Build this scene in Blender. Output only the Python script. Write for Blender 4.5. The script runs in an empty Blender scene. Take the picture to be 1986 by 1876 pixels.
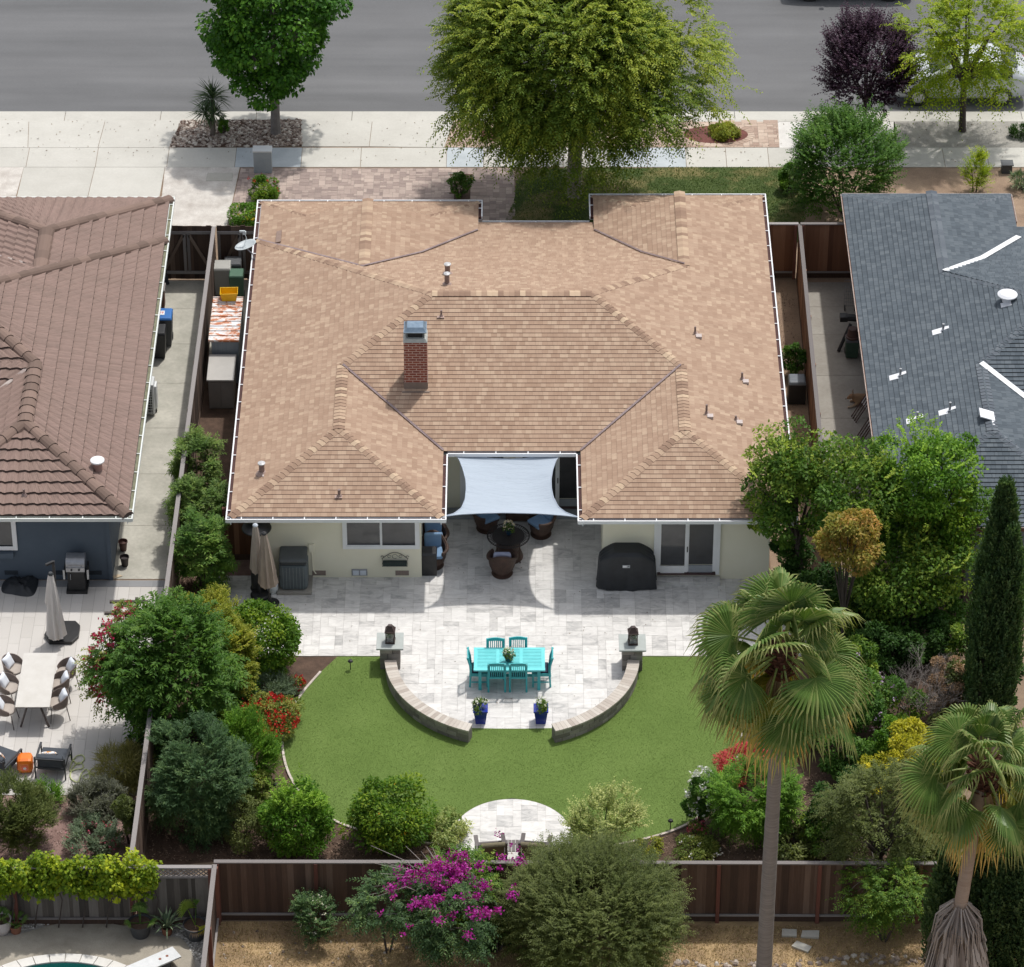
import bpy, math, random
import numpy as np
from mathutils import Vector, Matrix
R_=math.radians
# ---------------------------------------------------------------- camera, sky, sun, exposure
sc=bpy.context.scene
F=7741.;CX=993.;CY=938.;TH=R_(35.4);DI=110.6
CAMP=(0,-DI*math.cos(TH),DI*math.sin(TH))
cd=bpy.data.cameras.new('camera');cam=bpy.data.objects.new('camera',cd);sc.collection.objects.link(cam)
cd.sensor_width=36;cd.lens=36*F/1986;cd.clip_start=1;cd.clip_end=3000
cam.location=CAMP;cam.rotation_euler=(math.pi/2-TH,0,0);sc.camera=cam
sc.render.resolution_x=1024;sc.render.resolution_y=967
SUNV=Vector((.26,.40,1.)).normalized()
w=bpy.data.worlds.new('World');sc.world=w;w.use_nodes=True
nt=w.node_tree;bg=nt.nodes['Background'];sk=nt.nodes.new('ShaderNodeTexSky')
sk.sky_type='NISHITA';sk.sun_disc=False;sk.sun_elevation=math.asin(SUNV.z);sk.sun_rotation=math.atan2(SUNV.x,SUNV.y)
sk.air_density=1.0;sk.dust_density=3.0;sk.ozone_density=1.0
hs=nt.nodes.new('ShaderNodeHueSaturation');hs.inputs['Saturation'].default_value=.38   # thin high cloud whitens the sky
nt.links.new(sk.outputs[0],hs.inputs['Color']);nt.links.new(hs.outputs[0],bg.inputs[0]);bg.inputs[1].default_value=.15
sl=bpy.data.lights.new('sun','SUN');sl.energy=2.5;sl.angle=R_(1.6);sl.color=(1,.965,.92)
so=bpy.data.objects.new('sun',sl);sc.collection.objects.link(so);so.rotation_euler=SUNV.to_track_quat('Z','Y').to_euler();so.location=(10,20,60)
sc.view_settings.view_transform='Standard';sc.view_settings.look='None';sc.view_settings.exposure=0.12;sc.view_settings.gamma=1
sc.render.engine='CYCLES'
sc.cycles.max_bounces=6;sc.cycles.diffuse_bounces=4;sc.cycles.glossy_bounces=2;sc.cycles.transmission_bounces=3;sc.cycles.transparent_max_bounces=4
COL=sc.collection
rnd=random.Random(7)
def P(u,v,z=0.):
    "where the sight line through a point of the 1986-wide survey picture meets the height z"
    a=(u-CX)/F;b=(CY-v)/F
    d=(a,math.cos(TH)+b*math.sin(TH),-math.sin(TH)+b*math.cos(TH))
    t=(z-CAMP[2])/d[2]
    return Vector((CAMP[0]+t*d[0],CAMP[1]+t*d[1],z))
def ppm(x,y,z):
    return F/((y-CAMP[1])*math.cos(TH)-(z-CAMP[2])*math.sin(TH))
# ---------------------------------------------------------------- materials
def lin(c): return tuple((x/12.92 if x<=.04045 else ((x+.055)/1.055)**2.4) for x in c)
MATS={}
def newmat(name):
    m=bpy.data.materials.new(name);m.use_nodes=True;n=m.node_tree.nodes;b=n['Principled BSDF'];return m,n,m.node_tree.links,b
def mth(n,l,op,a,b=None,c=None):
    x=n.new('ShaderNodeMath');x.operation=op
    for i,s in enumerate((a,b,c)):
        if s is None: continue
        if isinstance(s,(int,float)): x.inputs[i].default_value=s
        else: l.new(s,x.inputs[i])
    return x.outputs[0]
def ramp(n,l,fac,stops,interp='LINEAR'):
    r=n.new('ShaderNodeValToRGB');r.color_ramp.interpolation=interp
    e=r.color_ramp.elements
    while len(e)<len(stops): e.new(.5)
    for i,(p,c) in enumerate(stops): e[i].position=p;e[i].color=(*c,1)
    l.new(fac,r.inputs[0]);return r.outputs[0]
def noise(n,l,co,scale,detail=4,rough=.6,dist=0):
    x=n.new('ShaderNodeTexNoise');x.inputs['Scale'].default_value=scale;x.inputs['Detail'].default_value=detail;x.inputs['Roughness'].default_value=rough;x.inputs['Distortion'].default_value=dist
    if co is not None: l.new(co,x.inputs['Vector'])
    return x.outputs['Fac']
def coords(n,l,scale=(1,1,1),kind='Object'):
    t=n.new('ShaderNodeTexCoord');mp=n.new('ShaderNodeMapping');mp.inputs['Scale'].default_value=scale
    l.new(t.outputs[kind],mp.inputs[0]);return mp.outputs[0]
def mix(n,l,f,a,b,bt='MIX'):
    x=n.new('ShaderNodeMix');x.data_type='RGBA';x.blend_type=bt
    for s,i in ((f,0),(a,6),(b,7)):
        if isinstance(s,(int,float)): x.inputs[i].default_value=s
        elif isinstance(s,tuple): x.inputs[i].default_value=(*s,1)
        else: l.new(s,x.inputs[i])
    return x.outputs[2]
def bump(n,l,b,h,strength=.3,dist=.01):
    x=n.new('ShaderNodeBump');x.inputs['Strength'].default_value=strength;x.inputs['Distance'].default_value=dist
    l.new(h,x.inputs['Height']);l.new(x.outputs[0],b.inputs['Normal'])
def attr(n,name='rnd'):
    a=n.new('ShaderNodeAttribute');a.attribute_name=name;return a.outputs['Fac']
def M(name,c1,c2=None,rough=.6,scale=6,metal=0,bmp=0,bscale=40,stretch=(1,1,1),rv=0,spec=.5,fine=.0,fscale=60,c3=None,kind='Object',coat=0):
    """general surface: c1..c2(..c3) mixed by soft noise, rv = share taken by the per-piece random value, fine = grain"""
    if name in MATS: return MATS[name]
    m,n,l,b=newmat(name);c2=c2 or c1
    co=coords(n,l,stretch,kind)
    f=noise(n,l,co,scale,5,.62)
    f=mth(n,l,'MULTIPLY_ADD',mth(n,l,'SUBTRACT',f,.5),1.8,.5)
    if rv: f=mth(n,l,'ADD',mth(n,l,'MULTIPLY',f,1-rv),mth(n,l,'MULTIPLY',attr(n),rv))
    st=[(0.05,c1),(.95,c2)] if c3 is None else [(0.05,c1),(.5,c2),(.95,c3)]
    col=ramp(n,l,f,st)
    if fine:
        g=noise(n,l,co,fscale,3,.7);g=mth(n,l,'MULTIPLY_ADD',mth(n,l,'SUBTRACT',g,.5),fine*2,1.)
        col=mix(n,l,1.,col,mth_rgb(n,l,g),'MULTIPLY')
    l.new(col,b.inputs['Base Color'])
    b.inputs['Roughness'].default_value=rough;b.inputs['Metallic'].default_value=metal
    b.inputs['Specular IOR Level'].default_value=spec;b.inputs['Coat Weight'].default_value=coat
    if bmp: bump(n,l,b,noise(n,l,co,bscale,4,.6),bmp)
    MATS[name]=m;return m
def mth_rgb(n,l,v):
    c=n.new('ShaderNodeCombineColor')
    for i in range(3): l.new(v,c.inputs[i])
    return c.outputs[0]
LG=1.34
def Leaf(name,dark,mid,light,tr=.3,rough=.55):
    if name in MATS: return MATS[name]
    if 'leaf' in name: dark,mid,light=[(min(.8,c[0]*LG*1.08),min(.8,c[1]*LG*1.0),min(.8,c[2]*LG*.80)) for c in (dark,mid,light)]
    m,n,l,b=newmat(name)
    col=ramp(n,l,attr(n),[(0,dark),(.5,mid),(1,light)])
    l.new(col,b.inputs['Base Color']);b.inputs['Roughness'].default_value=rough;b.inputs['Specular IOR Level'].default_value=.22
    t=n.new('ShaderNodeBsdfTranslucent');mx=n.new('ShaderNodeMixShader');mx.inputs[0].default_value=tr
    tc=mix(n,l,1.,col,(1.25,1.35,.55),'MULTIPLY')
    l.new(tc,t.inputs[0]);l.new(b.outputs[0],mx.inputs[1]);l.new(t.outputs[0],mx.inputs[2])
    l.new(mx.outputs[0],n['Material Output'].inputs[0]);MATS[name]=m;return m
def Glass(name,c=(.02,.022,.025),rough=.08):
    if name in MATS: return MATS[name]
    m,n,l,b=newmat(name);co=coords(n,l)
    f=noise(n,l,co,1.5,3);l.new(ramp(n,l,f,[(.3,c),(.7,tuple(x*2.2 for x in c))]),b.inputs['Base Color'])
    b.inputs['Roughness'].default_value=rough;b.inputs['Specular IOR Level'].default_value=.8;MATS[name]=m;return m
# ---------------------------------------------------------------- mesh builder
class MB:
    def __init__(s): s.v=[];s.f=[];s.m=[];s.r=[];s.uv=[];s.hasuv=False;s.T=None
    def vert(s,p):
        if s.T is not None: p=s.T@Vector(p)
        s.v.append(tuple(p));return len(s.v)-1
    def face(s,pts,mi=0,r=None,uv=None):
        ix=[s.vert(p) for p in pts];s.f.append(ix);s.m.append(mi);s.r.append(rnd.random() if r is None else r)
        s.uv.append(uv);s.hasuv|=uv is not None
    def idx(s,ix,mi=0,r=.5): s.f.append(list(ix));s.m.append(mi);s.r.append(r);s.uv.append(None)
    def box(s,c,d,mi=0,r=None,rz=0,taper=1.,rx=0,ry=0,taperx=None):
        r=rnd.random() if r is None else r
        mt=Matrix.Translation(c)@Matrix.Rotation(rz,4,'Z')@Matrix.Rotation(ry,4,'Y')@Matrix.Rotation(rx,4,'X')
        tx=taper if taperx is None else taperx
        P8=[mt@Vector((x*d[0]/2*(tx if z>0 else 1),y*d[1]/2*(taper if z>0 else 1),z*d[2]/2)) for z in(-1,1) for y in(-1,1) for x in(-1,1)]
        b=[s.vert(p) for p in P8]
        for q in ((0,2,3,1),(4,5,7,6),(0,1,5,4),(2,6,7,3),(1,3,7,5),(0,4,6,2)): s.idx([b[i] for i in q],mi,r)
    def beam(s,a,b,wd,ht,mi=0,r=None):
        a=Vector(a);b=Vector(b);d=(b-a);L=d.length;d=d/L
        up=Vector((0,0,1)) if abs(d.z)<.95 else Vector((0,1,0))
        sd=d.cross(up).normalized();u=sd.cross(d)
        r=rnd.random() if r is None else r
        k=[s.vert(p+sd*x*wd/2+u*z*ht/2) for p in(a,b) for z in(-1,1) for x in(-1,1)]
        for q in ((0,2,3,1),(4,5,7,6),(0,1,5,4),(2,6,7,3),(1,3,7,5),(0,4,6,2)): s.idx([k[i] for i in q],mi,r)
    def tube(s,pts,rad,n=8,mi=0,r=.5,cap=True,closed=False):
        pts=[Vector(p) for p in pts]
        if isinstance(rad,(int,float)): rad=[rad]*len(pts)
        rings=[];prev=None;N=len(pts)
        for i,p in enumerate(pts):
            if closed: d=pts[(i+1)%N]-pts[i-1]
            else: d=(pts[min(i+1,N-1)]-pts[max(i-1,0)])
            d.normalize()
            if prev is None: a=d.orthogonal().normalized()
            else: a=(prev-d*prev.dot(d)).normalized()
            prev=a;b=d.cross(a)
            rings.append([s.vert(p+(a*math.cos(t)+b*math.sin(t))*rad[i]) for t in [2*math.pi*k/n for k in range(n)]])
        for i in range(N if closed else N-1):
            A,B=rings[i],rings[(i+1)%N]
            for k in range(n): s.idx((A[k],A[(k+1)%n],B[(k+1)%n],B[k]),mi,r)
        if cap and not closed: s.idx(rings[0][::-1],mi,r);s.idx(rings[-1],mi,r)
    def lathe(s,prof,c=(0,0,0),n=20,mi=0,r=.5,sy=1.,cap=True):
        rings=[[s.vert((c[0]+q*math.cos(2*math.pi*k/n),c[1]+q*sy*math.sin(2*math.pi*k/n),c[2]+z)) for k in range(n)] for q,z in prof]
        for A,B in zip(rings,rings[1:]):
            for k in range(n): s.idx((A[k],A[(k+1)%n],B[(k+1)%n],B[k]),mi,r)
        if cap: s.idx(rings[0][::-1],mi,r);s.idx(rings[-1],mi,r)
    def prism(s,poly,z0,z1,mi=0,r=None,mside=None):
        r=rnd.random() if r is None else r
        A=0.
        for i in range(len(poly)): A+=poly[i-1][0]*poly[i][1]-poly[i][0]*poly[i-1][1]
        if A<0: poly=poly[::-1]
        b=[s.vert((p[0],p[1],z0)) for p in poly];t=[s.vert((p[0],p[1],z1)) for p in poly];n=len(poly)
        s.idx(t,mi,r);s.idx(b[::-1],mi,r)
        for i in range(n): s.idx((b[i],b[(i+1)%n],t[(i+1)%n],t[i]),mi if mside is None else mside,r)
    def grid(s,fn,nu,nv,mi=0,r=.5,wrap=False):
        ix=[[s.vert(fn(i/nu,j/nv)) for i in range(nu+(0 if wrap else 1))] for j in range(nv+1)]
        for j in range(nv):
            for i in range(nu):
                k=(i+1)%nu if wrap else i+1
                s.idx((ix[j][i],ix[j][k],ix[j+1][k],ix[j+1][i]),mi,r)
    def sphere(s,c,rad,n=12,mi=0,r=.5):
        if isinstance(rad,(int,float)): rad=(rad,)*3
        s.grid(lambda u,v:(c[0]+rad[0]*math.cos(2*math.pi*u)*math.sin(math.pi*v+1e-3),c[1]+rad[1]*math.sin(2*math.pi*u)*math.sin(math.pi*v+1e-3),c[2]-rad[2]*math.cos(math.pi*v)),n,n//2+1,mi,r,True)
    def build(s,name,mats,parent=None,smooth=False,loc=None,bevel=0,solid=0,sub=0):
        me=bpy.data.meshes.new(name);me.from_pydata(s.v,[],s.f)
        if not isinstance(mats,(list,tuple)): mats=[mats]
        for m in mats: me.materials.append(m)
        me.polygons.foreach_set('material_index',s.m)
        a=me.attributes.new('rnd','FLOAT','FACE');a.data.foreach_set('value',s.r)
        if s.hasuv:
            L=me.uv_layers.new(name='UVMap');d=[]
            for f,u in zip(s.f,s.uv):
                for i in range(len(f)): d.extend(u[i] if u else (0,0))
            L.data.foreach_set('uv',d)
        if smooth: me.polygons.foreach_set('use_smooth',[True]*len(s.f))
        me.update();o=bpy.data.objects.new(name,me);COL.objects.link(o)
        if parent: o.parent=parent
        if loc is not None: o.location=loc
        if bevel:
            b=o.modifiers.new('b','BEVEL');b.width=bevel;b.segments=2;b.limit_method='ANGLE'
        if solid:
            b=o.modifiers.new('s','SOLIDIFY');b.thickness=solid
        if sub:
            b=o.modifiers.new('u','SUBSURF');b.levels=sub;b.render_levels=sub
        return o
def tag(o,label=None,cat=None,group=None,kind=None):
    if label: o['label']=label
    if cat: o['category']=cat
    if group: o['group']=group
    if kind: o['kind']=kind
    return o
def thing(name,label,cat,loc=(0,0,0),rz=0,group=None):
    o=bpy.data.objects.new(name,None);o.empty_display_size=.3;COL.objects.link(o);o.location=loc;o.rotation_euler=(0,0,rz)
    return tag(o,label,cat,group)
def copy_tree(o,parent=None):
    c=o.copy();COL.objects.link(c)
    if parent: c.parent=parent
    for ch in [x for x in bpy.data.objects if x.parent==o]: copy_tree(ch,c)
    return c
def struct(name,mb,mats,label=None,**k):
    o=mb.build(name,mats,**k);o['kind']='structure'
    return o
# ---------------------------------------------------------------- foliage
class Leaves:
    def __init__(s,seed): s.g=np.random.default_rng(seed);s.V=[];s.R=[]
    def add(s,pos,axis,nrm,L,W,r):
        axis=axis/np.linalg.norm(axis,axis=1,keepdims=True).clip(1e-6)
        side=np.cross(axis,nrm);side/=np.linalg.norm(side,axis=1,keepdims=True).clip(1e-6)
        n2=np.cross(side,axis);L=np.asarray(L).reshape(-1,1)*np.ones((len(pos),1));W=np.asarray(W).reshape(-1,1)*np.ones((len(pos),1))
        v=np.stack([pos,pos+axis*L*.45+side*W/2+n2*L*.10,pos+axis*L-n2*L*.15,pos+axis*L*.45-side*W/2+n2*L*.10],1)
        s.V.append(v.reshape(-1,3));s.R.append(np.clip(r,0,1)*np.ones(len(pos)))
    def build(s,name,mat,parent=None,loc=(0,0,0)):
        V=np.concatenate(s.V).astype(np.float32);r=np.concatenate(s.R).astype(np.float32);n=len(r)
        me=bpy.data.meshes.new(name);me.vertices.add(4*n);me.vertices.foreach_set('co',V.ravel())
        me.loops.add(4*n);me.loops.foreach_set('vertex_index',np.arange(4*n,dtype=np.int32))
        me.polygons.add(n);me.polygons.foreach_set('loop_start',np.arange(0,4*n,4,dtype=np.int32));me.polygons.foreach_set('loop_total',np.full(n,4,dtype=np.int32))
        a=me.attributes.new('rnd','FLOAT','FACE');a.data.foreach_set('value',r)
        me.materials.append(mat);me.update(calc_edges=True)
        o=bpy.data.objects.new(name,me);COL.objects.link(o);o.location=loc
        if parent: o.parent=parent
        return o
def rdir(g,n):
    v=g.normal(size=(n,3));return v/np.linalg.norm(v,axis=1,keepdims=True)
def clump_centres(g,Rd,n,shell=(.55,.95),bottom=-.7,lump=.18,flat=0):
    k=0;out=[]
    d=rdir(g,n*4);d=d[d[:,2]>bottom][:n]
    lob=rdir(g,7);a=np.max(d@lob.T,axis=1)                # a few lobes swell the outline
    rad=g.uniform(shell[0],shell[1],len(d))*(1+lump*(a-.75)*3)
    return d*rad[:,None]*np.array(Rd),d
def blob(L,c0,Rd,ncl,cr,nl,ll,lw,droop=.2,up=0.,shell=(.55,.95),bottom=-.7,lump=.18,cjit=.5,tint=0,squash=.75):
    g=L.g;cs,ds=clump_centres(g,Rd,ncl,shell,bottom,lump)
    for c,d in zip(cs,ds):
        n=int(nl*g.uniform(.6,1.3));r=cr*g.uniform(.65,1.25);q=rdir(g,n);q=q+d*.45+np.array((0,0,.25));q/=np.linalg.norm(q,axis=1,keepdims=True)
        p=c+q*r*np.array((1,1,squash))*g.uniform(.45,1.05,(n,1))**.6
        ax=q*.7+rdir(g,n)*.8+np.array((0,0,up-droop));nr=np.array((0,0,1.))+rdir(g,n)*.6+q*.4
        s=g.uniform(.65,1.2,n)
        L.add(p+np.array(c0),ax,nr,ll*s,lw*s,g.uniform(0,1)*cjit+g.uniform(0,1,n)*(1-cjit)+tint)
def sprays(L,c0,Rd,ns,ln,per,ll,lw,droop=.5,shell=(.5,.95),bottom=-.7,outw=1.,upw=.0,lump=.18,cjit=.5,tint=0,side=.9,K=None,ccr=.34):
    g=L.g;K=K or max(26,int(22*(max(Rd[0],.5)/.5)**1.3));kc,kd=clump_centres(g,Rd,K,(shell[0],shell[1]-.08),bottom,lump);ci=g.integers(0,len(kc),ns)
    cr=ccr*float(np.mean(Rd))*g.uniform(.7,1.25,len(kc));q=rdir(g,ns)+kd[ci]*.7+np.array((0,0,.35));q/=np.linalg.norm(q,axis=1,keepdims=True)
    cs=kc[ci]+q*cr[ci][:,None]*g.uniform(.35,1.,(ns,1));ds=kd[ci]*.5+q*.7;tc=g.uniform(0,1,len(kc))[ci][:,None]
    D=ds*outw+rdir(g,ns)*.55+np.array((0,0,upw));D/=np.linalg.norm(D,axis=1,keepdims=True)
    le=ln*g.uniform(.55,1.3,ns);t=(np.arange(per)+.5)/per
    T=t[None,:,None];p=cs[:,None,:]+D[:,None,:]*T*le[:,None,None]+np.array((0,0,-1.))*droop*(T**2)*le[:,None,None]
    tan=D[:,None,:]+np.array((0,0,-2.))*droop*T;tan/=np.linalg.norm(tan,axis=2,keepdims=True)
    sd=np.cross(tan,np.array((0,0,1.)));sd/=np.linalg.norm(sd,axis=2,keepdims=True).clip(1e-3)
    sg=np.where(np.arange(per)%2==0,1,-1)[None,:,None]
    ax=tan*.7+sd*sg*side+g.normal(size=p.shape)*.2
    r=(tc*cjit*.55+g.uniform(0,1,(ns,1))*cjit*.45+g.uniform(0,1,(ns,per))*(1-cjit)+tint).ravel()
    n=ns*per;s=g.uniform(.7,1.2,n)*(1.1-.35*np.tile(t,ns))
    L.add(p.reshape(-1,3)+np.array(c0),ax.reshape(-1,3),np.array((0,0,1.))+rdir(g,n)*.5,ll*s,lw*s,r)
def limbs(mb,base,targets,r0,g,mi=0,fork=.45):
    b=Vector(base)
    for t in targets:
        t=Vector(t);m=b.lerp(t,.5)+Vector((g.uniform(-.1,.1),g.uniform(-.1,.1),.12*(t-b).length))
        mb.tube([b,b.lerp(m,.6),m,m.lerp(t,.6),t],[r0,r0*.8,r0*.6,r0*.38,r0*.15],6,mi)
# ================================================================ SETTING: ground, road, paving
def clip(poly,cx):
    """clip a polygon by a convex counter-clockwise polygon"""
    out=poly
    for i in range(len(cx)):
        a,b=cx[i],cx[(i+1)%len(cx)];inp=out;out=[]
        if not inp: return []
        f=lambda p:(b[0]-a[0])*(p[1]-a[1])-(b[1]-a[1])*(p[0]-a[0])
        for j in range(len(inp)):
            p,q=inp[j-1],inp[j];fp,fq=f(p),f(q)
            if (fp>=0)!=(fq>=0):
                t=fp/(fp-fq);out.append((p[0]+t*(q[0]-p[0]),p[1]+t*(q[1]-p[1])))
            if fq>=0: out.append(q)
    return out
def rect(x0,y0,x1,y1): return [(x0,y0),(x1,y0),(x1,y1),(x0,y1)]
def circle(cx,cy,r,n=48,a0=0,a1=2*math.pi): return [(cx+r*math.cos(a0+(a1-a0)*k/n),cy+r*math.sin(a0+(a1-a0)*k/n)) for k in range(n)]
def ashlar(mb,x0,y0,x1,y1,cell,sizes,clips,z0,z1,gap=.006,holes=(),seed=3):
    g=random.Random(seed);nx=int((x1-x0)/cell)+1;ny=int((y1-y0)/cell)+1;used=set()
    for j in range(ny):
        for i in range(nx):
            if (i,j) in used: continue
            w_,h_=g.choice(sizes)
            while w_>1 and any((i+k,j) in used for k in range(w_)): w_-=1
            for a in range(w_):
                for b in range(h_): used.add((i+a,j+b))
            X0,Y0=x0+i*cell,y0+j*cell;t=rect(X0+gap/2,Y0+gap/2,X0+w_*cell-gap/2,Y0+h_*cell-gap/2)
            r=g.random();dz=g.uniform(-.0015,.0015)
            cxm,cym=X0+w_*cell/2,Y0+h_*cell/2
            if any(hole(cxm,cym) for hole in holes): continue
            for c in clips:
                q=clip(t,c)
                if len(q)>2: mb.prism(q,z0,z1+dz,0,r)
def sheet(name,poly,z,mat,th=None):
    mb=MB();
    if th: mb.prism([(p[0],p[1]) for p in poly],z-th,z)
    else: mb.face([(p[0],p[1],z) for p in poly])
    return struct(name,mb,mat)
def PP(pts,z=0): return [tuple(P(u,v,z))[:2] for u,v in pts]
def smooth_poly(pts,n=6,closed=True):
    out=[];N=len(pts)
    rng=range(N) if closed else range(N-1)
    for i in rng:
        p0,p1,p2,p3=[pts[(i+k)%N] if closed else pts[min(max(i+k,0),N-1)] for k in(-1,0,1,2)]
        for k in range(n):
            t=k/n;out.append(tuple(.5*((2*p1[a])+(-p0[a]+p2[a])*t+(2*p0[a]-5*p1[a]+4*p2[a]-p3[a])*t*t+(-p0[a]+3*p1[a]-3*p2[a]+p3[a])*t**3) for a in range(len(p1))))
    if not closed: out.append(tuple(pts[-1]))
    return out
def inside(p,poly):
    c=False
    for i in range(len(poly)):
        a,b=poly[i-1],poly[i]
        if (a[1]>p[1])!=(b[1]>p[1]) and p[0]<(b[0]-a[0])*(p[1]-a[1])/(b[1]-a[1])+a[0]: c=not c
    return c
def scatter(name,poly,n,s0,s1,mat,z=0,flat=.6,label=None,cat=None,chips=False,seed=1,holes=()):
    g=np.random.default_rng(seed);xs=[p[0] for p in poly];ys=[p[1] for p in poly];pts=[]
    while len(pts)<n:
        p=(g.uniform(min(xs),max(xs)),g.uniform(min(ys),max(ys)))
        if inside(p,poly) and not any(h(*p) for h in holes): pts.append(p)
    pts=np.array(pts);s=g.uniform(s0,s1,n)
    if chips:
        L=Leaves(seed);ax=rdir(g,n)*np.array((1,1,.25));L.add(np.c_[pts,np.full(n,z)+g.uniform(.004,.03,n)],ax,np.array((0,0,1.))+rdir(g,n)*.5,s,s*.4,g.uniform(0,1,n));o=L.build(name,mat)
    else:
        base=np.array([(1,0,0),(.3,.95,0),(-.8,.6,0),(-.8,-.6,0),(.3,-.95,0),(.55,.35,.8),(-.35,.5,.85),(-.3,-.45,.8),(.5,-.4,.75)])
        F_=[(5,6,7,8),(0,1,5),(1,6,5),(1,2,6),(2,7,6),(2,3,7),(3,4,7),(4,8,7),(4,0,8),(0,5,8)]
        mb=MB()
        for (x,y),q in zip(pts,s):
            a=g.uniform(0,6.3);e=g.uniform(.65,1);c,sn=math.cos(a),math.sin(a);B=base+g.normal(size=base.shape)*.12
            o0=len(mb.v)
            for b in B: mb.v.append((x+q*(b[0]*c-b[1]*e*sn),y+q*(b[0]*sn+b[1]*e*c),z+q*flat*b[2]))
            r=g.uniform()
            for f in F_: mb.idx([o0+k for k in f],0,r)
        o=mb.build(name,mat,smooth=False)
    tag(o,label,cat,None,'stuff');return o
asphalt=M('asphalt',(.115,.117,.120),(.152,.153,.156),.9,.5,stretch=(.12,1.4,1),fine=.35,fscale=90,bmp=.15,bscale=160)
nt_=asphalt.node_tree;n=nt_.nodes;l=nt_.links;b=n['Principled BSDF'];src=b.inputs['Base Color'].links[0].from_socket
tr=noise(n,l,coords(n,l,(.05,1,1)),1.1,3,.6);pt=noise(n,l,coords(n,l,(.6,1.2,1)),.5,5,.7);k=mth(n,l,'ADD',mth(n,l,'MULTIPLY_ADD',mth(n,l,'SUBTRACT',tr,.5),.45,1.),mth(n,l,'MULTIPLY',mth(n,l,'SUBTRACT',pt,.5),.35))
l.new(mix(n,l,1.,src,mth_rgb(n,l,k),'MULTIPLY'),b.inputs['Base Color'])
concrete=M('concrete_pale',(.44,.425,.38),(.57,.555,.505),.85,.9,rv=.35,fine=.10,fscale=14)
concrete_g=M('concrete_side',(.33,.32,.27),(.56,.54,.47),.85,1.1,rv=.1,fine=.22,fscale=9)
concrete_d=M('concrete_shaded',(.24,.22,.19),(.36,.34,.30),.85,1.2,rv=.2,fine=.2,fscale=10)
concrete_b=M('concrete_new',(.38,.42,.44),(.50,.54,.56),.8,1.6,rv=.1,fine=.1,fscale=14)
aggreg=M('exposed_aggregate',(.40,.36,.32),(.66,.63,.58),.9,2.2,fine=.55,fscale=70,bmp=.3,bscale=90)
dirt=M('bare_soil',(.16,.11,.075),(.30,.22,.15),.95,1.6,fine=.45,fscale=30,bmp=.5,bscale=30)
tan=M('dry_yard_soil',(.20,.135,.095),(.40,.29,.20),.95,.8,fine=.4,fscale=26,bmp=.5,bscale=30)
mulch=M('bark_mulch',(.045,.027,.018),(.13,.08,.055),.95,3,fine=.7,fscale=45,bmp=.8,bscale=60)
redmulch=M('red_mulch',(.085,.03,.025),(.20,.075,.06),.95,3,fine=.6,fscale=45,bmp=.8,bscale=60)
pinkmulch=M('pinkish_mulch',(.17,.10,.085),(.33,.22,.19),.95,2,fine=.5,fscale=40,bmp=.6,bscale=60)
drygrass=M('dry_grass',(.17,.12,.07),(.34,.235,.13),.95,.9,c3=(.60,.43,.22),fine=.4,fscale=30,bmp=.6,bscale=40)
grit=M('joint_grit',(.20,.18,.16),(.30,.27,.24),.95,8)
gravel_g=M('grey_gravel',(.22,.21,.19),(.42,.40,.36),.9,2,fine=.6,fscale=60,bmp=.6,bscale=60)
gravel_w=M('white_gravel',(.55,.53,.49),(.75,.73,.69),.9,2,fine=.35,fscale=70,bmp=.4,bscale=60)
stone_m=M('river_stones',(.16,.12,.10),(.34,.27,.22),.8,4,c3=(.62,.57,.50),rv=.85)
def turf_mat(name,a,b,c,scale,fine,dry=None,sheen=True):
    m,n,l,bs=newmat(name);co=coords(n,l)
    f=noise(n,l,co,scale,4,.6);g=noise(n,l,coords(n,l,(1.,.35,1)),120,2,.7)
    k=mth(n,l,'ADD',mth(n,l,'MULTIPLY',f,.6),mth(n,l,'MULTIPLY',g,.4))
    col=ramp(n,l,k,[(.28,a),(.5,b),(.72,c)])
    big=noise(n,l,coords(n,l,(1,.45,1)),.8,4,.65,.4);col=mix(n,l,mth(n,l,'MULTIPLY',big,.75),col,tuple(x*1.35 for x in b),'MIX')
    if dry:
        h=noise(n,l,co,.55,4,.65);h2=ramp(n,l,h,[(.48,(0,0,0)),(.66,(1,1,1))]);col=mix(n,l,h2,col,dry)
    l.new(col,bs.inputs['Base Color']);bs.inputs['Roughness'].default_value=.9;bs.inputs['Specular IOR Level'].default_value=.2
    bump(n,l,bs,g,fine,.02);return m
turf=turf_mat('artificial_turf',(.080,.130,.027),(.112,.172,.040),(.160,.225,.062),.7,.7)
lawn_f=turf_mat('front_lawn_grass',(.035,.060,.018),(.065,.095,.028),(.12,.15,.05),1.3,1.,dry=(.30,.24,.11))
# broad base sheet, raised yards, street
g=MB();g.face([(-500,-500,-.16),(500,-500,-.16),(500,500,-.16),(-500,500,-.16)]);struct('ground',g,dirt)
YK=20.58
g=MB();g.prism(rect(-60,-60,60,YK-.75),-.15,0);struct('yard_ground',g,dirt)
YR=P(993,217,-.1).y
g=MB();g.face([(-200,YR,-.10),(200,YR,-.10),(200,YR+13.2,-.10),(-200,YR+13.2,-.10)]);struct('road',g,asphalt)
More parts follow.
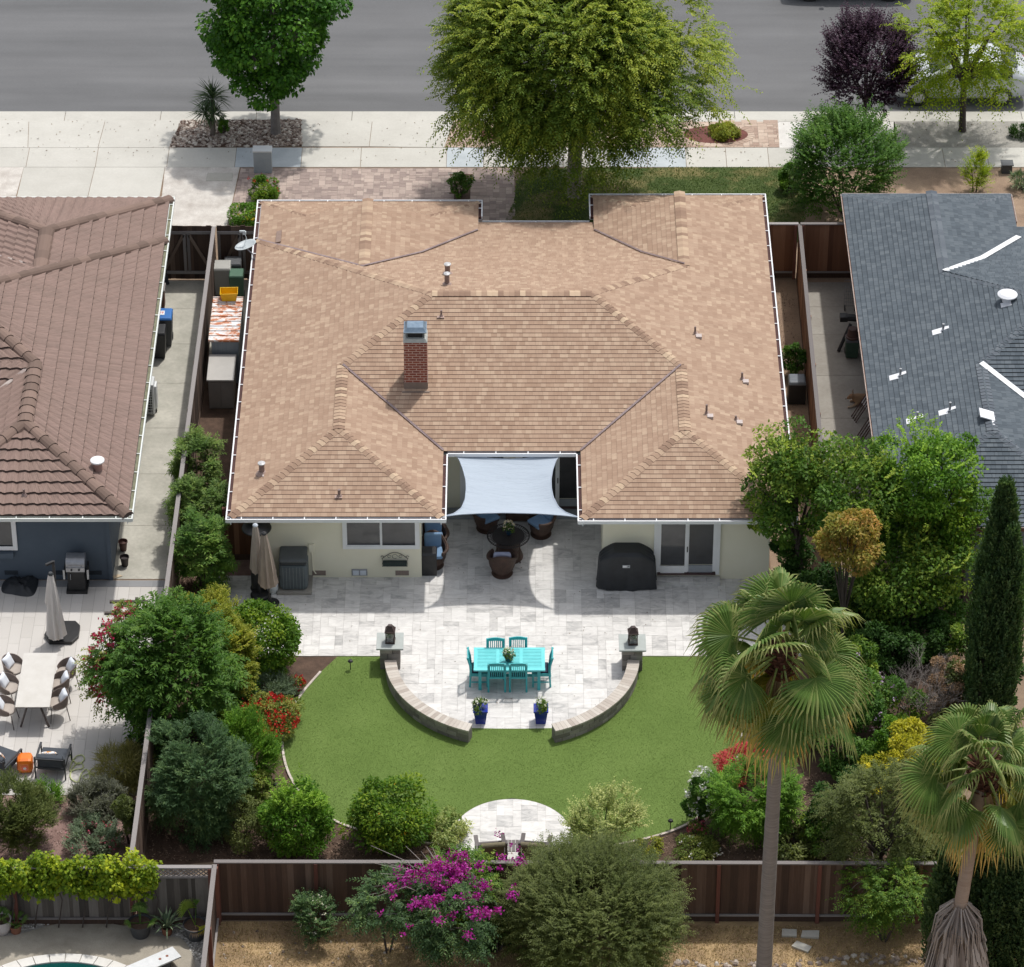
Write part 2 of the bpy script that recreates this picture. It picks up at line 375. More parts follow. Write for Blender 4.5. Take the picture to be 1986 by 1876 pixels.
# gutter pan and curb
g=MB()
x=-60.
while x<60:
    L_=3.05
    g.face([(x+.008,YK-.55,-.085),(x+L_-.008,YK-.55,-.085),(x+L_-.008,YR+.02,-.098),(x+.008,YR+.02,-.098)],0)
    g.face([(x+.008,YR+.02,-.098),(x+L_-.008,YR+.02,-.098),(x+L_-.008,YR+.02,-.15),(x+.008,YR+.02,-.15)],0)
    x+=L_
struct('gutter_pan',g,concrete)
def apron_z(x):                                     # curb is lowered at the two driveways
    def dip(a,b): return min(1,max(0,min((x-a)/.5,(b-x)/.5)))
    return .006-.055*max(dip(-25,-9.6),dip(-6.1,-1.6))
g=MB();xs=[-60+.25*k for k in range(481)]
for a,b in zip(xs,xs[1:]):
    za,zb=apron_z(a),apron_z(b);r=.5
    y0,y1,y2=YK-.75,YK-.60,YK-.545
    g.face([(a,y0,.008),(b,y0,.008),(b,y1,zb),(a,y1,za)],0,r)
    g.face([(a,y1,za),(b,y1,zb),(b,y2,-.084),(a,y2,-.084)],0,r)
struct('curb',g,concrete)
YC=YK-.75                                            # back of curb
YP=P(500,287).y;YW=P(500,325).y                      # parkway / sidewalk limits
def slabs(name,polys,mat,z=.012,gap=.008):
    g=MB()
    for p in polys:
        cx=sum(q[0] for q in p)/len(p);cy=sum(q[1] for q in p)/len(p)
        q=[(cx+(a-cx)*(1-gap/max(.2,abs(a-cx))) if abs(a-cx)>.2 else a,cy+(b-cy)*(1-gap/max(.2,abs(b-cy))) if abs(b-cy)>.2 else b) for a,b in p]
        g.prism(q,-.01,z)
    return struct(name,g,mat)
X=lambda u,v:P(u,v).x
# sidewalk slabs
xs=[X(u,305) for u in (-400,-330,-260,-190,-120,-47,54,188,326,457,585,700,866,938,1014,1092,1180,1255,1330,1408,1490,1570,1655,1740,1830,1915,2000,2090)]
new=[(457,585),(866,938),(1180,1255),(1255,1330)]
xn=[(X(a,305)-.02,X(b,305)+.02) for a,b in new]
pl=[];pb=[]
for a,b in zip(xs,xs[1:]):
    r_=rect(a,YW,b,YP)
    (pb if any(m0<=a and b<=m1 for m0,m1 in xn) else pl).append(r_)
slabs('sidewalk',pl,concrete);slabs('sidewalk_patch',pb,concrete_b)
# driveway apron slabs (tapered)
slabs('driveway_apron',[PP([(-60,287),(54,287),(56,235),(-40,235)]),PP([(54,287),(190,287),(204,235),(56,235)]),PP([(190,287),(329,287),(352,233),(204,235)]),
  PP([(585,285),(716,285),(722,235),(583,233)]),PP([(716,285),(862,287),(880,233),(722,235)])],concrete)
slabs('neighbour_driveway',[PP([(46,325),(184,325),(168,392),(30,392)]),PP([(184,325),(320,325),(308,392),(168,392)]),PP([(30,392),(168,392),(130,600),(-10,600)]),PP([(168,392),(308,392),(300,600),(130,600)])],concrete)
sheet('aggregate_driveway_strip',PP([(320,325),(465,325),(440,440),(308,440)]),.010,aggreg,.02)
sheet('aggregate_driveway_edge',PP([(-60,325),(46,325),(28,392),(-60,392)]),.010,aggreg,.02)
# planting strip with stones
rk=PP([(352,234),(583,233),(585,284),(329,287)])
sheet('rock_bed',rk,.012,mulch,.02)
scatter('river_rocks',rk,1500,.035,.085,stone_m,.012,label='river stones covering the street tree bed',cat='river stones',seed=4)
scatter('bark_chips',rk,1500,.03,.07,redmulch,.012,label='reddish bark chips among the river stones',cat='bark chips',chips=True,seed=5)
# brick paver parkway with two oval mulch beds, brick driveway and path
brickm=M('paver_bricks',(.30,.20,.155),(.44,.33,.26),.85,1.2,c3=(.57,.46,.37),rv=.62,fine=.25,fscale=30,bmp=.2,bscale=60)
brickg=M('driveway_pavers',(.215,.165,.15),(.36,.28,.245),.85,.7,c3=(.52,.42,.36),rv=.55,fine=.25,fscale=30,bmp=.2,bscale=60)
c1=P(990,261);c2=P(1388,262)
def oval(c,a,b): return lambda x,y:((x-c.x)/a)**2+((y-c.y)/b)**2<1
ov=[oval(c1,.95,.52),oval(c2,1.02,.55)]
g=MB();pz=PP([(862,287.5),(1512,287.5),(1508,232),(882,232)])
gx0=min(p[0] for p in pz);ashlar(g,gx0,YP+.01,gx0+10.6,YC-.01,.1,[(1,1),(2,1),(2,2),(2,1),(3,2),(2,2)],[[pz[0],pz[1],pz[2],pz[3]]],0,.014,.007,holes=ov,seed=8)
struct('paver_parkway',g,brickm);sheet('paver_bedding',pz,.004,grit)
for nm,c,a,b in (('mulch_oval',c1,.95,.52),('mulch_oval',c2,1.02,.55)):
    E_=[(c.x+a*math.copysign(abs(math.cos(t))**.8,math.cos(t)),c.y+b*math.copysign(abs(math.sin(t))**.8,math.sin(t))) for t in [2*math.pi*k/40 for k in range(40)]]
    sheet(nm,E_,.016,redmulch,.02)
    rim=MB()
    for k in range(36):
        t0,t1=2*math.pi*k/36+.01,2*math.pi*(k+1)/36-.01
        q=[(c.x+(a+d)*math.cos(t),c.y+(b+d)*math.sin(t)) for t,d in((t0,.0),(t1,.0),(t1,.2),(t0,.2))]
        rim.prism(q,0,.02)
    struct('oval_bed_rim',rim,brickm)
holes=[lambda x,y:False]
g=MB();xa=X(478,380)-.6;xb=X(998,380)
dz=[PP([(440,445),(1000,445),(997,327),(467,327)])]
bed=PP([(871,390),(915,390),(917,338),(872,338)])
ashlar(g,xa,P(700,440).y-.6,xb,YW-.005,.1,[(1,1),(2,1),(2,2),(2,1),(3,2),(2,2),(2,3)],[[dz[0][0],dz[0][1],dz[0][2],dz[0][3]]],0,.012,.008,holes=[lambda x,y:bed[0][0]<x<bed[1][0] and bed[0][1]<y<bed[2][1]],seed=9)
struct('brick_driveway',g,brickg);sheet('driveway_bedding',[(p[0],p[1]) for p in dz[0]],.003,grit)
sheet('entry_mulch_bed',bed,.010,mulch,.02)
lf=smooth_poly(PP([(1000,470),(999,380),(1003,352),(1018,336),(1040,328),(1250,327),(1530,327),(1560,440),(1560,470),(1300,470)]),5)
lf=[(p[0],min(p[1],YW-.01)) for p in lf]
sheet('front_lawn',lf,.012,lawn_f,.02)
sheet('white_gravel_strip',PP([(1512,289),(1740,291),(1735,237),(1508,237)]),.010,gravel_w,.02)
gp=PP([(1735,291),(2100,292),(2090,236),(1733,236)]);sheet('grey_gravel_strip',gp,.010,gravel_g,.02)
sheet('tan_front_yard',PP([(1530,327),(2150,327),(2150,700),(1560,700)]),.006,tan)
# main patio: travertine
def trav(name,lo,mid,hi):
    m,n,l,b=newmat(name);co=coords(n,l,(1,2.2,1))
    v=noise(n,l,co,2.3,6,.68,1.2);r=attr(n)
    k=mth(n,l,'ADD',mth(n,l,'MULTIPLY',v,.95),mth(n,l,'MULTIPLY',mth(n,l,'POWER',r,.6),.30))
    col=ramp(n,l,k,[(.40,lo),(.60,mid),(.84,hi)])
    wv=noise(n,l,coords(n,l,(1,3,1)),14,4,.7,2.);wr=ramp(n,l,wv,[(.3,(.78,.76,.73)),(.42,(1,1,1))]);col=mix(n,l,.8,col,wr,'MULTIPLY')
    l.new(col,b.inputs['Base Color']);b.inputs['Roughness'].default_value=.6;bump(n,l,b,wv,.08);return m
trv=trav('travertine',(.36,.355,.345),(.57,.555,.53),(.71,.695,.665))
S_=[(2,2),(2,1),(3,2),(2,3),(2,2),(1,2),(3,2)]
PC=(0,-8.30);PR=3.0
circ=[p for p in circle(PC[0],PC[1],PR,72)]
low=[p for p in circ if p[1]<-7.8]
x3=math.sqrt(PR**2-(-7.8-PC[1])**2)
cl=clip(circ,rect(-4,-10.82,4,-7.80))
g=MB();ashlar(g,-8.1,-11.2,8.6,-1.1,.203,S_,[rect(-7.9,-7.8,8.4,-4.3),rect(-2.45,-4.3,2.45,-1.2),cl],0,.024,.005,seed=12)
struct('travertine_patio',g,trv)
sheet('patio_bedding',rect(-7.9,-7.8,8.4,-4.3),.006,M('patio_joint',(.36,.34,.31),(.44,.42,.39)));sheet('patio_bedding_circle',cl,.0062,MATS['patio_joint']);sheet('patio_bedding_recess',rect(-2.45,-4.3,2.45,-1.2),.0064,MATS['patio_joint'])
rc=circle(0,-15.12,1.5,64)
g=MB();ashlar(g,-1.6,-16.7,1.7,-13.5,.203,S_,[rc],0,.034,.005,seed=14);struct('round_patio',g,trv)
sheet('round_patio_bedding',rc,.030,MATS['patio_joint'],.03)
# lawn with stone edging
LE=PP([(655,1276),(622,1305),(585,1348),(558,1395),(548,1445),(560,1502),(595,1556),(645,1592),(705,1614),(800,1634),(990,1652),(1120,1650),(1230,1634),(1322,1606),(1385,1560),(1425,1490),(1440,1400),(1425,1320),(1400,1280)])
LE[0]=(LE[0][0],-7.83);LE[-1]=(LE[-1][0],-7.83)
lawnp=LE[:1]+smooth_poly(LE[1:-1],6,False)+LE[-1:]
g=MB();
def lawn_mesh():
    inner=[p for p in circle(PC[0],PC[1],PR+.33,60,0,-math.pi) if p[1]<-7.83]
    def edge(y):                                   # span of lawn at y
        xs=[]
        for i in range(len(lawnp)):
            a,b=lawnp[i-1],lawnp[i]
            if (a[1]>y)!=(b[1]>y): xs.append(a[0]+(y-a[1])/(b[1]-a[1])*(b[0]-a[0]))
        return min(xs),max(xs)
    ys=[-7.835-.05*k for k in range(200)];ymin=min(p[1] for p in lawnp)
    ys=[y for y in ys if y>ymin+.02]
    def hole(y):
        if y>PC[1]-PR-.33 and y>-10.83: 
            return math.sqrt(max(0,(PR-.02)**2-(y-PC[1])**2))
        if abs(y+15.12)<1.52: return math.sqrt(max(0,1.51**2-(y+15.12)**2))
        return None
    for a,b in zip(ys,ys[1:]):
        (l0,r0),(l1,r1)=edge(a),edge(b);h0,h1=hole(a),hole(b)
        if h0 is None and h1 is None: g.face([(l0,a,.028),(l1,b,.028),(r1,b,.028),(r0,a,.028)])
        else:
            h0=h0 or 0;h1=h1 or 0
            g.face([(l0,a,.028),(l1,b,.028),(-h1,b,.028),(-h0,a,.028)]);g.face([(h0,a,.028),(h1,b,.028),(r1,b,.028),(r0,a,.028)])
lawn_mesh();struct('lawn',g,turf)
def blades(name,region,n,mat,h=.03,w=.012,z=.028,seed=1):
    g_=np.random.default_rng(seed);pts=[];xs=[p[0] for p in lawnp];ys=[p[1] for p in lawnp]
    while len(pts)<n:
        q=g_.uniform((min(xs),min(ys)),(max(xs),-7.84),(20000,2))
        for p in q:
            if (p[0]-PC[0])**2+(p[1]-PC[1])**2<(PR-.0)**2 and p[1]>-10.83: continue
            if p[0]**2+(p[1]+15.12)**2<1.51**2: continue
            if inside(p,lawnp): pts.append(p)
    pts=np.array(pts[:n]);L=Leaves(seed);ax=np.array((0,0,1.))+rdir(g_,n)*.6
    L.add(np.c_[pts,np.full(n,z)],ax,rdir(g_,n),h*g_.uniform(.6,1.2,n),w,g_.uniform(0,1,n));o=L.build(name,mat);tag(o,'short green blades of the artificial lawn','grass',None,'stuff')
blades('turf_blades',None,80000,Leaf('turf_blade',(.085,.135,.029),(.120,.185,.043),(.17,.235,.067),.15),.018,.010)
sheet('garden_bed',PP([(428,1198),(655,1276),(640,1300),(560,1400),(550,1480),(600,1560),(700,1615),(990,1655),(1230,1640),(1330,1600),(1440,1480),(1445,1400),(1400,1276),(1640,1276),(1800,1276),(1830,1672),(412,1672),(270,1685),(285,1500),(322,1250),(335,1110),(432,1110)]),.004,mulch)
ed=smooth_poly(LE[1:-1],8,False);gs=[MB(),MB()]
for a,b in zip(ed,ed[1:]):
    if abs(a[0])<1.65 and a[1]<-14: continue
    g=gs[0 if a[0]<0 else 1];a=Vector((*a,.03));b=Vector((*b,.03));g.beam(a,b.lerp(a,.04),.06,.05)
for g,w_ in zip(gs,('left','right')): o=g.build('lawn_edging',M('edging_stone',(.45,.38,.33),(.62,.56,.50),.85,8,rv=.6));tag(o,'thin pale curved edging strip along the %s side of the artificial lawn'%w_,'lawn edging','lawn edging strips')
# left neighbour patio
lt=M('light_porcelain_tiles',(.50,.475,.44),(.58,.555,.52),.6,.9,rv=.7,fine=.06)
g=MB();gr=random.Random(3);xx=-9.32
while xx>-17.5:
    y=-4.80-gr.uniform(.1,.8)
    y0=-4.80
    while y0>-13.15:
        g.prism(rect(xx-.294,max(y,-13.18),xx-.004,y0-.004),0,.022,0);y0=y;y-=.9
        if y0<=-13.18: break
    xx-=.3
struct('tile_patio',g,lt);sheet('tile_patio_bedding',rect(-17.5,-13.18,-9.02,-4.5),.018,M('tile_joint',(.30,.28,.26),(.36,.34,.31)),.02)
g=MB();dk=M('border_tiles',(.20,.205,.215),(.27,.275,.28),.6,1,rv=.6)
for k in range(12): g.prism(rect(-9.03-.6*(k+1),-4.79,-9.03-.6*k-.004,-4.52),0,.0235)
for k in range(14): g.prism(rect(-9.31,-4.8-.6*(k+1),-9.03,-4.8-.6*k-.004),0,.0235)
struct('tile_patio_border',g,dk)
g=MB();g.prism(rect(-17.5,-13.45,-9.1,-13.18),0,.0225);struct('tile_patio_edge',g,M('patio_edge_band',(.40,.38,.35),(.47,.45,.42)))
sheet('left_garden_bed',rect(-17.5,-17.9,-9.0,-13.2),.005,pinkmulch)
js=[545,600,668,744,831,920,1020,1124];pl=[]
for a,b in zip(js,js[1:]):
    ya,yb=P(0,a).y,P(0,b).y;pl.append(rect(-10.9,yb,-8.97,ya))
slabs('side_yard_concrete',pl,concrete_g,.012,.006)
# strip between main house and left fence
sheet('left_side_strip',rect(-8.85,-4.3,-6.9,10.5),.004,mulch)
g=MB();brk=M('old_brick_pad',(.30,.19,.15),(.45,.33,.27),.9,6,rv=.5)
for i in range(7):
    for j in range(8): g.box((-8.32+i*.14,-.62-j*.14,.02),(.132,.132,.05))
struct('brick_pad',g,brk)
sheet('side_concrete_pad',rect(-8.6,-2.9,-7.4,-1.85),.010,concrete_g,.02)
sheet('gravel_side_patch',rect(-7.9,-4.31,-6.9,-3.0),.008,pinkmulch)
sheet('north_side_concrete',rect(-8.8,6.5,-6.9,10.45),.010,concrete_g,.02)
# right side yards
js=[548,596,649,729,812,905,1000];pl=[]
for a,b in zip(js,js[1:]): pl.append(rect(8.52,P(0,b).y,11.3,P(0,a).y))
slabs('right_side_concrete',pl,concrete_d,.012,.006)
sheet('right_side_soil',rect(6.9,-4.4,8.5,10.5),.004,tan)
sheet('right_yard_soil',rect(6.9,-17.9,24,-4.42),.0025,dirt)
scatter('fallen_leaves',rect(-7.6,-10.4,7.5,-1.5),160,.03,.06,M('leaf_brown',(.10,.06,.03),(.25,.17,.08),.9,8,rv=.9),.026,label='a few dry leaves blown over the travertine patio',cat='fallen leaves',chips=True,seed=31,holes=[lambda x,y:not((y>-7.8 and (y<-4.5 or abs(x)<2.3)) or (x*x+(y+8.3)**2<8.5))])
scatter('fallen_leaves',PP([(0,60),(1986,60),(1986,315),(0,315)]),420,.04,.08,MATS['leaf_brown'],.016,label='dry leaves scattered along the street edge and sidewalk',cat='fallen leaves',chips=True,seed=32,holes=[lambda x,y:y>YK-.6])
# back lots
sheet('dry_back_lot',rect(-7.1,-60,40,-18.15),.004,drygrass)
sheet('pool_deck_gravel',rect(-30,-40,-7.15,-18.3),.004,gravel_g)
aggd=M('pool_deck_aggregate',(.27,.24,.19),(.44,.40,.33),.9,1.4,fine=.5,fscale=80)
dk_=smooth_poly(PP([(-60,1832),(30,1815),(130,1790),(230,1795),(300,1815),(350,1822),(372,1850),(380,1900),(370,1990),(-60,1990)]),6)
g=MB();g.prism(dk_,0,.02);struct('pool_deck',g,aggd)
scatter('deck_pebbles',PP([(0,1800),(60,1782),(410,1790),(395,1876),(380,1860),(350,1815),(230,1788),(130,1785),(10,1812)]),1600,.02,.05,M('grey_pebbles',(.16,.15,.13),(.36,.34,.31),.8,4,c3=(.66,.64,.60),rv=.85),.004,label='grey and white pebbles along the pool fence',cat='pebbles',seed=6)
pc=P(125,1853);
cop=MB();PX,PY=P(128,0).x,pc.y-2.2
PX=P(128,1853).x
for k in range(40):
    a0,a1=2*math.pi*k/40+.004,2*math.pi*(k+1)/40-.004
    cop.prism([(PX+r*1.15*math.cos(a),PY+r*math.sin(a)) for a,r in((a0,1.92),(a1,1.92),(a1,2.2),(a0,2.2))],0,.06)
o=cop.build('pool_coping',M('pool_coping_white',(.62,.60,.55),(.74,.72,.68),.7,5,rv=.3));tag(o,'white curved coping around the swimming pool','pool coping')
g=MB();g.face([(PX+1.93*1.15*math.cos(a),PY+1.93*math.sin(a),.024) for a in [2*math.pi*k/48 for k in range(48)]])
wm,n,l,b=newmat('pool_water');b.inputs['Base Color'].default_value=(.006,.065,.06,1);b.inputs['Roughness'].default_value=.05;bump(n,l,b,noise(n,l,coords(n,l),9,3),.2)
struct('pool_water',g,wm)
scatter('field_stones',PP([(1300,1862),(1500,1868),(1700,1850),(1800,1858),(1795,1872),(1650,1868),(1480,1880),(1300,1875)]),90,.04,.11,stone_m,.004,label='row of round pale stones on the dry back lot',cat='field stones',seed=7)
scatter('loose_pebbles',PP([(430,1800),(1000,1810),(1000,1876),(430,1876)]),70,.02,.06,stone_m,.004,label='scattered pebbles on the dry grass behind the fence',cat='pebbles',seed=17)
chipm=M('chip_mix',(.05,.03,.02),(.17,.11,.075),.95,8,c3=(.36,.26,.19),rv=.9)
scatter('leaf_litter',PP([(300,1530),(560,1520),(700,1620),(1330,1620),(1800,1400),(1800,1672),(285,1672)]),9000,.03,.08,chipm,.008,label='brown leaf litter and bark chips in the back garden bed',cat='leaf litter',chips=True,seed=8,holes=[lambda x,y:inside((x,y),lawnp)])
scatter('bed_chips',PP([(350,1120),(425,1120),(422,1290),(560,1400),(340,1400)]),3500,.03,.07,chipm,.008,label='bark chips in the planting bed beside the patio',cat='bark chips',chips=True,seed=9)
scatter('pink_bark_chips',rect(-15,-17.7,-9.3,-13.5),4500,.03,.07,M('pink_chip_mix',(.12,.06,.05),(.28,.18,.155),.95,8,c3=(.46,.34,.30),rv=.9),.008,label='pinkish bark chips under the bushes left of the garden fence',cat='bark chips',chips=True,seed=10)
scatter('side_yard_debris',rect(7.1,1.5,8.35,9.9),1500,.02,.07,chipm,.008,label='dry chips and leaves beside the right wall of the tan roofed house',cat='leaf litter',chips=True,seed=11)
dgm=Leaf('dry_blades',(.20,.15,.06),(.42,.31,.15),(.62,.50,.28),.15)
def tufts(name,polyg,n,mat,label,h=.06,w=.014,z=.01,seed=1,patch=None):
    g_=np.random.default_rng(seed);xs=[p[0] for p in polyg];ys=[p[1] for p in polyg];pts=[]
    while len(pts)<n:
        q=g_.uniform((min(xs),min(ys)),(max(xs),max(ys)),(20000,2));pts+= [p for p in q if inside(p,polyg)]
    pts=np.array(pts[:n]);L=Leaves(seed)
    L.add(np.c_[pts,np.full(n,z)],np.array((0,0,.8))+rdir(g_,n)*.8,rdir(g_,n),h*g_.uniform(.5,1.3,n),w,g_.uniform(0,1,n));o=L.build(name,mat);tag(o,label,'grass',None,'stuff')
tufts('dry_grass_blades',PP([(425,1790),(1790,1800),(1790,1900),(425,1900)]),26000,dgm,'short dry straw coloured grass behind the back fence',.06,.016,seed=21)
tufts('front_grass_blades',[p for p in lf if True],30000,Leaf('front_blades',(.04,.085,.014),(.075,.14,.026),(.15,.21,.05),.2),'green grass blades of the front lawn',.05,.016,.012,seed=22)
# ================================================================ HOUSES
def shingle(name,stops,butt,seamw=.02,course=.145,tab=.26,mottle=.30,sat=0):
    m,n,l,b=newmat(name)
    uv=n.new('ShaderNodeUVMap');uv.uv_map='UVMap';sp=n.new('ShaderNodeSeparateXYZ');l.new(uv.outputs[0],sp.inputs[0]);U,V=sp.outputs[0],sp.outputs[1]
    row=mth(n,l,'FLOOR',mth(n,l,'DIVIDE',V,course))
    wr=n.new('ShaderNodeTexWhiteNoise');wr.noise_dimensions='1D';l.new(row,wr.inputs['W'])
    us=mth(n,l,'ADD',mth(n,l,'DIVIDE',U,tab),mth(n,l,'MULTIPLY',wr.outputs['Value'],7.3))
    colm=mth(n,l,'FLOOR',us);fr=mth(n,l,'FRACT',us)
    def wn(a,bb,k):
        c=n.new('ShaderNodeCombineXYZ');l.new(a,c.inputs[0]);l.new(bb,c.inputs[1]);c.inputs[2].default_value=k
        w_=n.new('ShaderNodeTexWhiteNoise');w_.noise_dimensions='3D';l.new(c.outputs[0],w_.inputs['Vector']);return w_.outputs['Value']
    cut=mth(n,l,'MULTIPLY_ADD',wn(colm,row,3.),.4,.3)               # each tab splits at its own place
    half=mth(n,l,'GREATER_THAN',fr,cut);r1=wn(mth(n,l,'ADD',colm,mth(n,l,'MULTIPLY',half,.37)),row,1.)
    big=noise(n,l,uv.outputs[0],.35,3,.6)
    k=mth(n,l,'ADD',mth(n,l,'MULTIPLY',r1,.86),mth(n,l,'MULTIPLY',mth(n,l,'SUBTRACT',big,.43),mottle))
    col=ramp(n,l,k,stops)
    edge=mth(n,l,'LESS_THAN',mth(n,l,'ABSOLUTE',mth(n,l,'SUBTRACT',fr,cut)),seamw);e2=mth(n,l,'LESS_THAN',fr,seamw)
    e=mth(n,l,'MAXIMUM',edge,e2);col=mix(n,l,mth(n,l,'MULTIPLY',e,.55),col,butt)
    mp=n.new('ShaderNodeMapping');mp.inputs['Scale'].default_value=(2.2,.22,1);l.new(uv.outputs[0],mp.inputs[0]);sk_=noise(n,l,mp.outputs[0],1.6,5,.7);col=mix(n,l,1.,col,mth_rgb(n,l,mth(n,l,'MULTIPLY_ADD',mth(n,l,'SUBTRACT',sk_,.5),.30,1.)),'MULTIPLY')
    gr=noise(n,l,uv.outputs[0],140,2,.7);gg=mth(n,l,'MULTIPLY_ADD',mth(n,l,'SUBTRACT',gr,.5),.5,1.);col=mix(n,l,1.,col,mth_rgb(n,l,gg),'MULTIPLY')
    l.new(col,b.inputs['Base Color']);b.inputs['Roughness'].default_value=.9;b.inputs['Specular IOR Level'].default_value=.25
    MATS[name]=m;return m
tanroof=shingle('tan_shingles',[(.05,(.325,.219,.154)),(.40,(.362,.250,.178)),(.68,(.395,.280,.201)),(.84,(.435,.318,.228)),(.97,(.470,.348,.250))],(.20,.125,.09))
tanbutt=M('shingle_butt',(.10,.055,.04),(.16,.09,.065),.95,8)
greyroof=shingle('grey_shingles',[(.05,(.075,.092,.108)),(.5,(.098,.118,.136)),(.95,(.122,.143,.16))],(.04,.05,.06),.035,.145,.30,.25)
greybutt=M('grey_butt',(.022,.026,.03),(.035,.04,.045),.95,8)
def clay(name):
    m,n,l,b=newmat(name);uv=n.new('ShaderNodeUVMap');uv.uv_map='UVMap'
    mp=n.new('ShaderNodeMapping');mp.inputs['Scale'].default_value=(1,.25,1);l.new(uv.outputs[0],mp.inputs[0])
    f=noise(n,l,mp.outputs[0],2.,5,.65);st=noise(n,l,mp.outputs[0],16,4,.7)
    k=mth(n,l,'ADD',mth(n,l,'MULTIPLY',f,.55),mth(n,l,'MULTIPLY',st,.45))
    col=ramp(n,l,k,[(.3,(.155,.105,.088)),(.48,(.215,.142,.12)),(.64,(.27,.178,.152)),(.8,(.32,.215,.183))])
    big=noise(n,l,uv.outputs[0],.28,2);col=mix(n,l,mth(n,l,'MULTIPLY',big,.55),col,(.21,.15,.115))
    l.new(col,b.inputs['Base Color']);b.inputs['Roughness'].default_value=.8;MATS[name]=m;return m
brownroof=clay('brown_roof_tiles');brownbutt=M('tile_butt',(.05,.035,.03),(.08,.055,.045),.95,8)  # butts coloured dark to stand in for the shade gap under each tile
greydull=clay('x') if False else None
def roof_plane(mb,poly,zf,nd,org,course,th,wave=None):
    """lay overlapping courses over one roof slope; poly in plan, nd = plan direction that climbs"""
    nd=Vector(nd).normalized();ud=Vector((-nd.y,nd.x));pz=zf(org[0]+nd.x,org[1]+nd.y)-zf(*org);k=math.sqrt(1+pz*pz)
    pts=[]
    for p in poly:
        d=Vector((p[0]-org[0],p[1]-org[1]));pts.append((d.dot(ud),d.dot(nd)*k))
    vs=sorted(set([round(p[1],4) for p in pts]));lo,hi=vs[0],vs[-1]
    ks=[i*course for i in range(int(math.floor(lo/course)),int(math.ceil(hi/course))+1) if lo<i*course<hi]
    lv=sorted([(v,1) for v in ks]+[(v,0) for v in vs])
    L2=[]
    for v,t in lv:
        if L2 and abs(v-L2[-1][0])<1e-3: continue
        L2.append((v,t))
    def pt(u,v,o):
        x=org[0]+ud.x*u+nd.x*v/k;y=org[1]+ud.y*u+nd.y*v/k
        return (x,y,zf(x,y)+o)
    for (v0,t0),(v1,t1) in zip(L2,L2[1:]):
        e=1e-4;sp=[]
        for i in range(len(pts)):
            a,b=pts[i-1],pts[i];m_=(v0+v1)/2
            if (a[1]>m_)!=(b[1]>m_):
                f=lambda v:a[0]+(v-a[1])/(b[1]-a[1])*(b[0]-a[0])
                sp.append((f(m_),f(v0),f(v1)))
        sp.sort();c0=math.floor((v0+e)/course);f0=v0/course-c0;f1=v1/course-c0
        o0=th*(1-f0)+.004;o1=th*(1-f1)+.004;r=rnd.random()
        for A,B in zip(sp[::2],sp[1::2]):
            (ua0,ua1),(ub0,ub1)=(A[1],A[2]),(B[1],B[2])
            if wave is None:
                mb.face([pt(ua0,v0,o0),pt(ub0,v0,o0),pt(ub1,v1,o1),pt(ua1,v1,o1)],0,r,uv=[(ua0,v0+e),(ub0,v0+e),(ub1,v1-e),(ua1,v1-e)])
                if t0 or v0<=lo+e: mb.face([pt(ua0,v0,-.004),pt(ub0,v0,-.004),pt(ub0,v0,o0),pt(ua0,v0,o0)],1,r)
            else:
                per,amp=wave;N=max(1,int(abs(ub0-ua0)/(per/6)));h=lambda u:amp*(math.sin(2*math.pi*u/per)*.7+.3*math.sin(4*math.pi*u/per+.6))
                N=max(N,int(abs(ub1-ua1)/(per/6)),1);jit=rnd.uniform(-.003,.003)
                for i in range(N):
                    s0,s1=i/N,(i+1)/N
                    a0,a1=ua0+(ub0-ua0)*s0,ua0+(ub0-ua0)*s1;b0,b1=ua1+(ub1-ua1)*s0,ua1+(ub1-ua1)*s1
                    mb.face([pt(a0,v0,o0+h(a0)),pt(a1,v0,o0+h(a1)),pt(b1,v1,o1+h(b1)),pt(b0,v1,o1+h(b0))],0,r,uv=[(a0,v0),(a1,v0),(b1,v1),(b0,v1)])
                    if t0 or v0<=lo+e: mb.face([pt(a0,v0,-.01),pt(a1,v0,-.01),pt(a1,v0,o0+h(a1)),pt(a0,v0,o0+h(a0))],1,r)
def caps(mbl,a,b,w=.30,L=.155,drop=.05,th=.016,lift=.012,rnd_=False):
    mb=MB();mbl.append(mb);a=Vector(a);b=Vector(b);d=b-a;N=max(1,int(d.length/L));u=d.normalized();s=Vector((-u.y,u.x,0)).normalized()
    for i in range(N):
        p=a+d*(i/N);q=a+d*((i+1.12)/N);r=rnd.random()
        if rnd_:
            n=6;A=[];B=[]
            for j in range(n+1):
                t=math.pi*j/n;of=s*math.cos(t)*w/2+Vector((0,0,math.sin(t)*drop-drop*.35))
                A.append(mb.vert(p+of*1.12+Vector((0,0,.02))));B.append(mb.vert(q+of*.94+Vector((0,0,.01))))
            for j in range(n): mb.idx((A[j],A[j+1],B[j+1],B[j]),0,r)
            mb.idx(A[::-1],1,r)
            continue
        z=Vector((0,0,1));P_=[]
        for c,o in ((p,lift+th),(q,lift+.002)):
            P_.append([c+s*w/2+z*(o-drop),c+z*o,c-s*w/2+z*(o-drop)])
        A,B=[[mb.vert(x) for x in row] for row in P_]
        C=[mb.vert(P_[0][j]-z*(th+.008)) for j in range(3)]
        for j in range(2):
            mb.idx((A[j],A[j+1],B[j+1],B[j]),0,r);mb.idx((C[j],C[j+1],A[j+1],A[j]),1,r)
        mb.idx((A[0],B[0],mb.vert(P_[1][0]-z*.03),C[0]),1,r);mb.idx((A[2],C[2],mb.vert(P_[1][2]-z*.03),B[2]),1,r)
